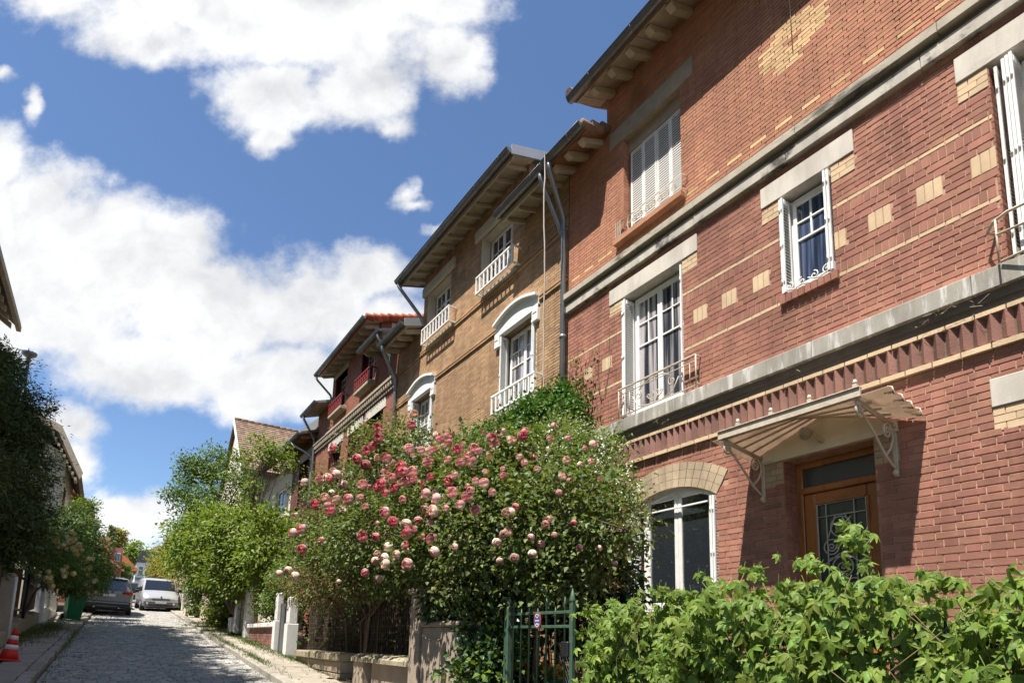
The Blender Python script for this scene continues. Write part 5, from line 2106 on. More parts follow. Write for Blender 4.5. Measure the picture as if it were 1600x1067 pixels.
def right_walls():
    m_stucco = mat('old_stucco', (0.33, 0.27, 0.21), .93, .18, 3, bump=.4, stain=((0.15, 0.115, 0.085), 2.0, .57))
    # tall stucco pillar and the lower panelled pier next to it
    t = thing('gate_pillar', 'tall brown stucco pillar half covered by the rose', 'pillar', (3.55, 7.6, gz(7.6)))
    b = MB()
    b.box(3.48, 3.80, 7.46, 7.76, gz(7.5) - .1, .62, .012)
    b.build('shaft', m_stucco, t)
    b = MB()
    b.box(3.44, 3.84, 7.42, 7.80, .62, .70, .015)
    b.build('cap', m_stucco, t)
    b = MB()
    b.box(3.45, 3.83, 7.43, 7.79, gz(7.5) - .1, -.62, .015)
    b.build('base', m_stucco, t)
    t = thing('stucco_pier', 'low panelled stucco pier dappled with sun beside the tall pillar', 'pillar', (3.55, 7.0, gz(7)))
    b = MB()
    b.box(3.50, 3.86, 6.46, 7.40, gz(7) - .1, .17, .012)
    b.build('body', m_stucco, t)
    b = MB()
    b.box(3.46, 3.90, 6.42, 7.42, .17, .24, .02)
    b.build('cap', m_stucco, t)
    b = MB()
    b.box(3.478, 3.50, 6.85, 7.34, -.55, .02, .008)
    b.box(3.478, 3.50, 6.85, 7.34, -1.0, -.66, .008)
    b.build('panel', m_stucco, t)
    # low wall with a mossy rounded cap
    m_moss = mat('mossy_stone', (0.30, 0.26, 0.18), .95, .25, 5, bump=.6, bscale=25, stain=((0.13, 0.14, 0.05), 3, .54))
    t = thing('garden_wall', 'low stucco wall with a rounded mossy cap under the dark trellis', 'wall', (3.6, 8.8, gz(8.8)))
    b = MB()
    b.box(3.58, 3.80, 7.80, 9.35, gz(8) - .3, -.36, .01)
    b.build('wall', m_stucco, t)
    b = MB()
    b.box(3.50, 3.86, 9.55, 9.98, gz(9) - .3, -.34, .012)
    b.build('end_pier', m_stucco, t)
    y = 7.78
    while y < 9.95:
        d = min(rnd.uniform(.6, .8), 10.0 - y)
        b = MB()
        b.prism([(3.46, y + .004, -.36), (3.92, y + .004, -.36), (3.92, y + .004, -.30), (3.84, y + .004, -.25), (3.69, y + .004, -.225), (3.54, y + .004, -.25), (3.46, y + .004, -.30)], (0, d - .008, 0))
        b.build('cap_stone', m_moss, t)
        y += d
    # squared-stone wall with flat cap stones
    t = thing('garden_wall', 'low wall of squared stone blocks with thick flat cap stones on the pavement', 'wall', (3.6, 12.2, gz(12.2)))
    m_block = mat('sand_stone_block', (0.34, 0.28, 0.21), .93, .18, 4, island=.14, bump=.5, bscale=30, stain=((0.16, 0.125, 0.09), 2.2, .58))
    c = MB()
    c.box(3.54, 3.80, 10.76, 13.62, gz(10.7) - .3, -.40)
    c.build('core', m_mortar, t)
    zrow = [-1.05, -.83, -.61, -.40]
    for i in range(3):
        y = 10.75
        k = i % 2
        while y < 13.62:
            d = min(.62 if k % 2 else .86, 13.63 - y)
            b = MB()
            b.box(3.505 + rnd.uniform(-.006, .006), 3.56, y + .006, y + d - .006, zrow[i] + .006, zrow[i + 1] - .004, .014)
            if y < 10.8:
                b.box(3.52, 3.79, 10.735, 10.77, zrow[i] + .006, zrow[i + 1] - .004, .01)
            if zrow[i + 1] > gz(y + d):
                b.build('stone_block', m_block, t)
            y += d
            k += 1
    y = 10.68
    while y < 13.6:
        d = min(.98, 13.68 - y)
        b = MB()
        b.box(3.44, 3.88, y + .004, y + d - .004, -.40, -.255 + rnd.uniform(-.006, .006), .022)
        b.build('cap_stone', m_moss, t)
        y += d
    # woven trellis behind the low walls
    t = thing('trellis_fence', 'brown see-through wooden trellis of thin crossed laths over the low walls', 'fence', (3.75, 11, gz(11)))
    m_lath = mat('brown_lath', (0.075, 0.052, 0.036), .9, .25, 7, island=.25)
    x = 3.92
    for (ya, yb) in ((7.8, 14.3),):
        b = MB()
        y = ya
        while y < yb:
            b.box(x, x + .008, y, y + .028, gz(y) + .1, 1.15 + rnd.uniform(-.03, .03))
            y += .085 + rnd.uniform(-.006, .006)
        b.build('upright_lath', m_lath, t, kind='stuff')
        b = MB()
        z = gz(ya) + .14
        while z < 1.12:
            y1 = min(yb, (z + 1.6 - .1) / .0733)
            if y1 > ya:
                b.box(x + .008, x + .014, ya, y1, z, z + .016)
            z += .11
        b.build('cross_lath', m_lath, t, kind='stuff')
    for y in (8.0, 10.05, 10.7, 12.4, 14.25):
        b = MB()
        b.box(x + .01, x + .09, y, y + .08, gz(y) + .05, 1.2, .006)
        b.build('post', m_lath, t)
    # white gate posts
    for (y0, w, top, lab) in ((14.40, .26, .92, 'nearer square white painted gate post beside the brown trellis'), (15.62, .22, 1.08, 'farther square white painted gate post at the end of the low brick wall')):
        t = thing('gate_post', lab, 'gate post', (3.55, y0, gz(y0)), group='pair of white gate posts')
        b = MB()
        b.box(3.46, 3.46 + w, y0, y0 + w, gz(y0) - .1, gz(y0) + .85, .012)
        b.build('base', m_white_old, t)
        b = MB()
        b.box(3.48, 3.44 + w, y0 + .02, y0 + w - .02, gz(y0) + .85, top, .03)
        b.build('shaft', m_white_old, t)
        b = MB()
        b.lathe([(.02, 0), (.045, -.008), (.045, -.02)], (3.46, y0 + .1, gz(y0) + 1.25), 8, 'X')
        b.build('bell_push', m_iron_black, t)
    t = thing('yard_gate', 'narrow grey metal gate between the two white posts', 'gate', (3.6, 15.1, gz(15.1)))
    b = MB()
    b.box(3.58, 3.61, 14.68, 15.60, gz(15) + .08, .8)
    b.build('sheet', m_zinc, t)
    b = MB()
    for y in (14.68, 15.12, 15.55):
        b.box(3.565, 3.58, y, y + .05, gz(15) + .08, .82, .004)
    b.build('frame', m_zinc, t)
    # low brick wall with a white cap
    t = thing('garden_wall', 'low rough brick wall with a smooth white cap stone near the white posts', 'wall', (3.6, 17.5, gz(17.5)))
    b = MB()
    b.box(3.58, 3.8, 15.86, 19.25, gz(15.8) - .2, .24)
    b.build('core', m_mortar, t)
    BB = Bricks(t, [], x=3.58, proud=.014)
    BB.field(15.88, 19.22, -.42, .24, .075, m_tooth, j=.012)
    BB.write(0)
    b = MB()
    b.box(3.48, 3.86, 15.84, 19.26, .24, .35, .015)
    b.build('cap_stone', m_white_old, t)
    # capped pillars
    for (y0, w, top, lab) in ((19.30, .34, 1.62, 'nearer white pillar with a domed cap, standing at the end of the low brick wall'), (20.95, .34, 1.62, 'farther white pillar with a domed cap, in front of the vine bush')):
        t = thing('gate_pillar', lab, 'pillar', (3.6, y0, gz(y0)), group='pair of domed gate pillars')
        b = MB()
        b.box(3.45, 3.45 + w, y0, y0 + w, gz(y0) - .1, top, .012)
        b.build('shaft', m_white_old, t)
        b = MB()
        b.box(3.41, 3.49 + w, y0 - .04, y0 + w + .04, top, top + .06, .015)
        b.lathe([(.24, 0), (.22, .07), (.14, .13), (.02, .155)], (3.45 + w / 2, y0 + w / 2, top + .06), 12)
        b.build('cap', m_moss, t)
    t = thing('yard_gate', 'grey slatted gate between the two domed pillars', 'gate', (3.6, 20.3, gz(20.3)))
    for i in range(11):
        b = MB()
        b.box(3.58, 3.61, 19.66, 20.93, gz(20.3) + .12 + i * .135, gz(20.3) + .24 + i * .135, .004)
        b.build('gate_slat', m_grey_render, t)
    b = MB()
    b.box(3.56, 3.58, 19.68, 19.74, gz(20.3) + .1, 1.5)
    b.box(3.56, 3.58, 20.85, 20.91, gz(20.3) + .1, 1.5)
    b.build('frame', m_zinc, t)
    t = thing('meter_box', 'small white meter cabinet standing at the foot of the domed pillar', 'cabinet', (3.4, 21.6, gz(21.6)))
    b = MB()
    b.box(3.40, 3.62, 21.45, 21.95, gz(21.4), gz(21.4) + .62, .01)
    b.build('body', m_white, t)
    b = MB()
    b.box(3.393, 3.40, 21.5, 21.9, gz(21.4) + .06, gz(21.4) + .56, .003)
    b.build('door', m_white, t)
    # pale walls and posts farther on
    t = thing('garden_wall', 'pale pinkish wall with patchy render beyond the vine bush', 'wall', (3.6, 28, gz(28)))
    mpk = mat('pink_render', (0.50, 0.40, 0.32), .92, .15, 2, bump=.3, stain=((0.30, 0.24, 0.19), 2, .56))
    b = MB()
    for i in range(4):
        y = 24.4 + i * 1.75
        b.box(3.50, 3.72, y, y + 1.74, gz(y) - .2, gz(y) + 1.25, .012)
    b.build('wall_run', mpk, t)
    for i in range(5):
        y = 31.5 + i * 1.9
        t = thing('wall_post', ['whitish square wall post, first of the row behind the silver van', 'whitish square wall post, second of the row behind the silver van', 'whitish square wall post, third of the row behind the silver van', 'whitish square wall post, fourth of the row behind the silver van', 'whitish square wall post, last of the row behind the silver van'][i], 'post', (3.5, y, gz(y)), group='pale posts of the far garden wall')
        b = MB()
        b.box(3.40, 3.66, y, y + .28, gz(y) - .2, gz(y) + 1.45, .012)
        b.build('shaft', m_white_old, t)
        b = MB()
        b.box(3.37, 3.69, y - .03, y + .31, gz(y) + 1.45, gz(y) + 1.53, .012)
        b.build('cap', m_white_old, t)
    t = thing('garden_wall', 'low pale wall running between the row of whitish posts', 'wall', (3.55, 35.5, gz(35.5)))
    b = MB()
    for i in range(4):
        y = 31.8 + i * 1.9
        b.box(3.46, 3.62, y, y + 1.58, gz(y) - .2, gz(y) + 1.05, .01)
    b.build('wall_run', mpk, t)


right_walls()


def left_walls():
    m_panel = mat('brown_board', (0.12, 0.075, 0.05), .85, .25, 4, island=.2, bump=.3)
    m_conc = mat('beige_concrete', (0.40, 0.35, 0.275), .93, .15, 3, bump=.4, stain=((0.22, 0.19, 0.14), 2, .58))
    t = thing('gate_pillar', 'beige concrete pillar under the conifer with a white pipe down its edge', 'pillar', (-1.8, 16.5, gz(16.5)))
    b = MB()
    b.box(-2.02, -1.62, 16.2, 16.65, gz(16) - .2, 1.18, .015)
    b.build('shaft', m_conc, t)
    b = MB()
    b.tube([(-1.60, 16.22, 1.1), (-1.60, 16.22, gz(16.2) + .25)], .03, 8)
    b.build('pipe', m_white, t)
    t = thing('garden_wall', 'low beige wall at the near left with dark boards above it', 'wall', (-1.75, 13, gz(13)))
    b = MB()
    for i in range(4):
        y = 9.2 + i * 1.75
        b.box(-1.95, -1.64, y, y + 1.74, gz(y) - .2, gz(y) + .52, .02)
    b.build('plinth', m_conc, t)
    for i in range(30):
        y = 9.2 + i * .232
        b = MB()
        b.box(-1.86, -1.83, y + .004, y + .228, gz(y) + .52, gz(y) + 1.75, .004)
        b.build('fence_board', m_panel, t)
    t = thing('garden_wall', 'low brownish wall with tall brown boards between the two left pillars', 'wall', (-1.75, 20, gz(20)))
    b = MB()
    for i in range(4):
        y = 16.67 + i * 1.75
        b.box(-1.95, -1.66, y, y + 1.74, gz(y) - .2, gz(y) + .55, .02)
    b.build('plinth', m_grey_render, t)
    for i in range(30):
        y = 16.7 + i * .232
        if 12 <= i <= 14:
            continue
        b = MB()
        b.box(-1.84, -1.81, y + .004, y + .228, gz(y) + .55, gz(y) + 1.7, .004)
        b.build('fence_board', m_panel, t)
    b = MB()
    b.box(-1.80, -1.77, 16.7, 23.6, gz(20) + .62, gz(20) + .67)
    b.box(-1.80, -1.77, 16.7, 23.6, gz(20) + 1.4, gz(20) + 1.45)
    b.tube([(-1.70, 19.6, gz(19.6)), (-1.70, 19.6, gz(19.6) + 1.9)], .04, 6)
    b.build('frame', m_iron_black, t)
    t = thing('gate_pillar', 'pale farther pillar below the yellow rose with a latticed white side', 'pillar', (-1.7, 24, gz(24)))
    b = MB()
    b.box(-1.98, -1.60, 23.7, 24.1, gz(23.7) - .2, 1.5, .015)
    b.build('shaft', m_white_old, t)
    b = MB()
    b.box(-2.0, -1.56, 23.66, 24.14, 1.5, 1.58, .015)
    b.build('cap', m_white_old, t)
    t = thing('balustrade', 'short pale balustrade on a low wall behind the green bin', 'balustrade', (-1.6, 26, gz(26)))
    b = MB()
    b.box(-1.75, -1.52, 24.2, 29.5, gz(24) - .1, gz(26) + .42, .015)
    b.build('plinth', m_white_old, t)
    b = MB()
    b.box(-1.73, -1.54, 24.2, 29.5, gz(26) + 1.0, gz(26) + 1.08, .015)
    b.build('top_rail', m_white_old, t)
    for i in range(18):
        b = MB()
        b.lathe([(.05, 0), (.07, .15), (.035, .35), (.055, .58)], (-1.63, 24.4 + i * .29, gz(26) + .42), 8)
        b.build('baluster', m_white_old, t)


left_walls()


# ------------------------------------------------------------------ cones, bin, lamp, cable
def cone(y, x, h, label, lean):
    t = thing('traffic_cone', label, 'traffic cone', (x, y, gz(y) + .125), local=True)
    mr = mat('cone_red', (0.62, 0.035, 0.02), .45, .1, 8)
    mw = mat('cone_white', (0.72, 0.72, 0.70), .4, .08, 8)
    b = MB()
    w = h * .30
    b.box(-w, w, -w, w, 0, .03, .012)
    b.build('base', mr, t)
    r = lambda z: .03 + (h - z) / h * h * .215
    for k, (za, zb, m) in enumerate(((.03, h * .36, mr), (h * .36, h * .50, mw), (h * .50, h * .66, mr), (h * .66, h * .78, mw), (h * .78, h, mr))):
        b = MB()
        b.lathe([(r(za), za), (r(zb), zb)], (0, 0, 0), 16)
        b.build('band' if m is mw else 'cone_body', m, t)
    t.rotation_euler = (lean, .10, .2)


cone(13.3, -1.27, .54, 'red and white traffic cone on the left pavement by the low wall', .0)


def wheelie_bin():
    t = thing('wheelie_bin', 'bright green wheelie bin leaning at the kerb behind the grey car', 'bin', (-.92, 25.6, gz(25.6) + .12), local=True)
    m = mat('green_plastic', (0.015, 0.155, 0.06), .45, .12, 5)
    b = MB()
    b.prism([(-.20, -.22, .04), (.20, -.22, .04), (.27, -.31, .92), (-.27, -.31, .92)], (0, .5, 0))
    b.build('bin_body', m, t)
    b = MB()
    b.box(-.29, .29, -.34, .30, .92, .96, .012)
    b.prism([(-.28, -.35, .96), (.28, -.35, .96), (.24, -.30, 1.0), (-.24, -.30, 1.0)], (0, .62, 0))
    b.build('lid', m, t)
    for s in (-1, 1):
        b = MB()
        b.lathe([(.09, -.03), (.10, -.02), (.10, .02), (.09, .03)], (s * .24, .24, .10), 12, 'X')
        b.build('wheel', m_blackplastic, t)
    b = MB()
    b.tube([(-.24, .32, .90), (-.24, .40, .93), (.24, .40, .93), (.24, .32, .90)], .016, 6)
    b.build('handle', m, t)
    t.rotation_euler = (.06, .05, .25)


wheelie_bin()


def lamp_post():
    t = thing('street_lamp', 'thin grey street lamp post whose flat head rises above the conifer', 'street lamp', (-2.86, 24, gz(24)))
    b = MB()
    b.tube([(-2.86, 24, gz(24)), (-2.86, 24, 4), (-2.85, 24, 8.55)], [.07, .055, .04], 8)
    b.build('post', m_zinc, t)
    b = MB()
    b.lathe([(.05, 0), (.06, .12), (.20, .22), (.21, .30), (.05, .36)], (-2.85, 24, 8.5), 12)
    b.build('lamp_head', m_zinc, t)


lamp_post()


def cable():
    m = mat('white_cable', (0.52, 0.49, 0.43), .6, .15, 20)
    b = MB()
    xe = FX - .58
    pts = [(xe + .06, 7.30, 8.02), (xe - .02, 7.33, 8.10), (xe - .09, 7.36, 8.05), (xe - .08, 7.36, 7.6)]
    for i in range(14):
        f = i / 13
        pts.append((xe - .08 + .28 * f + rnd.uniform(-.012, .012), 7.37 + .30 * f + rnd.uniform(-.015, .015), 7.4 - 4.0 * f))
    b.tube(pts, .012, 6)
    b.build('hanging_cable', m, None, label='thin white cable hanging from the gutter in front of the ochre wall', cat='cable')


cable()


# ------------------------------------------------------------------ vehicles
def car_body(secs, m, name, parent):
    """loft of rings; sec = (y, half width sill, z sill, half width belt, z belt, half width roof, z roof)"""
    rings = []
    for (y, wb, zb, ws, zs, wr, zr) in secs:
        zm = zb + (zs - zb) * .45
        half = [(wb * .86, zb), (wb, zb + .07), (ws * 1.005, zm), (ws, zs - .05), (ws * .965, zs), (wr + (ws * .965 - wr) * .12, zs + (zr - zs) * .86), (wr * .86, zs + (zr - zs) * .975), (wr * .4, zr + .01)]
        ring = [(x, y, z) for x, z in half] + [(-x, y, z) for x, z in half[::-1]]
        rings.append(ring)
    n = len(rings[0])
    b = MB()
    vs = [p for r in rings for p in r]
    fs = []
    for i in range(len(rings) - 1):
        for k in range(n):
            l = (k + 1) % n
            fs.append((i * n + k, (i + 1) * n + k, (i + 1) * n + l, i * n + l))
    b.add(vs, fs, True)
    b.add(rings[0], [list(range(n))], False)
    b.add(rings[-1], [list(range(n))[::-1]], False)
    o = b.build(name, m, parent)
    return o


def wheels(t, yr, yf, w, r):
    for (y, s) in ((yr, -1), (yr, 1), (yf, -1), (yf, 1)):
        b = MB()
        b.lathe([(r * .55, -.10), (r * .93, -.10), (r, -.07), (r, .07), (r * .93, .10), (r * .55, .10)], (s * (w - .09), y, r), 24, 'X')
        wh = b.build('wheel', m_tyre, t)
        c = MB()
        xx = s * (w - .09) + s * .095
        c.lathe([(r * .12, -.01), (r * .6, -.01), (r * .6, .01), (r * .12, .015)], (xx, y, r), 16, 'X')
        for k in range(5):
            a = 2 * math.pi * k / 5
            c.box(xx - .012, xx + .012, y + r * .3 * math.cos(a) - .03, y + r * .3 * math.cos(a) + .03, r + r * .3 * math.sin(a) - .03, r + r * .3 * math.sin(a) + .03)
        c.build('rim', m_zinc_light, wh)


m_tyre = mat('tyre', (0.022, 0.022, 0.023), .85, .15, 12)
m_carpaint = mat('grey_car_paint', (0.21, 0.215, 0.23), .32, .05, 2, metal=.35, spec=.5, coat=.7)
m_silver = mat('silver_car_paint', (0.42, 0.43, 0.445), .33, .04, 2, metal=.35, spec=.5, coat=.6)
m_darkpaint = mat('dark_car_paint', (0.02, 0.021, 0.025), .3, .05, 2, coat=.7)
m_carglass = glass_mat('car_glass', (0.012, 0.014, 0.016), .03)
m_red_lens = mat('red_lens', (0.26, 0.012, 0.012), .2, .05, 8, coat=.5)
m_lens = mat('clear_lens', (0.42, 0.43, 0.44), .12, .05, 8, coat=.8)
m_plate = mat('plate_white', (0.55, 0.56, 0.58), .45, .05, 9)
m_trim = mat('black_trim', (0.03, 0.03, 0.032), .6, .1, 9)


def slab_poly(pts, th, m, name, parent, n=None):
    """thin panel from a polygon, thickness along its normal"""
    a = [Vector(p) for p in pts]
    nr = (a[1] - a[0]).cross(a[2] - a[0]).normalized()
    b = MB()
    b.prism([p - nr * th * .5 for p in a], nr * th)
    return b.build(name, m, parent)


def suv():
    t = thing('parked_car', 'dark grey parked sport utility car seen from behind, half on the left kerb', 'car', (0.02, 31.5, gz(31.5) + .05), local=True)
    w = .90
    secs = [(.0, .80, .42, .80, .84, .62, .95), (.06, .86, .34, .88, .95, .66, 1.12), (.16, .87, .30, .90, 1.02, .67, 1.36), (.34, .88, .28, .905, 1.03, .67, 1.56), (.7, .88, .27, .91, 1.03, .68, 1.61), (1.6, .88, .26, .91, 1.02, .68, 1.63), (2.5, .88, .26, .91, 1.0, .66, 1.58), (3.1, .88, .26, .905, .98, .62, 1.30), (3.5, .88, .27, .90, .95, .66, 1.02), (4.2, .86, .30, .86, .86, .62, .88), (4.45, .78, .40, .76, .72, .5, .74)]
    car_body(secs, m_carpaint, 'body', t)
    slab_poly([(-.64, .02, 1.08), (.64, .02, 1.08), (.58, .20, 1.49), (-.58, .20, 1.49)], .02, m_carglass, 'rear_window', t)
    b = MB()
    b.box(-.66, .66, .10, .48, 1.55, 1.59, .015)
    b.build('spoiler', m_carpaint, t)
    for s in (-1, 1):
        slab_poly([(s * .50, -.01, .92), (s * .88, .05, .92), (s * .88, .08, 1.05), (s * .50, .0, 1.02)], .05, m_red_lens, 'tail_light', t)
        slab_poly([(s * .885, .55, 1.06), (s * .885, 2.9, 1.04), (s * .70, 2.35, 1.50), (s * .72, .75, 1.50)], .02, m_carglass, 'side_window', t)
        b = MB()
        b.box(s * .93, s * 1.12, 2.75, 2.9, 1.02, 1.18, .03)
        b.box(s * .88, s * .95, 2.8, 2.88, 1.03, 1.08, .01)
        b.build('wing_mirror', m_trim, t)
        b = MB()
        b.tube([(s * .64, .6, 1.63), (s * .64, .8, 1.68), (s * .63, 2.2, 1.68), (s * .62, 2.4, 1.62)], .015, 6)
        b.build('roof_rail', m_trim, t)
    b = MB()
    b.box(-.86, .86, -.05, .12, .34, .60, .03)
    b.build('bumper', m_trim, t)
    b = MB()
    b.box(-.80, .80, -.06, -.03, .50, .57, .01)
    b.build('bumper_strip', m_carpaint, t)
    b = MB()
    b.box(-.27, .27, -.03, .03, .80, .92, .004)
    b.build('number_plate', m_plate, t)
    b = MB()
    b.box(-.42, .42, -.055, -.02, .36, .40, .01)
    b.build('skid_plate', m_zinc, t)
    for s in (-1, 1):
        b = MB()
        b.tube([(s * .45, -.06, .33), (s * .45, .1, .33)], .035, 8)
        b.build('exhaust', m_zinc_light, t)
    wheels(t, .85, 3.45, .90, .36)
    b = MB()
    b.box(-.82, .82, .4, 4.2, .18, .32)
    b.build('underbody', m_trim, t)
    t.rotation_euler = (math.atan(.0733), .035, -.03)


suv()


def van():
    t = thing('parked_van', 'silver compact van facing the viewer, parked on the right of the street', 'van', (2.42, 37.5, gz(37.5) + .02), local=True)
    secs = [(.0, .74, .34, .74, .66, .50, .70), (.05, .80, .26, .80, .74, .56, .78), (.20, .84, .24, .84, .86, .62, .90), (.55, .85, .23, .86, .98, .68, 1.02), (1.0, .86, .23, .87, 1.02, .72, 1.12), (1.45, .86, .23, .89, 1.03, .74, 1.61), (1.75, .86, .23, .89, 1.03, .75, 1.71), (2.6, .86, .24, .89, 1.03, .76, 1.76), (3.6, .86, .25, .89, 1.03, .76, 1.74), (4.0, .84, .30, .86, 1.0, .72, 1.68), (4.12, .80, .4, .80, .9, .68, 1.5)]
    car_body(secs, m_silver, 'body', t)
    slab_poly([(-.74, .93, 1.10), (.74, .93, 1.10), (.66, 1.40, 1.645), (-.66, 1.40, 1.645)], .02, m_carglass, 'windscreen', t)
    for s in (-1, 1):
        slab_poly([(s * .875, 1.15, 1.06), (s * .875, 2.2, 1.06), (s * .745, 2.2, 1.50), (s * .735, 1.55, 1.48)], .02, m_carglass, 'side_window', t)
        slab_poly([(s * .45, .07, .70), (s * .79, .10, .72), (s * .835, .30, .90), (s * .60, .14, .83)], .04, m_lens, 'headlight', t)
        b = MB()
        b.box(s * .92, s * 1.10, 1.15, 1.28, 1.02, 1.24, .03)
        b.box(s * .86, s * .94, 1.18, 1.26, 1.05, 1.10, .01)
        b.build('wing_mirror', m_trim, t)
        b = MB()
        b.lathe([(.05, -.02), (.06, 0), (.05, .02)], (s * .62, -.03, .42), 12, 'Y')
        b.build('fog_light', m_lens, t)
    b = MB()
    b.box(-.80, .80, -.04, .08, .26, .56, .03)
    b.build('bumper', mat('grey_bumper', (0.13, 0.135, 0.14), .6, .1, 6), t)
    b = MB()
    b.box(-.55, .55, -.06, -.02, .28, .40, .01)
    for k in range(2):
        b.box(-.42, .42, -.01, .05, .60 + k * .06, .64 + k * .06, .006)
    b.build('grille', m_trim, t)
    b = MB()
    b.box(-.26, .26, -.075, -.055, .43, .54, .004)
    b.build('number_plate', m_plate, t)
    e = MB()
    e.prism([(0, .01, .70), (.045, .02, .775), (0, .03, .85), (-.045, .02, .775)], (0, -.02, 0))
    e.prism([(0, -.012, .74), (.02, -.006, .775), (0, .0, .81), (-.02, -.006, .775)], (0, -.008, 0))
    e.build('badge', m_zinc, t)
    for k in (-.25, .22):
        b = MB()
        b.tube([(k, .95, 1.07), (k + .3, 1.02, 1.13), (k + .42, 1.06, 1.17)], .008, 4)
        b.build('wiper', m_trim, t)
    wheels(t, 3.35, .72, .87, .31)
    b = MB()
    b.box(-.78, .78, .4, 3.9, .16, .28)
    b.build('underbody', m_trim, t)
    t.rotation_euler = (math.atan(.0733), 0, .05)


van()


def small_car():
    t = thing('parked_car', 'black hatchback with a red tail light beyond the silver van', 'car', (1.75, 49.5, gz(49.5)), local=True)
    secs = [(.0, .76, .42, .76, .80, .55, .86), (.06, .80, .32, .82, .92, .58, 1.0), (.30, .83, .28, .85, .96, .58, 1.30), (.55, .84, .26, .86, .97, .60, 1.42), (1.6, .84, .25, .86, .96, .62, 1.46), (2.3, .84, .25, .86, .94, .58, 1.38), (2.9, .84, .25, .85, .92, .6, 1.0), (3.6, .82, .3, .82, .84, .55, .86), (3.9, .74, .4, .72, .7, .45, .72)]
    car_body(secs, m_darkpaint, 'body', t)
    slab_poly([(-.55, .03, 1.0), (.55, .03, 1.0), (.50, .28, 1.36), (-.50, .28, 1.36)], .02, m_carglass, 'rear_window', t)
    for s in (-1, 1):
        slab_poly([(s * .58, .01, .82), (s * .83, .06, .82), (s * .83, .12, 1.0), (s * .60, .05, .98)], .03, m_red_lens, 'tail_light', t)
    b = MB()
    b.box(-.25, .25, -.02, .02, .62, .72, .004)
    b.build('number_plate', m_plate, t)
    wheels(t, .7, 3.1, .85, .31)
    t.rotation_euler = (math.atan(.0733), 0, 0)
    t2 = thing('parked_car', 'dark car whose roof just shows ahead of the grey sport utility car', 'car', (.05, 38.2, gz(38.2)), local=True)
    car_body([(y, a, b_, c, d, e, f * 1.08) for (y, a, b_, c, d, e, f) in secs], m_darkpaint, 'body', t2)
    slab_poly([(-.55, .10, 1.06), (.55, .10, 1.06), (.50, .36, 1.44), (-.50, .36, 1.44)], .02, m_carglass, 'rear_window', t2)
    wheels(t2, .7, 3.1, .85, .31)
    t2.rotation_euler = (math.atan(.0733), 0, 0)


small_car()
# ------------------------------------------------------------------ leaf materials
m_leaf_creeper = mat('creeper_leaf', (0.138, 0.206, 0.034), .52, .2, 5, island=.36, hue=.022, transl=.30, spec=.28)
m_leaf_rose = mat('rose_leaf', (0.120, 0.158, 0.055), .5, .22, 3, island=.5, hue=.03, transl=.28, spec=.25)
m_leaf_ivy = mat('ivy_leaf', (0.055, 0.125, 0.022), .45, .25, 3, island=.35, hue=.02, transl=.25)
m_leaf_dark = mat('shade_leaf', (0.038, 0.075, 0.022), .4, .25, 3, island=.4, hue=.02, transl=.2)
m_leaf_jasmine = mat('jasmine_leaf', (0.165, 0.22, 0.075), .4, .22, 3, island=.35, hue=.02, transl=.25)
m_leaf_bright = mat('bright_leaf', (0.150, 0.205, 0.040), .5, .22, 2, island=.32, hue=.022, transl=.35)
m_leaf_mid = mat('mid_leaf', (0.105, 0.160, 0.036), .5, .25, 2, island=.35, hue=.022, transl=.3)
m_leaf_conifer = mat('conifer_spray', (0.085, 0.125, 0.045), .65, .25, 2, island=.4, hue=.02, transl=.12)
m_leaf_dry = mat('dry_leaf', (0.17, 0.125, 0.055), .8, .25, 4, island=.4, hue=.03, transl=.15)
m_leaf_olive = mat('olive_leaf', (0.075, 0.115, 0.032), .5, .25, 2, island=.35, hue=.03, transl=.25)
m_leaf_yellow = mat('yellow_leaf', (0.27, 0.235, 0.050), .6, .2, 2, island=.3, hue=.02, transl=.3)
m_grass = mat('grass_blade', (0.10, 0.15, 0.035), .6, .25, 2, island=.35, hue=.025, transl=.3)
m_stem = mat('green_stem', (0.16, 0.14, 0.06), .8, .2, 8)


# ------------------------------------------------------------------ the big-leaved creeper on the railing
def leaflet_geometry(L, W, droop):
    """pointed oval leaflet folded along its midrib; returns vertices and triangles in its own frame (axis +y, normal +z)"""
    t = [0, .22, .50, .78, 1.0]
    w = [0.05, .78, 1.0, .58, 0]
    V, F = [], []
    for i in range(5):
        y = L * t[i]
        z = -droop * L * t[i] ** 2
        h = W * .5 * w[i]
        V += [(-h, y, z + h * .35), (0, y, z), (h, y, z + h * .35)]
    for i in range(4):
        a = i * 3
        F += [(a, a + 1, a + 4), (a, a + 4, a + 3), (a + 1, a + 2, a + 5), (a + 1, a + 5, a + 4)]
    return np.array(V), np.array(F)


def palmate(seed):
    r = random.Random(seed)
    V, F = [], []
    for k, (ang, s) in enumerate(((-98, .66), (-48, .9), (0, 1.0), (50, .9), (100, .66))):
        v, f = leaflet_geometry(.073 * s * r.uniform(.85, 1.12), .036 * s * r.uniform(.9, 1.15), r.uniform(.25, .6))
        a = math.radians(-ang + r.uniform(-8, 8))
        tilt = r.uniform(-.35, .1)
        c, s_ = math.cos(a), math.sin(a)
        v2 = v.copy()
        v2[:, 2] += v[:, 1] * tilt
        x = v2[:, 0] * c - v2[:, 1] * s_
        y = v2[:, 0] * s_ + v2[:, 1] * c
        F.append(f + sum(len(q) for q in V))
        V.append(np.stack([x, y, v2[:, 2]], 1))
    # leaf stalk
    o = sum(len(q) for q in V)
    V.append(np.array([(-.0018, 0, 0), (.0018, 0, 0), (.0018, -.07, -.02), (-.0018, -.07, -.02)]))
    F.append(np.array([(0, 1, 2), (0, 2, 3)]) + o)
    return np.concatenate(V), np.concatenate(F)


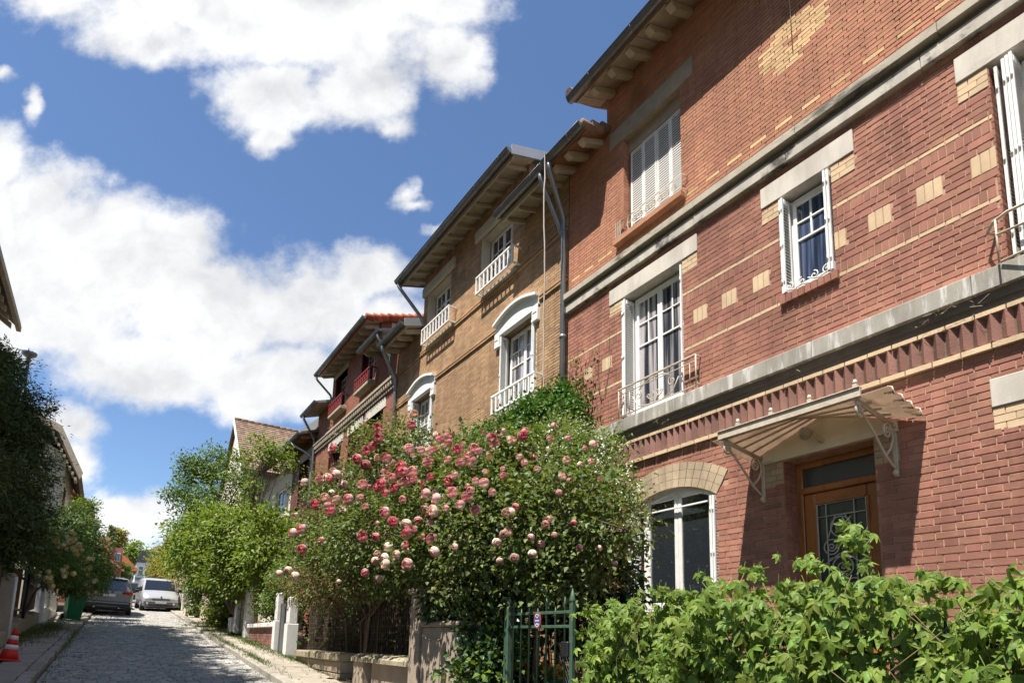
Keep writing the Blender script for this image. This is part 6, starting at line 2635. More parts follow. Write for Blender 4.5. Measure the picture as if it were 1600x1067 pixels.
def creeper():
    t = thing('virginia_creeper', 'bright green creeper with five-fingered leaves covering the railing', 'creeper', (3.45, 2.4, gz(2.4)))
    variants = [palmate(s) for s in range(6)]
    ys = [-.4, .6, 1.0, 1.2, 1.45, 1.62, 1.75, 1.9, 2.05, 2.3, 2.7, 3.1, 3.6, 4.0, 4.25, 4.45]
    zt = [.42, .46, .42, .33, .30, .36, .46, .46, .43, .43, .39, .33, .28, .25, .20, .05]
    n = 9500
    Y = RNG.uniform(-.3, 4.42, n)
    top = np.interp(Y, ys, zt)
    depth = RNG.random(n)
    u = RNG.random(n) ** .85
    Z = top - u * (top + 1.05) - .02
    bulge = .16 * np.sin(Y * 3.1) * .5 + .10 * np.sin(Y * 7.3 + Z * 5) + .10
    low = np.clip((.0 - Z) / .8, 0, 1)
    X = 3.42 - bulge * (1 - .5 * low) + depth ** 1.3 * .5 + .06 * RNG.normal(size=n)
    # thinner growth towards the ground between the bars
    keep = RNG.random(n) > low * .55
    # a long shoot that rises above the rest
    k = 26
    f = RNG.random(k)
    Ys = 1.71 + f * .05 + .035 * RNG.normal(size=k)
    Zs = .44 + f * .27
    Xs = 3.42 + .05 * RNG.normal(size=k)
    P = np.concatenate([np.stack([X, Y, Z], 1)[keep], np.stack([Xs, Ys, Zs], 1)])
    # arching shoots on the top edge
    for q in range(26):
        yc = rnd.uniform(.2, 4.3)
        h = rnd.uniform(.04, .13)
        m_ = 9
        g = RNG.random(m_)
        P = np.concatenate([P, np.stack([3.40 + .12 * RNG.normal(size=m_) * .5, yc + .12 * (g - .5) + .02 * RNG.normal(size=m_), np.interp(yc, ys, zt) + h * g], 1)])
    n = len(P)
    P[:, 0] += .22 * np.clip((P[:, 1] - 3.75) / .5, 0, 1)
    P = P[P[:, 1] < 4.24 + .03 * RNG.normal(size=len(P))]
    n = len(P)
    Nn = np.array([-.72, -.36, .50]) + .40 * RNG.normal(size=(n, 3))
    Nn /= np.linalg.norm(Nn, axis=1, keepdims=True)
    T = np.array([-.30, -.10, -.95]) + .42 * RNG.normal(size=(n, 3))
    T -= Nn * (T * Nn).sum(1, keepdims=True)
    T /= np.linalg.norm(T, axis=1, keepdims=True)
    S = np.cross(T, Nn)
    sc = RNG.uniform(.68, 1.18, n)
    sc[P[:, 2] > np.interp(P[:, 1], ys, zt)] *= .7
    D = P @ np.array(CAMF)
    score = sc / np.maximum(D, .5) * np.where(P[:, 0] < 3.38, 1.0, .25) * np.where((P[:, 1] > .95) & (P[:, 2] > -.45), 1, .2)
    order = np.argsort(-score)
    single = set(order[:298].tolist())
    shared = []
    for (V, F) in variants:
        me = bpy.data.meshes.new('leaf')
        me.from_pydata(V.tolist(), [], F.tolist())
        me.materials.append(m_leaf_creeper)
        me.polygons.foreach_set('use_smooth', [True] * len(F))
        shared.append(me)
    VV, FF, base = [], [], 0
    for i in range(n):
        v = rnd.randrange(6)
        if i in single:
            o = link('leaf', shared[v], t)
            M = Matrix(((S[i][0], T[i][0], Nn[i][0], P[i][0]), (S[i][1], T[i][1], Nn[i][1], P[i][1]), (S[i][2], T[i][2], Nn[i][2], P[i][2]), (0, 0, 0, 1)))
            o.matrix_basis = M @ Matrix.Scale(float(sc[i]), 4)
        else:
            V, F = variants[v]
            W = P[i] + sc[i] * (V[:, :1] * S[i] + V[:, 1:2] * T[i] + V[:, 2:3] * Nn[i])
            VV.append(W)
            FF.append(F + base)
            base += len(V)
    VV = np.concatenate(VV)
    FF = np.concatenate(FF)
    me = bpy.data.meshes.new('leaf_mass')
    me.from_pydata(VV.tolist(), [], FF.tolist())
    me.materials.append(m_leaf_creeper)
    me.polygons.foreach_set('use_smooth', [True] * len(FF))
    link('leaf_mass', me, t, 'stuff')
    b = MB()
    for q in range(34):
        y = rnd.uniform(-.2, 4.3)
        p = [(3.55, y, -1.3), (3.50 + rnd.uniform(-.1, .1), y + rnd.uniform(-.15, .15), -.7), (3.48 + rnd.uniform(-.15, .1), y + rnd.uniform(-.3, .3), -.1), (3.42 + rnd.uniform(-.1, .1), y + rnd.uniform(-.4, .4), float(np.interp(y, ys, zt)) - .05)]
        b.tube(p, [.007, .005, .004, .002], 5)
    b.tube([(3.30, 2.1, .10), (3.27, 1.95, -.02), (3.25, 1.72, -.18), (3.24, 1.55, -.38)], .003, 5)
    b.build('vine_stem', m_stem, t)


creeper()


# ------------------------------------------------------------------ the climbing rose
ROSE = [(3.7, 9.5, 2.75, 0.78), (3.45, 11.0, 2.25, 0.72), (3.2, 12.1, 1.65, 0.46), (3.6, 7.39, 1.72, 0.74), (3.85, 6.39, 1.86, 0.60), (3.7, 5.74, 1.17, 0.73), (3.9, 5.0, 1.37, 0.54), (4.0, 4.37, 1.18, 0.34), (3.6, 6.93, 0.94, 0.57), (3.5, 8.91, 1.46, 0.84), (3.8, 5.14, 0.76, 0.4), (3.9, 3.96, 1.02, 0.17), (3.35, 10.29, 1.5, 0.66), (3.8, 8.81, 3.04, 0.42), (4.05, 5.85, 2.30, 0.26), (3.7, 10.1, 3.3, .26), (3.85, 4.75, .72, .34)]


def bloom_mesh(name, R, mo, mi_, open_=1.0, seed=0):
    r = random.Random(seed)
    b = MB()
    rings = ((1.0, 6, 1.95), (.95, 6, 2.2), (.86, 5, 2.45), (.70, 4, 2.55), (.50, 3, 2.7))
    for k, (q, n, ph) in enumerate(rings):
        b.cur = 0 if k < 1 else 1
        a0 = r.uniform(0, 6.28)
        for i in range(n):
            a = a0 + 2 * math.pi * i / n
            w = 2 * math.pi / n * 1.35
            Rk = R * q * r.uniform(.95, 1.05)
            phm = ph * open_ * r.uniform(.92, 1.06)
            vs = []
            for tj in range(4):
                phi = phm * (.15 + .85 * tj / 3)
                for si in range(4):
                    s = -1 + 2 * si / 3
                    th = a + s * w / 2 * (1 - .15 * (tj == 0))
                    rr = Rk * (1 - .05 * s * s) * (1 + .03 * (i % 2))
                    e = phi * (1 - .10 * s * s)
                    vs.append((rr * math.sin(e) * math.cos(th), rr * math.sin(e) * math.sin(th), -rr * math.cos(e) * .92 + R * (1 - q) * .55))
            fs = [(j * 4 + i_, j * 4 + i_ + 1, j * 4 + i_ + 5, j * 4 + i_ + 4) for j in range(3) for i_ in range(3)]
            b.add(vs, fs, True)
    return b.mesh(name, [mo, mi_])


def rose():
    t = thing('climbing_rose', 'huge climbing rose bush full of pink globe blooms arching over the fence', 'rose bush', (3.9, 8, gz(8)))
    foliage('leaf_mass', t, ROSE, 50000, .058, m_leaf_rose, W=.72, clump=.26, per=46, shell=.55, up=.9)
    foliage('young_shoots', t, [(s[0] - .1, s[1], s[2] + .15, s[3] * 1.02) for s in ROSE if s[2] > 1.0], 9000, .05, mat('young_rose_leaf', (0.13, 0.13, 0.05), .45, .2, 3, island=.4, hue=.05, transl=.3), W=.6, clump=.16, per=18, shell=.92)
    # dark inner wood
    b = MB()
    for (x0, y0) in ((4.1, 7.9), (4.0, 9.2), (4.15, 6.2), (3.9, 10.6)):
        for q in range(7):
            s = rnd.choice(ROSE)
            b.tube([(x0, y0, gz(y0)), (x0 + rnd.uniform(-.2, .2), y0 + rnd.uniform(-.3, .3), .3), ((x0 + s[0]) / 2, (y0 + s[1]) / 2, (s[2] + .8) / 2 + .4), (s[0], s[1], s[2]), (s[0] - rnd.uniform(.1, .5), s[1] + rnd.uniform(-.5, .5), s[2] + s[3] * rnd.uniform(-.2, 1.0))], [.03, .022, .015, .009, .004], 6)
    b.build('cane', m_bark, t)
    # blooms
    pk = [((0.80, 0.58, 0.53), (0.66, 0.26, 0.28)), ((0.76, 0.48, 0.45), (0.62, 0.17, 0.20)), ((0.80, 0.66, 0.57), (0.72, 0.42, 0.38)), ((0.80, 0.72, 0.60), (0.76, 0.55, 0.45)), ((0.70, 0.36, 0.35), (0.60, 0.15, 0.18))]
    var = []
    for i, (o, c) in enumerate(pk):
        mo = mat('petal_outer_%d' % i, o, .6, .15, 20, island=.12, transl=.25, tcol=(1.2, 1.05, 1.05))
        mi_ = mat('petal_inner_%d' % i, c, .55, .15, 20, island=.15, transl=.25, tcol=(1.2, 1.0, 1.05))
        for k in range(2):
            var.append((i, bloom_mesh('bloom', 1.0, mo, mi_, .92 + .14 * k, i * 3 + k)))
    S = np.array(ROSE)
    pts = []
    cam_ = np.array([0, 0, 0.0])
    tries = 0
    centres = []
    while len(pts) < 205 and tries < 20000:
        tries += 1
        if centres and rnd.random() < .20:
            c = centres[rnd.randrange(len(centres))]
            p = c + RNG.normal(size=3) * .13
        else:
            s = S[RNG.choice(len(S), p=S[:, 3] ** 2 / (S[:, 3] ** 2).sum())]
            d = unit(1)[0]
            d = d + np.array([-.40, -.50, -.05])
            d /= np.linalg.norm(d)
            p = s[:3] + d * (s[3] * rnd.uniform(1.0, 1.06) + rnd.uniform(.08, .17) + (.09 if s[2] < 2.0 else 0))
        if p[2] < .75 or p[1] < 4.15:
            continue
        dist = np.linalg.norm(S[:, :3] - p, axis=1) / S[:, 3]
        gap = (np.linalg.norm(S[:, :3] - p, axis=1) - S[:, 3]).min()
        if gap < .06 or gap > .32:
            continue
        if p[1] > 7.2 and rnd.random() < .68:
            continue
        v = cam_ - p
        s = S[dist.argmin()]
        if np.dot((p - s[:3]), v) < 0.05:
            continue
        if any(np.linalg.norm(p - q) < .10 for q in pts):
            continue
        pts.append(p)
        if rnd.random() < .4:
            centres.append(p)
    for p in pts:
        # paler blooms low and to the right, deeper pink in the middle and top
        pale = p[1] < 5.2 or p[2] < 1.1
        i = rnd.choices(range(5), (1, .6, 3, 4, .4) if pale else (3, 1.3, 3, 1.6, .9))[0]
        me = var[i * 2 + rnd.randrange(2)][1]
        o = link('rose_bloom', me, t)
        D = float(p @ np.array(CAMF))
        q_ = rnd.choices((rnd.uniform(8.0, 10), rnd.uniform(6, 7.5), rnd.uniform(3.2, 4.2)), (5, 4, 1.5))[0] * (.78 if p[1] < 5.2 else 1)
        r = min(max(q_ * D / 954, .030), .085)
        s = S[(np.linalg.norm(S[:, :3] - p, axis=1) / S[:, 3]).argmin()]
        d = Vector(p - s[:3]).normalized() + Vector((rnd.uniform(-.5, .3), rnd.uniform(-.6, .2), rnd.uniform(-.45, .35)))
        q = d.to_track_quat('Z', 'Y')
        o.matrix_basis = Matrix.Translation(Vector(p)) @ q.to_matrix().to_4x4() @ Matrix.Scale(r, 4)
    # dead flower heads
    foliage('dead_heads', t, [(3.45, 6.3, 1.75, .3), (3.4, 6.0, 1.35, .2), (3.5, 7.0, 2.1, .25)], 700, .035, m_leaf_dry, W=.7, clump=.08, per=24, shell=.8)


rose()


def shrubs():
    t = thing('jasmine', 'light green bush dotted with tiny white flowers right of the rose', 'shrub', (4.5, 5.3, gz(5.3)))
    J = [(4.5, 5.42, 2.1, 0.44), (4.5, 4.87, 1.68, 0.28), (4.6, 5.92, 2.49, 0.33), (4.6, 5.08, 2.12, 0.26), (4.7, 5.2, 1.4, .4)]
    foliage('leaf_mass', t, J, 12000, .048, m_leaf_jasmine, W=.45, clump=.16, per=34, shell=.6)
    foliage('white_flowers', t, [(x, y, z, r * 1.04) for x, y, z, r in J], 1900, .022, mat('white_petal', (0.72, 0.70, 0.60), .6, .1, 9, transl=.2, tcol=(1.1, 1.1, 1.0)), W=.9, clump=.08, per=7, shell=.95)
    b = MB()
    for q in range(6):
        b.tube([(4.8, 5.3, gz(5.3)), (4.75, 5.3 + rnd.uniform(-.2, .2), .4), (4.6, 5.3 + rnd.uniform(-.5, .5), 1.6)], [.02, .015, .006], 5)
    b.build('stem', m_bark, t)

    t = thing('wall_climber', 'dark green climber growing up the ochre wall behind the rose', 'climber', (5.8, 8, gz(8)))
    I = [(5.7, 7.77, 3.55, 0.50), (5.7, 8.72, 3.50, 0.50), (5.7, 10.21, 3.66, 0.42), (5.75, 7.24, 3.50, 0.40), (5.8, 7.6, 3.88, 0.26), (5.9, 7.11, 3.84, 0.13), (5.5, 7.65, 2.87, 0.51), (5.6, 9.4, 3.2, .5), (5.7, 9.4, 3.72, .35), (5.6, 10.6, 3.2, .5), (5.9, 7.35, 4.05, .10), (5.85, 11.0, 3.8, .2)]
    foliage('leaf_mass', t, I, 26000, .062, m_leaf_ivy, W=.7, clump=.2, per=40, shell=.6, xmax=5.985)
    b = MB()
    for q in range(9):
        y = rnd.uniform(7.0, 9.5)
        b.tube([(5.9, 8 + rnd.uniform(-.5, .5), gz(8)), (5.95, y, 2), (5.96, y + rnd.uniform(-.3, .3), 3.3), (5.97, y + rnd.uniform(-.5, .5), 4.0)], [.02, .014, .008, .003], 5)
    # bare tendrils on the brick
    for q in range(14):
        y = rnd.uniform(6.6, 8.3)
        b.tube([(5.98, y, 3.7), (5.98, y + rnd.uniform(-.15, .15), 4.2), (5.982, y + rnd.uniform(-.3, .3), 4.5 + rnd.uniform(0, .4))], [.006, .004, .002], 4)
    b.build('tendril', m_bark, t)
    foliage('tendril_leaves', t, [(5.93, 7.0, 4.3, .25), (5.93, 6.8, 3.6, .3), (5.93, 11.4, 3.9, .3)], 420, .05, mat('reddish_leaf', (0.13, 0.12, 0.035), .5, .3, 3, island=.4, hue=.03, transl=.3), W=.7, clump=.14, per=12, shell=.3, xmax=5.98)

    t = thing('dry_bush', 'small brownish dry bush hanging over the trellis below the rose', 'shrub', (3.5, 11.5, gz(11.5)))
    D = [(3.3, 11.49, 0.96, 0.5), (3.3, 9.87, 0.93, 0.34), (3.3, 13.29, 1.17, 0.35), (3.4, 11.1, 1.24, 0.41), (3.35, 12.4, 1.0, .38), (3.35, 10.6, .95, .36)]
    foliage('twig_mass', t, D, 15000, .05, m_leaf_dry, W=.28, clump=.2, per=40, shell=.5, droop=.6)
    foliage('leaf_mass', t, D, 3500, .045, m_leaf_jasmine, W=.5, clump=.15, per=30, shell=.7)
    b = MB()
    b.tube([(3.95, 11.5, gz(11.5)), (3.8, 11.4, .4), (3.4, 11.4, 1.0)], [.03, .02, .008], 6)
    b.build('stem', m_bark, t)

    t = thing('ivy_hedge', 'dark ivy hedge filling the gap between the stucco pier and the green gate', 'hedge', (3.8, 6, gz(6)))
    H = [(3.75, 6.0, .25, .38), (3.8, 5.75, -.25, .40), (3.75, 6.2, -.55, .40), (3.9, 6.1, .6, .42), (3.85, 5.7, -.8, .4), (4.8, 5.5, .1, .45), (4.2, 6.65, .9, .5), (4.9, 5.0, -.7, .5), (3.7, 7.24, .5, .25), (4.9, 4.6, -.5, .5), (5.1, 5.55, .75, .38), (5.0, 5.9, .4, .5), (5.1, 5.6, .1, .5), (4.9, 6.2, .9, .5)]
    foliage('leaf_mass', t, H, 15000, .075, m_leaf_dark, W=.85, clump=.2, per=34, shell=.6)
    foliage('sun_toned_leaves', t, [(3.62, 5.6, -.3, .28), (3.62, 5.55, -.7, .3), (3.62, 5.9, -.1, .25), (3.6, 6.2, -.5, .25)], 520, .075, m_leaf_creeper, W=.85, clump=.14, per=20, shell=.8)  # sun on the ivy put into a lighter leaf colour
    b = MB()
    for q in range(8):
        y = rnd.uniform(4.6, 6.3)
        b.tube([(4.0, y, gz(6)), (3.9, y + .1, -.3), (3.8, y - .1, .5)], [.02, .012, .005], 5)
    b.build('stem', m_bark, t)

    t = thing('shade_hedge', 'dark leaf mass added behind the brown trellis to stand for garden shade', 'hedge', (4.6, 10.5, gz(10.5)))
    H = [(4.75, 7.9 + i * .62, .1 + .03 * i + (.9 if i % 2 else 0), .62) for i in range(14)] + [(4.75, 8.1 + i * .9, -.4 + .06 * i, .6) for i in range(8)]
    foliage('leaf_mass', t, H, 19000, .12, m_leaf_dark, W=.7, clump=.3, per=34, shell=.4)  # added leaves that make the view through the laths as dark as shade
    b = MB()
    for i in range(5):
        b.tube([(4.8, 8.2 + i * 1.3, gz(8)), (4.75, 8.3 + i * 1.3, .2), (4.7, 8.2 + i * 1.3, 1.1)], [.03, .02, .01], 6)
    b.build('stem', m_bark, t)

    t = thing('vine_bush', 'leafy vine bush spilling over the wall beside the domed pillar', 'shrub', (3.5, 23.6, gz(23.6)))
    V = [(3.5, 23.56, 1.85, 0.59), (3.5, 23.74, 0.95, 0.54), (3.6, 23.64, 2.55, 0.57), (3.45, 23.81, 0.46, 0.32), (3.6, 22.6, 2.2, .5), (3.55, 24.4, 1.6, .45)]
    foliage('leaf_mass', t, V, 9000, .10, m_leaf_bright, W=.7, clump=.25, per=30, shell=.6)
    b = MB()
    b.tube([(3.75, 23.7, gz(23.7)), (3.65, 23.7, 1.2), (3.55, 23.6, 2.4)], [.05, .035, .012], 6)
    b.build('stem', m_bark, t)
    t = thing('vine_bush', 'darker leafy vine bush on the pale wall nearer to the silver van', 'shrub', (3.5, 31.5, gz(31.5)))
    V = [(3.45, 30.6, 2.1, 0.58), (3.45, 30.5, 1.3, 0.42), (3.55, 30.3, 2.95, 0.6), (3.6, 29.0, 2.8, .6)]
    foliage('leaf_mass', t, V, 6500, .11, m_leaf_mid, W=.7, clump=.25, per=30, shell=.6)
    b = MB()
    b.tube([(3.75, 30.5, gz(30.5)), (3.65, 30.5, 1.8), (3.5, 30.4, 2.8)], [.05, .035, .012], 6)
    b.build('stem', m_bark, t)

    t = thing('shrub', 'dark shrub hanging inside the low brick wall between posts and pillars', 'shrub', (4.0, 17.5, gz(17.5)))
    V = [(3.95, 17.5, .9, .55), (4.0, 16.5, 1.2, .6), (4.0, 18.3, 1.1, .5), (3.8, 15.9, 1.5, .45), (3.75, 14.9, 1.6, .5)]
    foliage('leaf_mass', t, V, 9000, .07, m_leaf_mid, W=.65, clump=.22, per=34, shell=.6)
    b = MB()
    b.tube([(4.1, 17.4, gz(17.4)), (4.05, 17.3, .4), (4.0, 17.2, 1.0)], [.04, .03, .01], 6)
    b.build('stem', m_bark, t)


shrubs()


def tree(name, label, spheres, n, L, m, base, r0, cat='tree', group=None, W=.6, clump=.35, per=40, shell=.6, leafname='crown', extra=None, rough=.13):
    t = thing(name, label, cat, base, group)
    o, C = foliage(leafname, t, spheres, n, L, m, W=W, clump=clump, per=per, shell=shell, rough=rough)
    if extra:
        foliage('sunlit_sprays', t, [(s[0] - .05, s[1] - .05, s[2] + s[3] * .12, s[3] * 1.02) for s in spheres], *extra)
    top = max(spheres, key=lambda s: s[2])
    idx = RNG.choice(len(C), min(len(C), 16), replace=False)
    limbs('trunk', t, base, (top[0], top[1], top[2] - top[3] * .3), C[idx], r0, m_bark)
    return t


def trees():
    # a row of gardens on the right
    tree('garden_tree', 'dark green feathery tree rising in front of the brown tiled roof', [(3.07, 24.0, 5.24, 1.35), (2.08, 24.0, 5.79, 0.55), (2.66, 24.0, 6.25, 0.60), (1.87, 24.0, 4.71, 0.38), (2.31, 23.0, 4.14, 0.8), (3.35, 23.0, 5.55, 0.45), (2.0, 24, 5.1, .3), (1.45, 24, 4.75, .2)], 9500, .12, m_leaf_mid, (3.9, 24.2, gz(24.2)), .11, W=.42, clump=.34, per=42, shell=.55)
    tree('young_tree', 'slender young tree with yellow green tufts before the cream house', [(3.19, 19.0, 5.45, 0.50), (3.84, 19.0, 5.38, 0.46), (4.31, 19.0, 5.30, 0.26), (3.2, 19.0, 4.3, 0.3), (4.3, 19.0, 4.5, 0.16)], 1500, .12, m_leaf_bright, (3.75, 19.2, gz(19.2)), .045, W=.4, clump=.26, per=30, shell=.5)
    tree('spreading_shrub', 'broad bright yellow green bush leaning over the wall behind the pillars', [(2.62, 22.0, 3.0, 1.1), (3.3, 20.0, 2.95, 1.1), (2.32, 24.0, 3.15, 0.8), (3.75, 18.0, 2.75, 0.75), (3.21, 20.0, 1.98, 0.9), (3.7, 18.0, 2.03, 0.75), (2.35, 26.0, 2.78, 0.73)], 21000, .125, m_leaf_bright, (4.0, 20.5, gz(20.5)), .10, cat='shrub', W=.5, clump=.36, per=44, shell=.6)
    tree('yellow_bush', 'yellowish feathery bush far along the right side beyond the van', [(3.38, 50.0, 5.25, 1.1), (3.8, 46.0, 4.68, 1.11), (3.19, 50.0, 4.31, 0.91), (4.07, 44.0, 3.69, 0.82), (4.2, 42, 3.9, .9), (4.2, 48, 5.2, 1.2)], 9000, .17, m_leaf_yellow, (4.3, 47, gz(47)), .1, cat='shrub', W=.4, clump=.4)
    tree('garden_tree', 'green tree behind the yellowish bush along the right side', [(4.0, 36, 4.2, 1.2), (3.9, 33, 4.3, 1.0), (4.3, 40, 5.0, 1.2), (3.7, 30, 3.9, .8)], 11000, .14, m_leaf_mid, (4.6, 36, gz(36)), .12, W=.5, clump=.4)
    tree('flowering_shrub', 'pinkish cream flowering shrub above the pale wall near the van', [(3.35, 36.5, 3.0, .5), (3.3, 35, 2.75, .42), (3.4, 38, 3.2, .45)], 4200, .10, mat('cream_blossom', (0.36, 0.30, 0.22), .7, .2, 4, island=.4, hue=.03, transl=.2), (3.9, 36.5, gz(36.5)), .05, cat='shrub', W=.6, clump=.22, per=20)
    # left-hand side
    C = [(-2.80, 17.0, 4.75, 1.28), (-2.22, 17.0, 4.80, 0.68), (-2.35, 17.0, 3.37, 1.18), (-2.0, 16.5, 2.21, .98), (-2.73, 17.0, 2.44, 1.40), (-3.0, 17.0, 5.78, 0.66), (-2.48, 17.0, 5.72, 0.40), (-2.0, 17, 4.2, .55), (-3.29, 17.0, 3.74, 1.66), (-2.2, 16.5, 1.6, 0.66), (-2.6, 14.5, 2.6, 1.05), (-2.6, 12.8, 2.4, 0.95), (-3.2, 15.0, 4.5, 1.15)]
    tree('conifer', 'big dark green conifer bulging over the left garden wall', C, 120000, .085, m_leaf_conifer, (-3.0, 17, gz(17)), .2, W=.26, clump=.24, per=60, shell=.6, rough=.05,
         extra=(16000, .075, mat('conifer_tip', (0.085, 0.125, 0.04), .6, .2, 2, island=.3, transl=.15), .28, .18, 30, .9))
    con = [o for o in bpy.data.objects if o.name == 'conifer'][0]
    foliage('inner_mass', con, [(x, y, z, r * .72) for x, y, z, r in C], 22000, .16, m_leaf_conifer, W=.4, clump=.25, per=40, shell=.25)
    t = thing('yellow_rose', 'rose bush with pale yellow blooms hanging over the left pavement', 'rose bush', (-1.3, 20.5, gz(20.5)))
    RS = [(-0.99, 20.0, 2.05, 0.41), (-0.62, 22.0, 1.90, 0.46), (-1.09, 19.0, 1.53, 0.35), (-0.80, 21.0, 1.46, 0.45), (-0.45, 22.0, 1.37, 0.36), (-1.3, 19.5, 1.9, .45), (-1.3, 21.5, 1.7, .5)]
    foliage('leaf_mass', t, RS, 9000, .075, m_leaf_mid, W=.6, clump=.24, per=34, shell=.6)
    mo = mat('cream_petal', (0.88, 0.84, 0.62), .6, .12, 12, island=.12, transl=.2, tcol=(1.1, 1.05, .9))
    mi_ = mat('yellow_inner_petal', (0.86, 0.76, 0.38), .6, .12, 12, island=.12, transl=.2, tcol=(1.1, 1.05, .8))
    me = bloom_mesh('bloom', 1.0, mo, mi_, .95, 5)
    S = np.array(RS)
    k = 0
    cl = [(-.85, 19.7, 1.95), (-.95, 19.5, 2.2), (-.55, 21.7, 1.55), (-.45, 21.6, 1.3), (-.6, 21.8, 1.9), (-1.05, 18.8, 1.3)]
    while k < 62:
        c = rnd.choice(cl)
        o = link('rose_bloom', me, t)
        r = rnd.uniform(.05, .085)
        o.matrix_basis = Matrix.Translation(Vector(c) + Vector((rnd.gauss(0, .16) - .02, rnd.gauss(-.42, .15), rnd.gauss(0, .17)))) @ Vector((rnd.uniform(-.3, .8), -1, rnd.uniform(-.2, .8))).to_track_quat('Z', 'Y').to_matrix().to_4x4() @ Matrix.Scale(r, 4)
        k += 1
    b = MB()
    b.tube([(-1.9, 20.5, gz(20.5)), (-1.6, 20.4, 1.0), (-1.0, 20.3, 1.9)], [.04, .025, .008], 6)
    b.build('cane', m_bark, t)
    tree('garden_tree', 'mid green leafy tree crowding over the left wall above the parked car', [(-1.29, 26.0, 3.40, 0.72), (-0.90, 28.0, 3.15, 0.8), (-0.55, 32.0, 2.6, 0.5), (-1.17, 28.0, 4.2, 0.5), (-0.6, 26.0, 2.18, 0.55), (-.4, 36, 2.8, .35), (-1.6, 25, 2.8, .8), (-1.5, 33, 3.4, .8)], 20000, .11, m_leaf_olive, (-1.9, 28, gz(28)), .12, W=.5, clump=.3)
    tree('young_tree', 'yellow green sapling in front of the red brown roof on the left', [(-1.18, 30.0, 4.95, 0.36), (-1.05, 30, 4.4, .36), (-.9, 30.5, 5.2, .18)], 2400, .11, m_leaf_bright, (-1.8, 30, gz(30)), .05, W=.4, clump=.22, per=28)
    # end of the street
    tree('cypress', 'thin dark cypress standing above the salmon pink house', [(-.40, 100, 13.0, .45), (-.40, 100, 13.7, .36), (-.38, 100, 14.3, .24), (-.38, 100, 14.8, .12), (-.4, 100, 12.2, .5)], 2600, .25, m_leaf_conifer, (-.4, 100, gz(100)), .15, W=.3, clump=.2)
    tree('round_tree', 'round yellow green tree beside the thin cypress at the street end', [(0.45, 110.0, 14.4, 1.25), (-0.11, 110.0, 13.78, 0.97), (.6, 110, 13.4, 1.1)], 5000, .3, m_leaf_yellow, (.3, 110, gz(110)), .2, W=.5, clump=.45)
    tree('far_tree', 'light green tree closing the street behind the orange roof', [(3.86, 130.0, 14.6, 1.8), (6.39, 140.0, 15.1, 1.5), (2.23, 120.0, 13.0, 1.3), (4, 130, 12.5, 2.2)], 7000, .4, m_leaf_bright, (4, 130, gz(130)), .3, W=.6, clump=.7)
    tree('far_tree', 'dark green tree between the white house and the yellowish bush', [(4.0, 62, 6.4, 1.0), (3.9, 62, 5.2, 1.0), (4.2, 64, 7.2, .8)], 5000, .2, m_leaf_mid, (4.4, 62, gz(62)), .15, W=.5, clump=.4)
    tree('far_tree', 'small leafy tree in front of the small orange roofed house', [(1.0, 84, 7.2, .9), (.5, 82, 6.6, .8), (1.5, 86, 7.0, .7)], 3500, .22, m_leaf_mid, (.6, 84, gz(84)), .12, W=.5, clump=.4)
    tree('far_tree', 'olive green tree over the garden left of the salmon house', [(-1.7, 58, 5.2, .8), (-.9, 56, 4.0, .55), (-2.3, 60, 6.2, 1.0), (-1.3, 52, 4.3, .6), (.2, 60, 4.1, .45)], 7000, .2, m_leaf_olive, (-1.5, 57, gz(57)), .16, W=.5, clump=.45)


trees()


def shade_crowns():
    """leaf crowns without trunks, added out of the frame to shade the street"""
    sp = []
    for (dx, z, r) in ((0, 16.6, 1.2), (0, 15.2, 1.6), (-.1, 12.8, 2.0), (.2, 10.2, 2.0)):
        y = -10.0
        while y < 21.9:
            sp.append((-6.6 + dx + rnd.uniform(-.15, .15), y + rnd.uniform(-.2, .2), gz(y) + z + rnd.uniform(-.25, .25), r))
            y += r * 1.15
    P, out, C = crown_points(sp, 110000, .25, 3, .05)
    n = len(P)
    me = leaf_mesh('shade_crowns', P, out + unit(n), out * .4 + unit(n) * .6 + np.array([0, 0, .7]), .22 * (.6 + .8 * RNG.random(n)), .17 * np.ones(n), m_leaf_mid)
    b = link('shade_crowns', me, None, 'stuff')


shade_crowns()


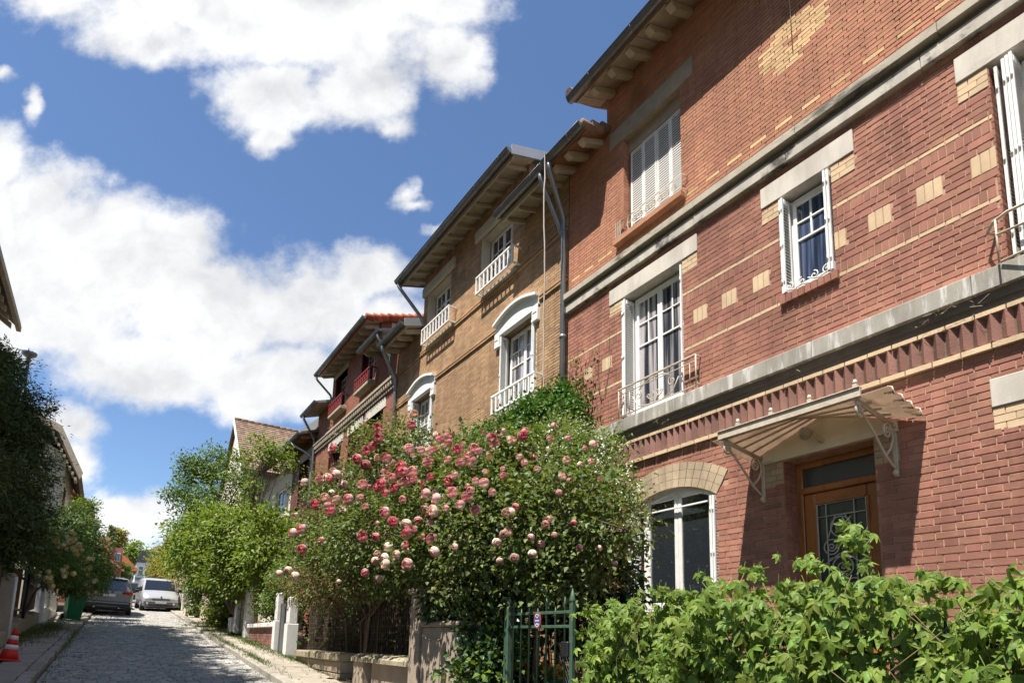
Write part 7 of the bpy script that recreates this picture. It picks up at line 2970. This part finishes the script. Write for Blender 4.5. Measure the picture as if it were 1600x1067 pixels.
# ------------------------------------------------------------------ grass and weeds along the pavements
def weeds():
    def strip(name, spots, n, L):
        P = []
        for (x, y, sx, sy, w) in spots:
            k = int(n * w)
            xs = RNG.normal(x, sx, k)
            ys = RNG.normal(y, sy, k)
            P.append(np.stack([xs, ys, gz(ys) + .11], 1))
        P = np.concatenate(P)
        k = len(P)
        me = leaf_mesh(name, P, unit(k) * .6 + [0, 0, 1], unit(k), L * (.5 + RNG.random(k)), np.full(k, .009), m_grass)
        link(name, me, None, 'stuff')
    strip('kerb_weeds', [(3.35, 17.5, .12, 1.6, .2), (3.4, 21.5, .1, 1.2, .14), (3.3, 24.5, .18, 1.6, .12), (3.45, 14.0, .06, .5, .05), (2.75, 14, .06, 1.2, .06), (2.72, 18, .06, 2, .08), (2.85, 24, .08, 3, .08), (-1.25, 21, .2, 2.0, .27), (-1.5, 18, .08, 1.5, .1), (-.6, 18, .05, 3, .04), (3.5, 12.2, .05, 1.2, .03)], 9000, .065)
    # moss and grass in the joints of the street edge
    ys = RNG.uniform(10, 40, 5200)
    side = RNG.random(5200) < .6
    xs = np.where(side, 2.34 + .016 * ys - .13 + .09 * RNG.normal(size=5200), -.93 + .0156 * ys + .12 + .08 * RNG.normal(size=5200))
    keep = np.sin(ys * 1.7) + np.sin(ys * .63 + side) + .8 * RNG.normal(size=5200) > .3
    P = np.stack([xs, ys, gz(ys) + .015], 1)[keep]
    k = len(P)
    me = leaf_mesh('gutter_moss', P, unit(k) + [0, 0, .8], unit(k), .028 * (.5 + RNG.random(k)), np.full(k, .012), m_grass)
    link('gutter_moss', me, None, 'stuff')
    ys = RNG.uniform(9.5, 32, 700)
    side = RNG.random(700)
    xs = np.where(side < .4, 2.3 + .016 * ys - np.abs(RNG.normal(size=700)) * .25, np.where(side < .75, -.9 + .0156 * ys + np.abs(RNG.normal(size=700)) * .25, RNG.uniform(2.6, 3.4, 700)))
    lift = np.where((xs > 2.36 + .016 * ys), .135, .04)
    P = np.stack([xs, ys, gz(ys) + lift], 1)
    D = unit(700) * [1, 1, .15]
    me = leaf_mesh('fallen_leaves', P, D, unit(700) * .25 + [0, 0, 1], .05 * (.5 + RNG.random(700)), np.full(700, .03), m_leaf_dry)
    link('fallen_leaves', me, None, 'stuff')


weeds()
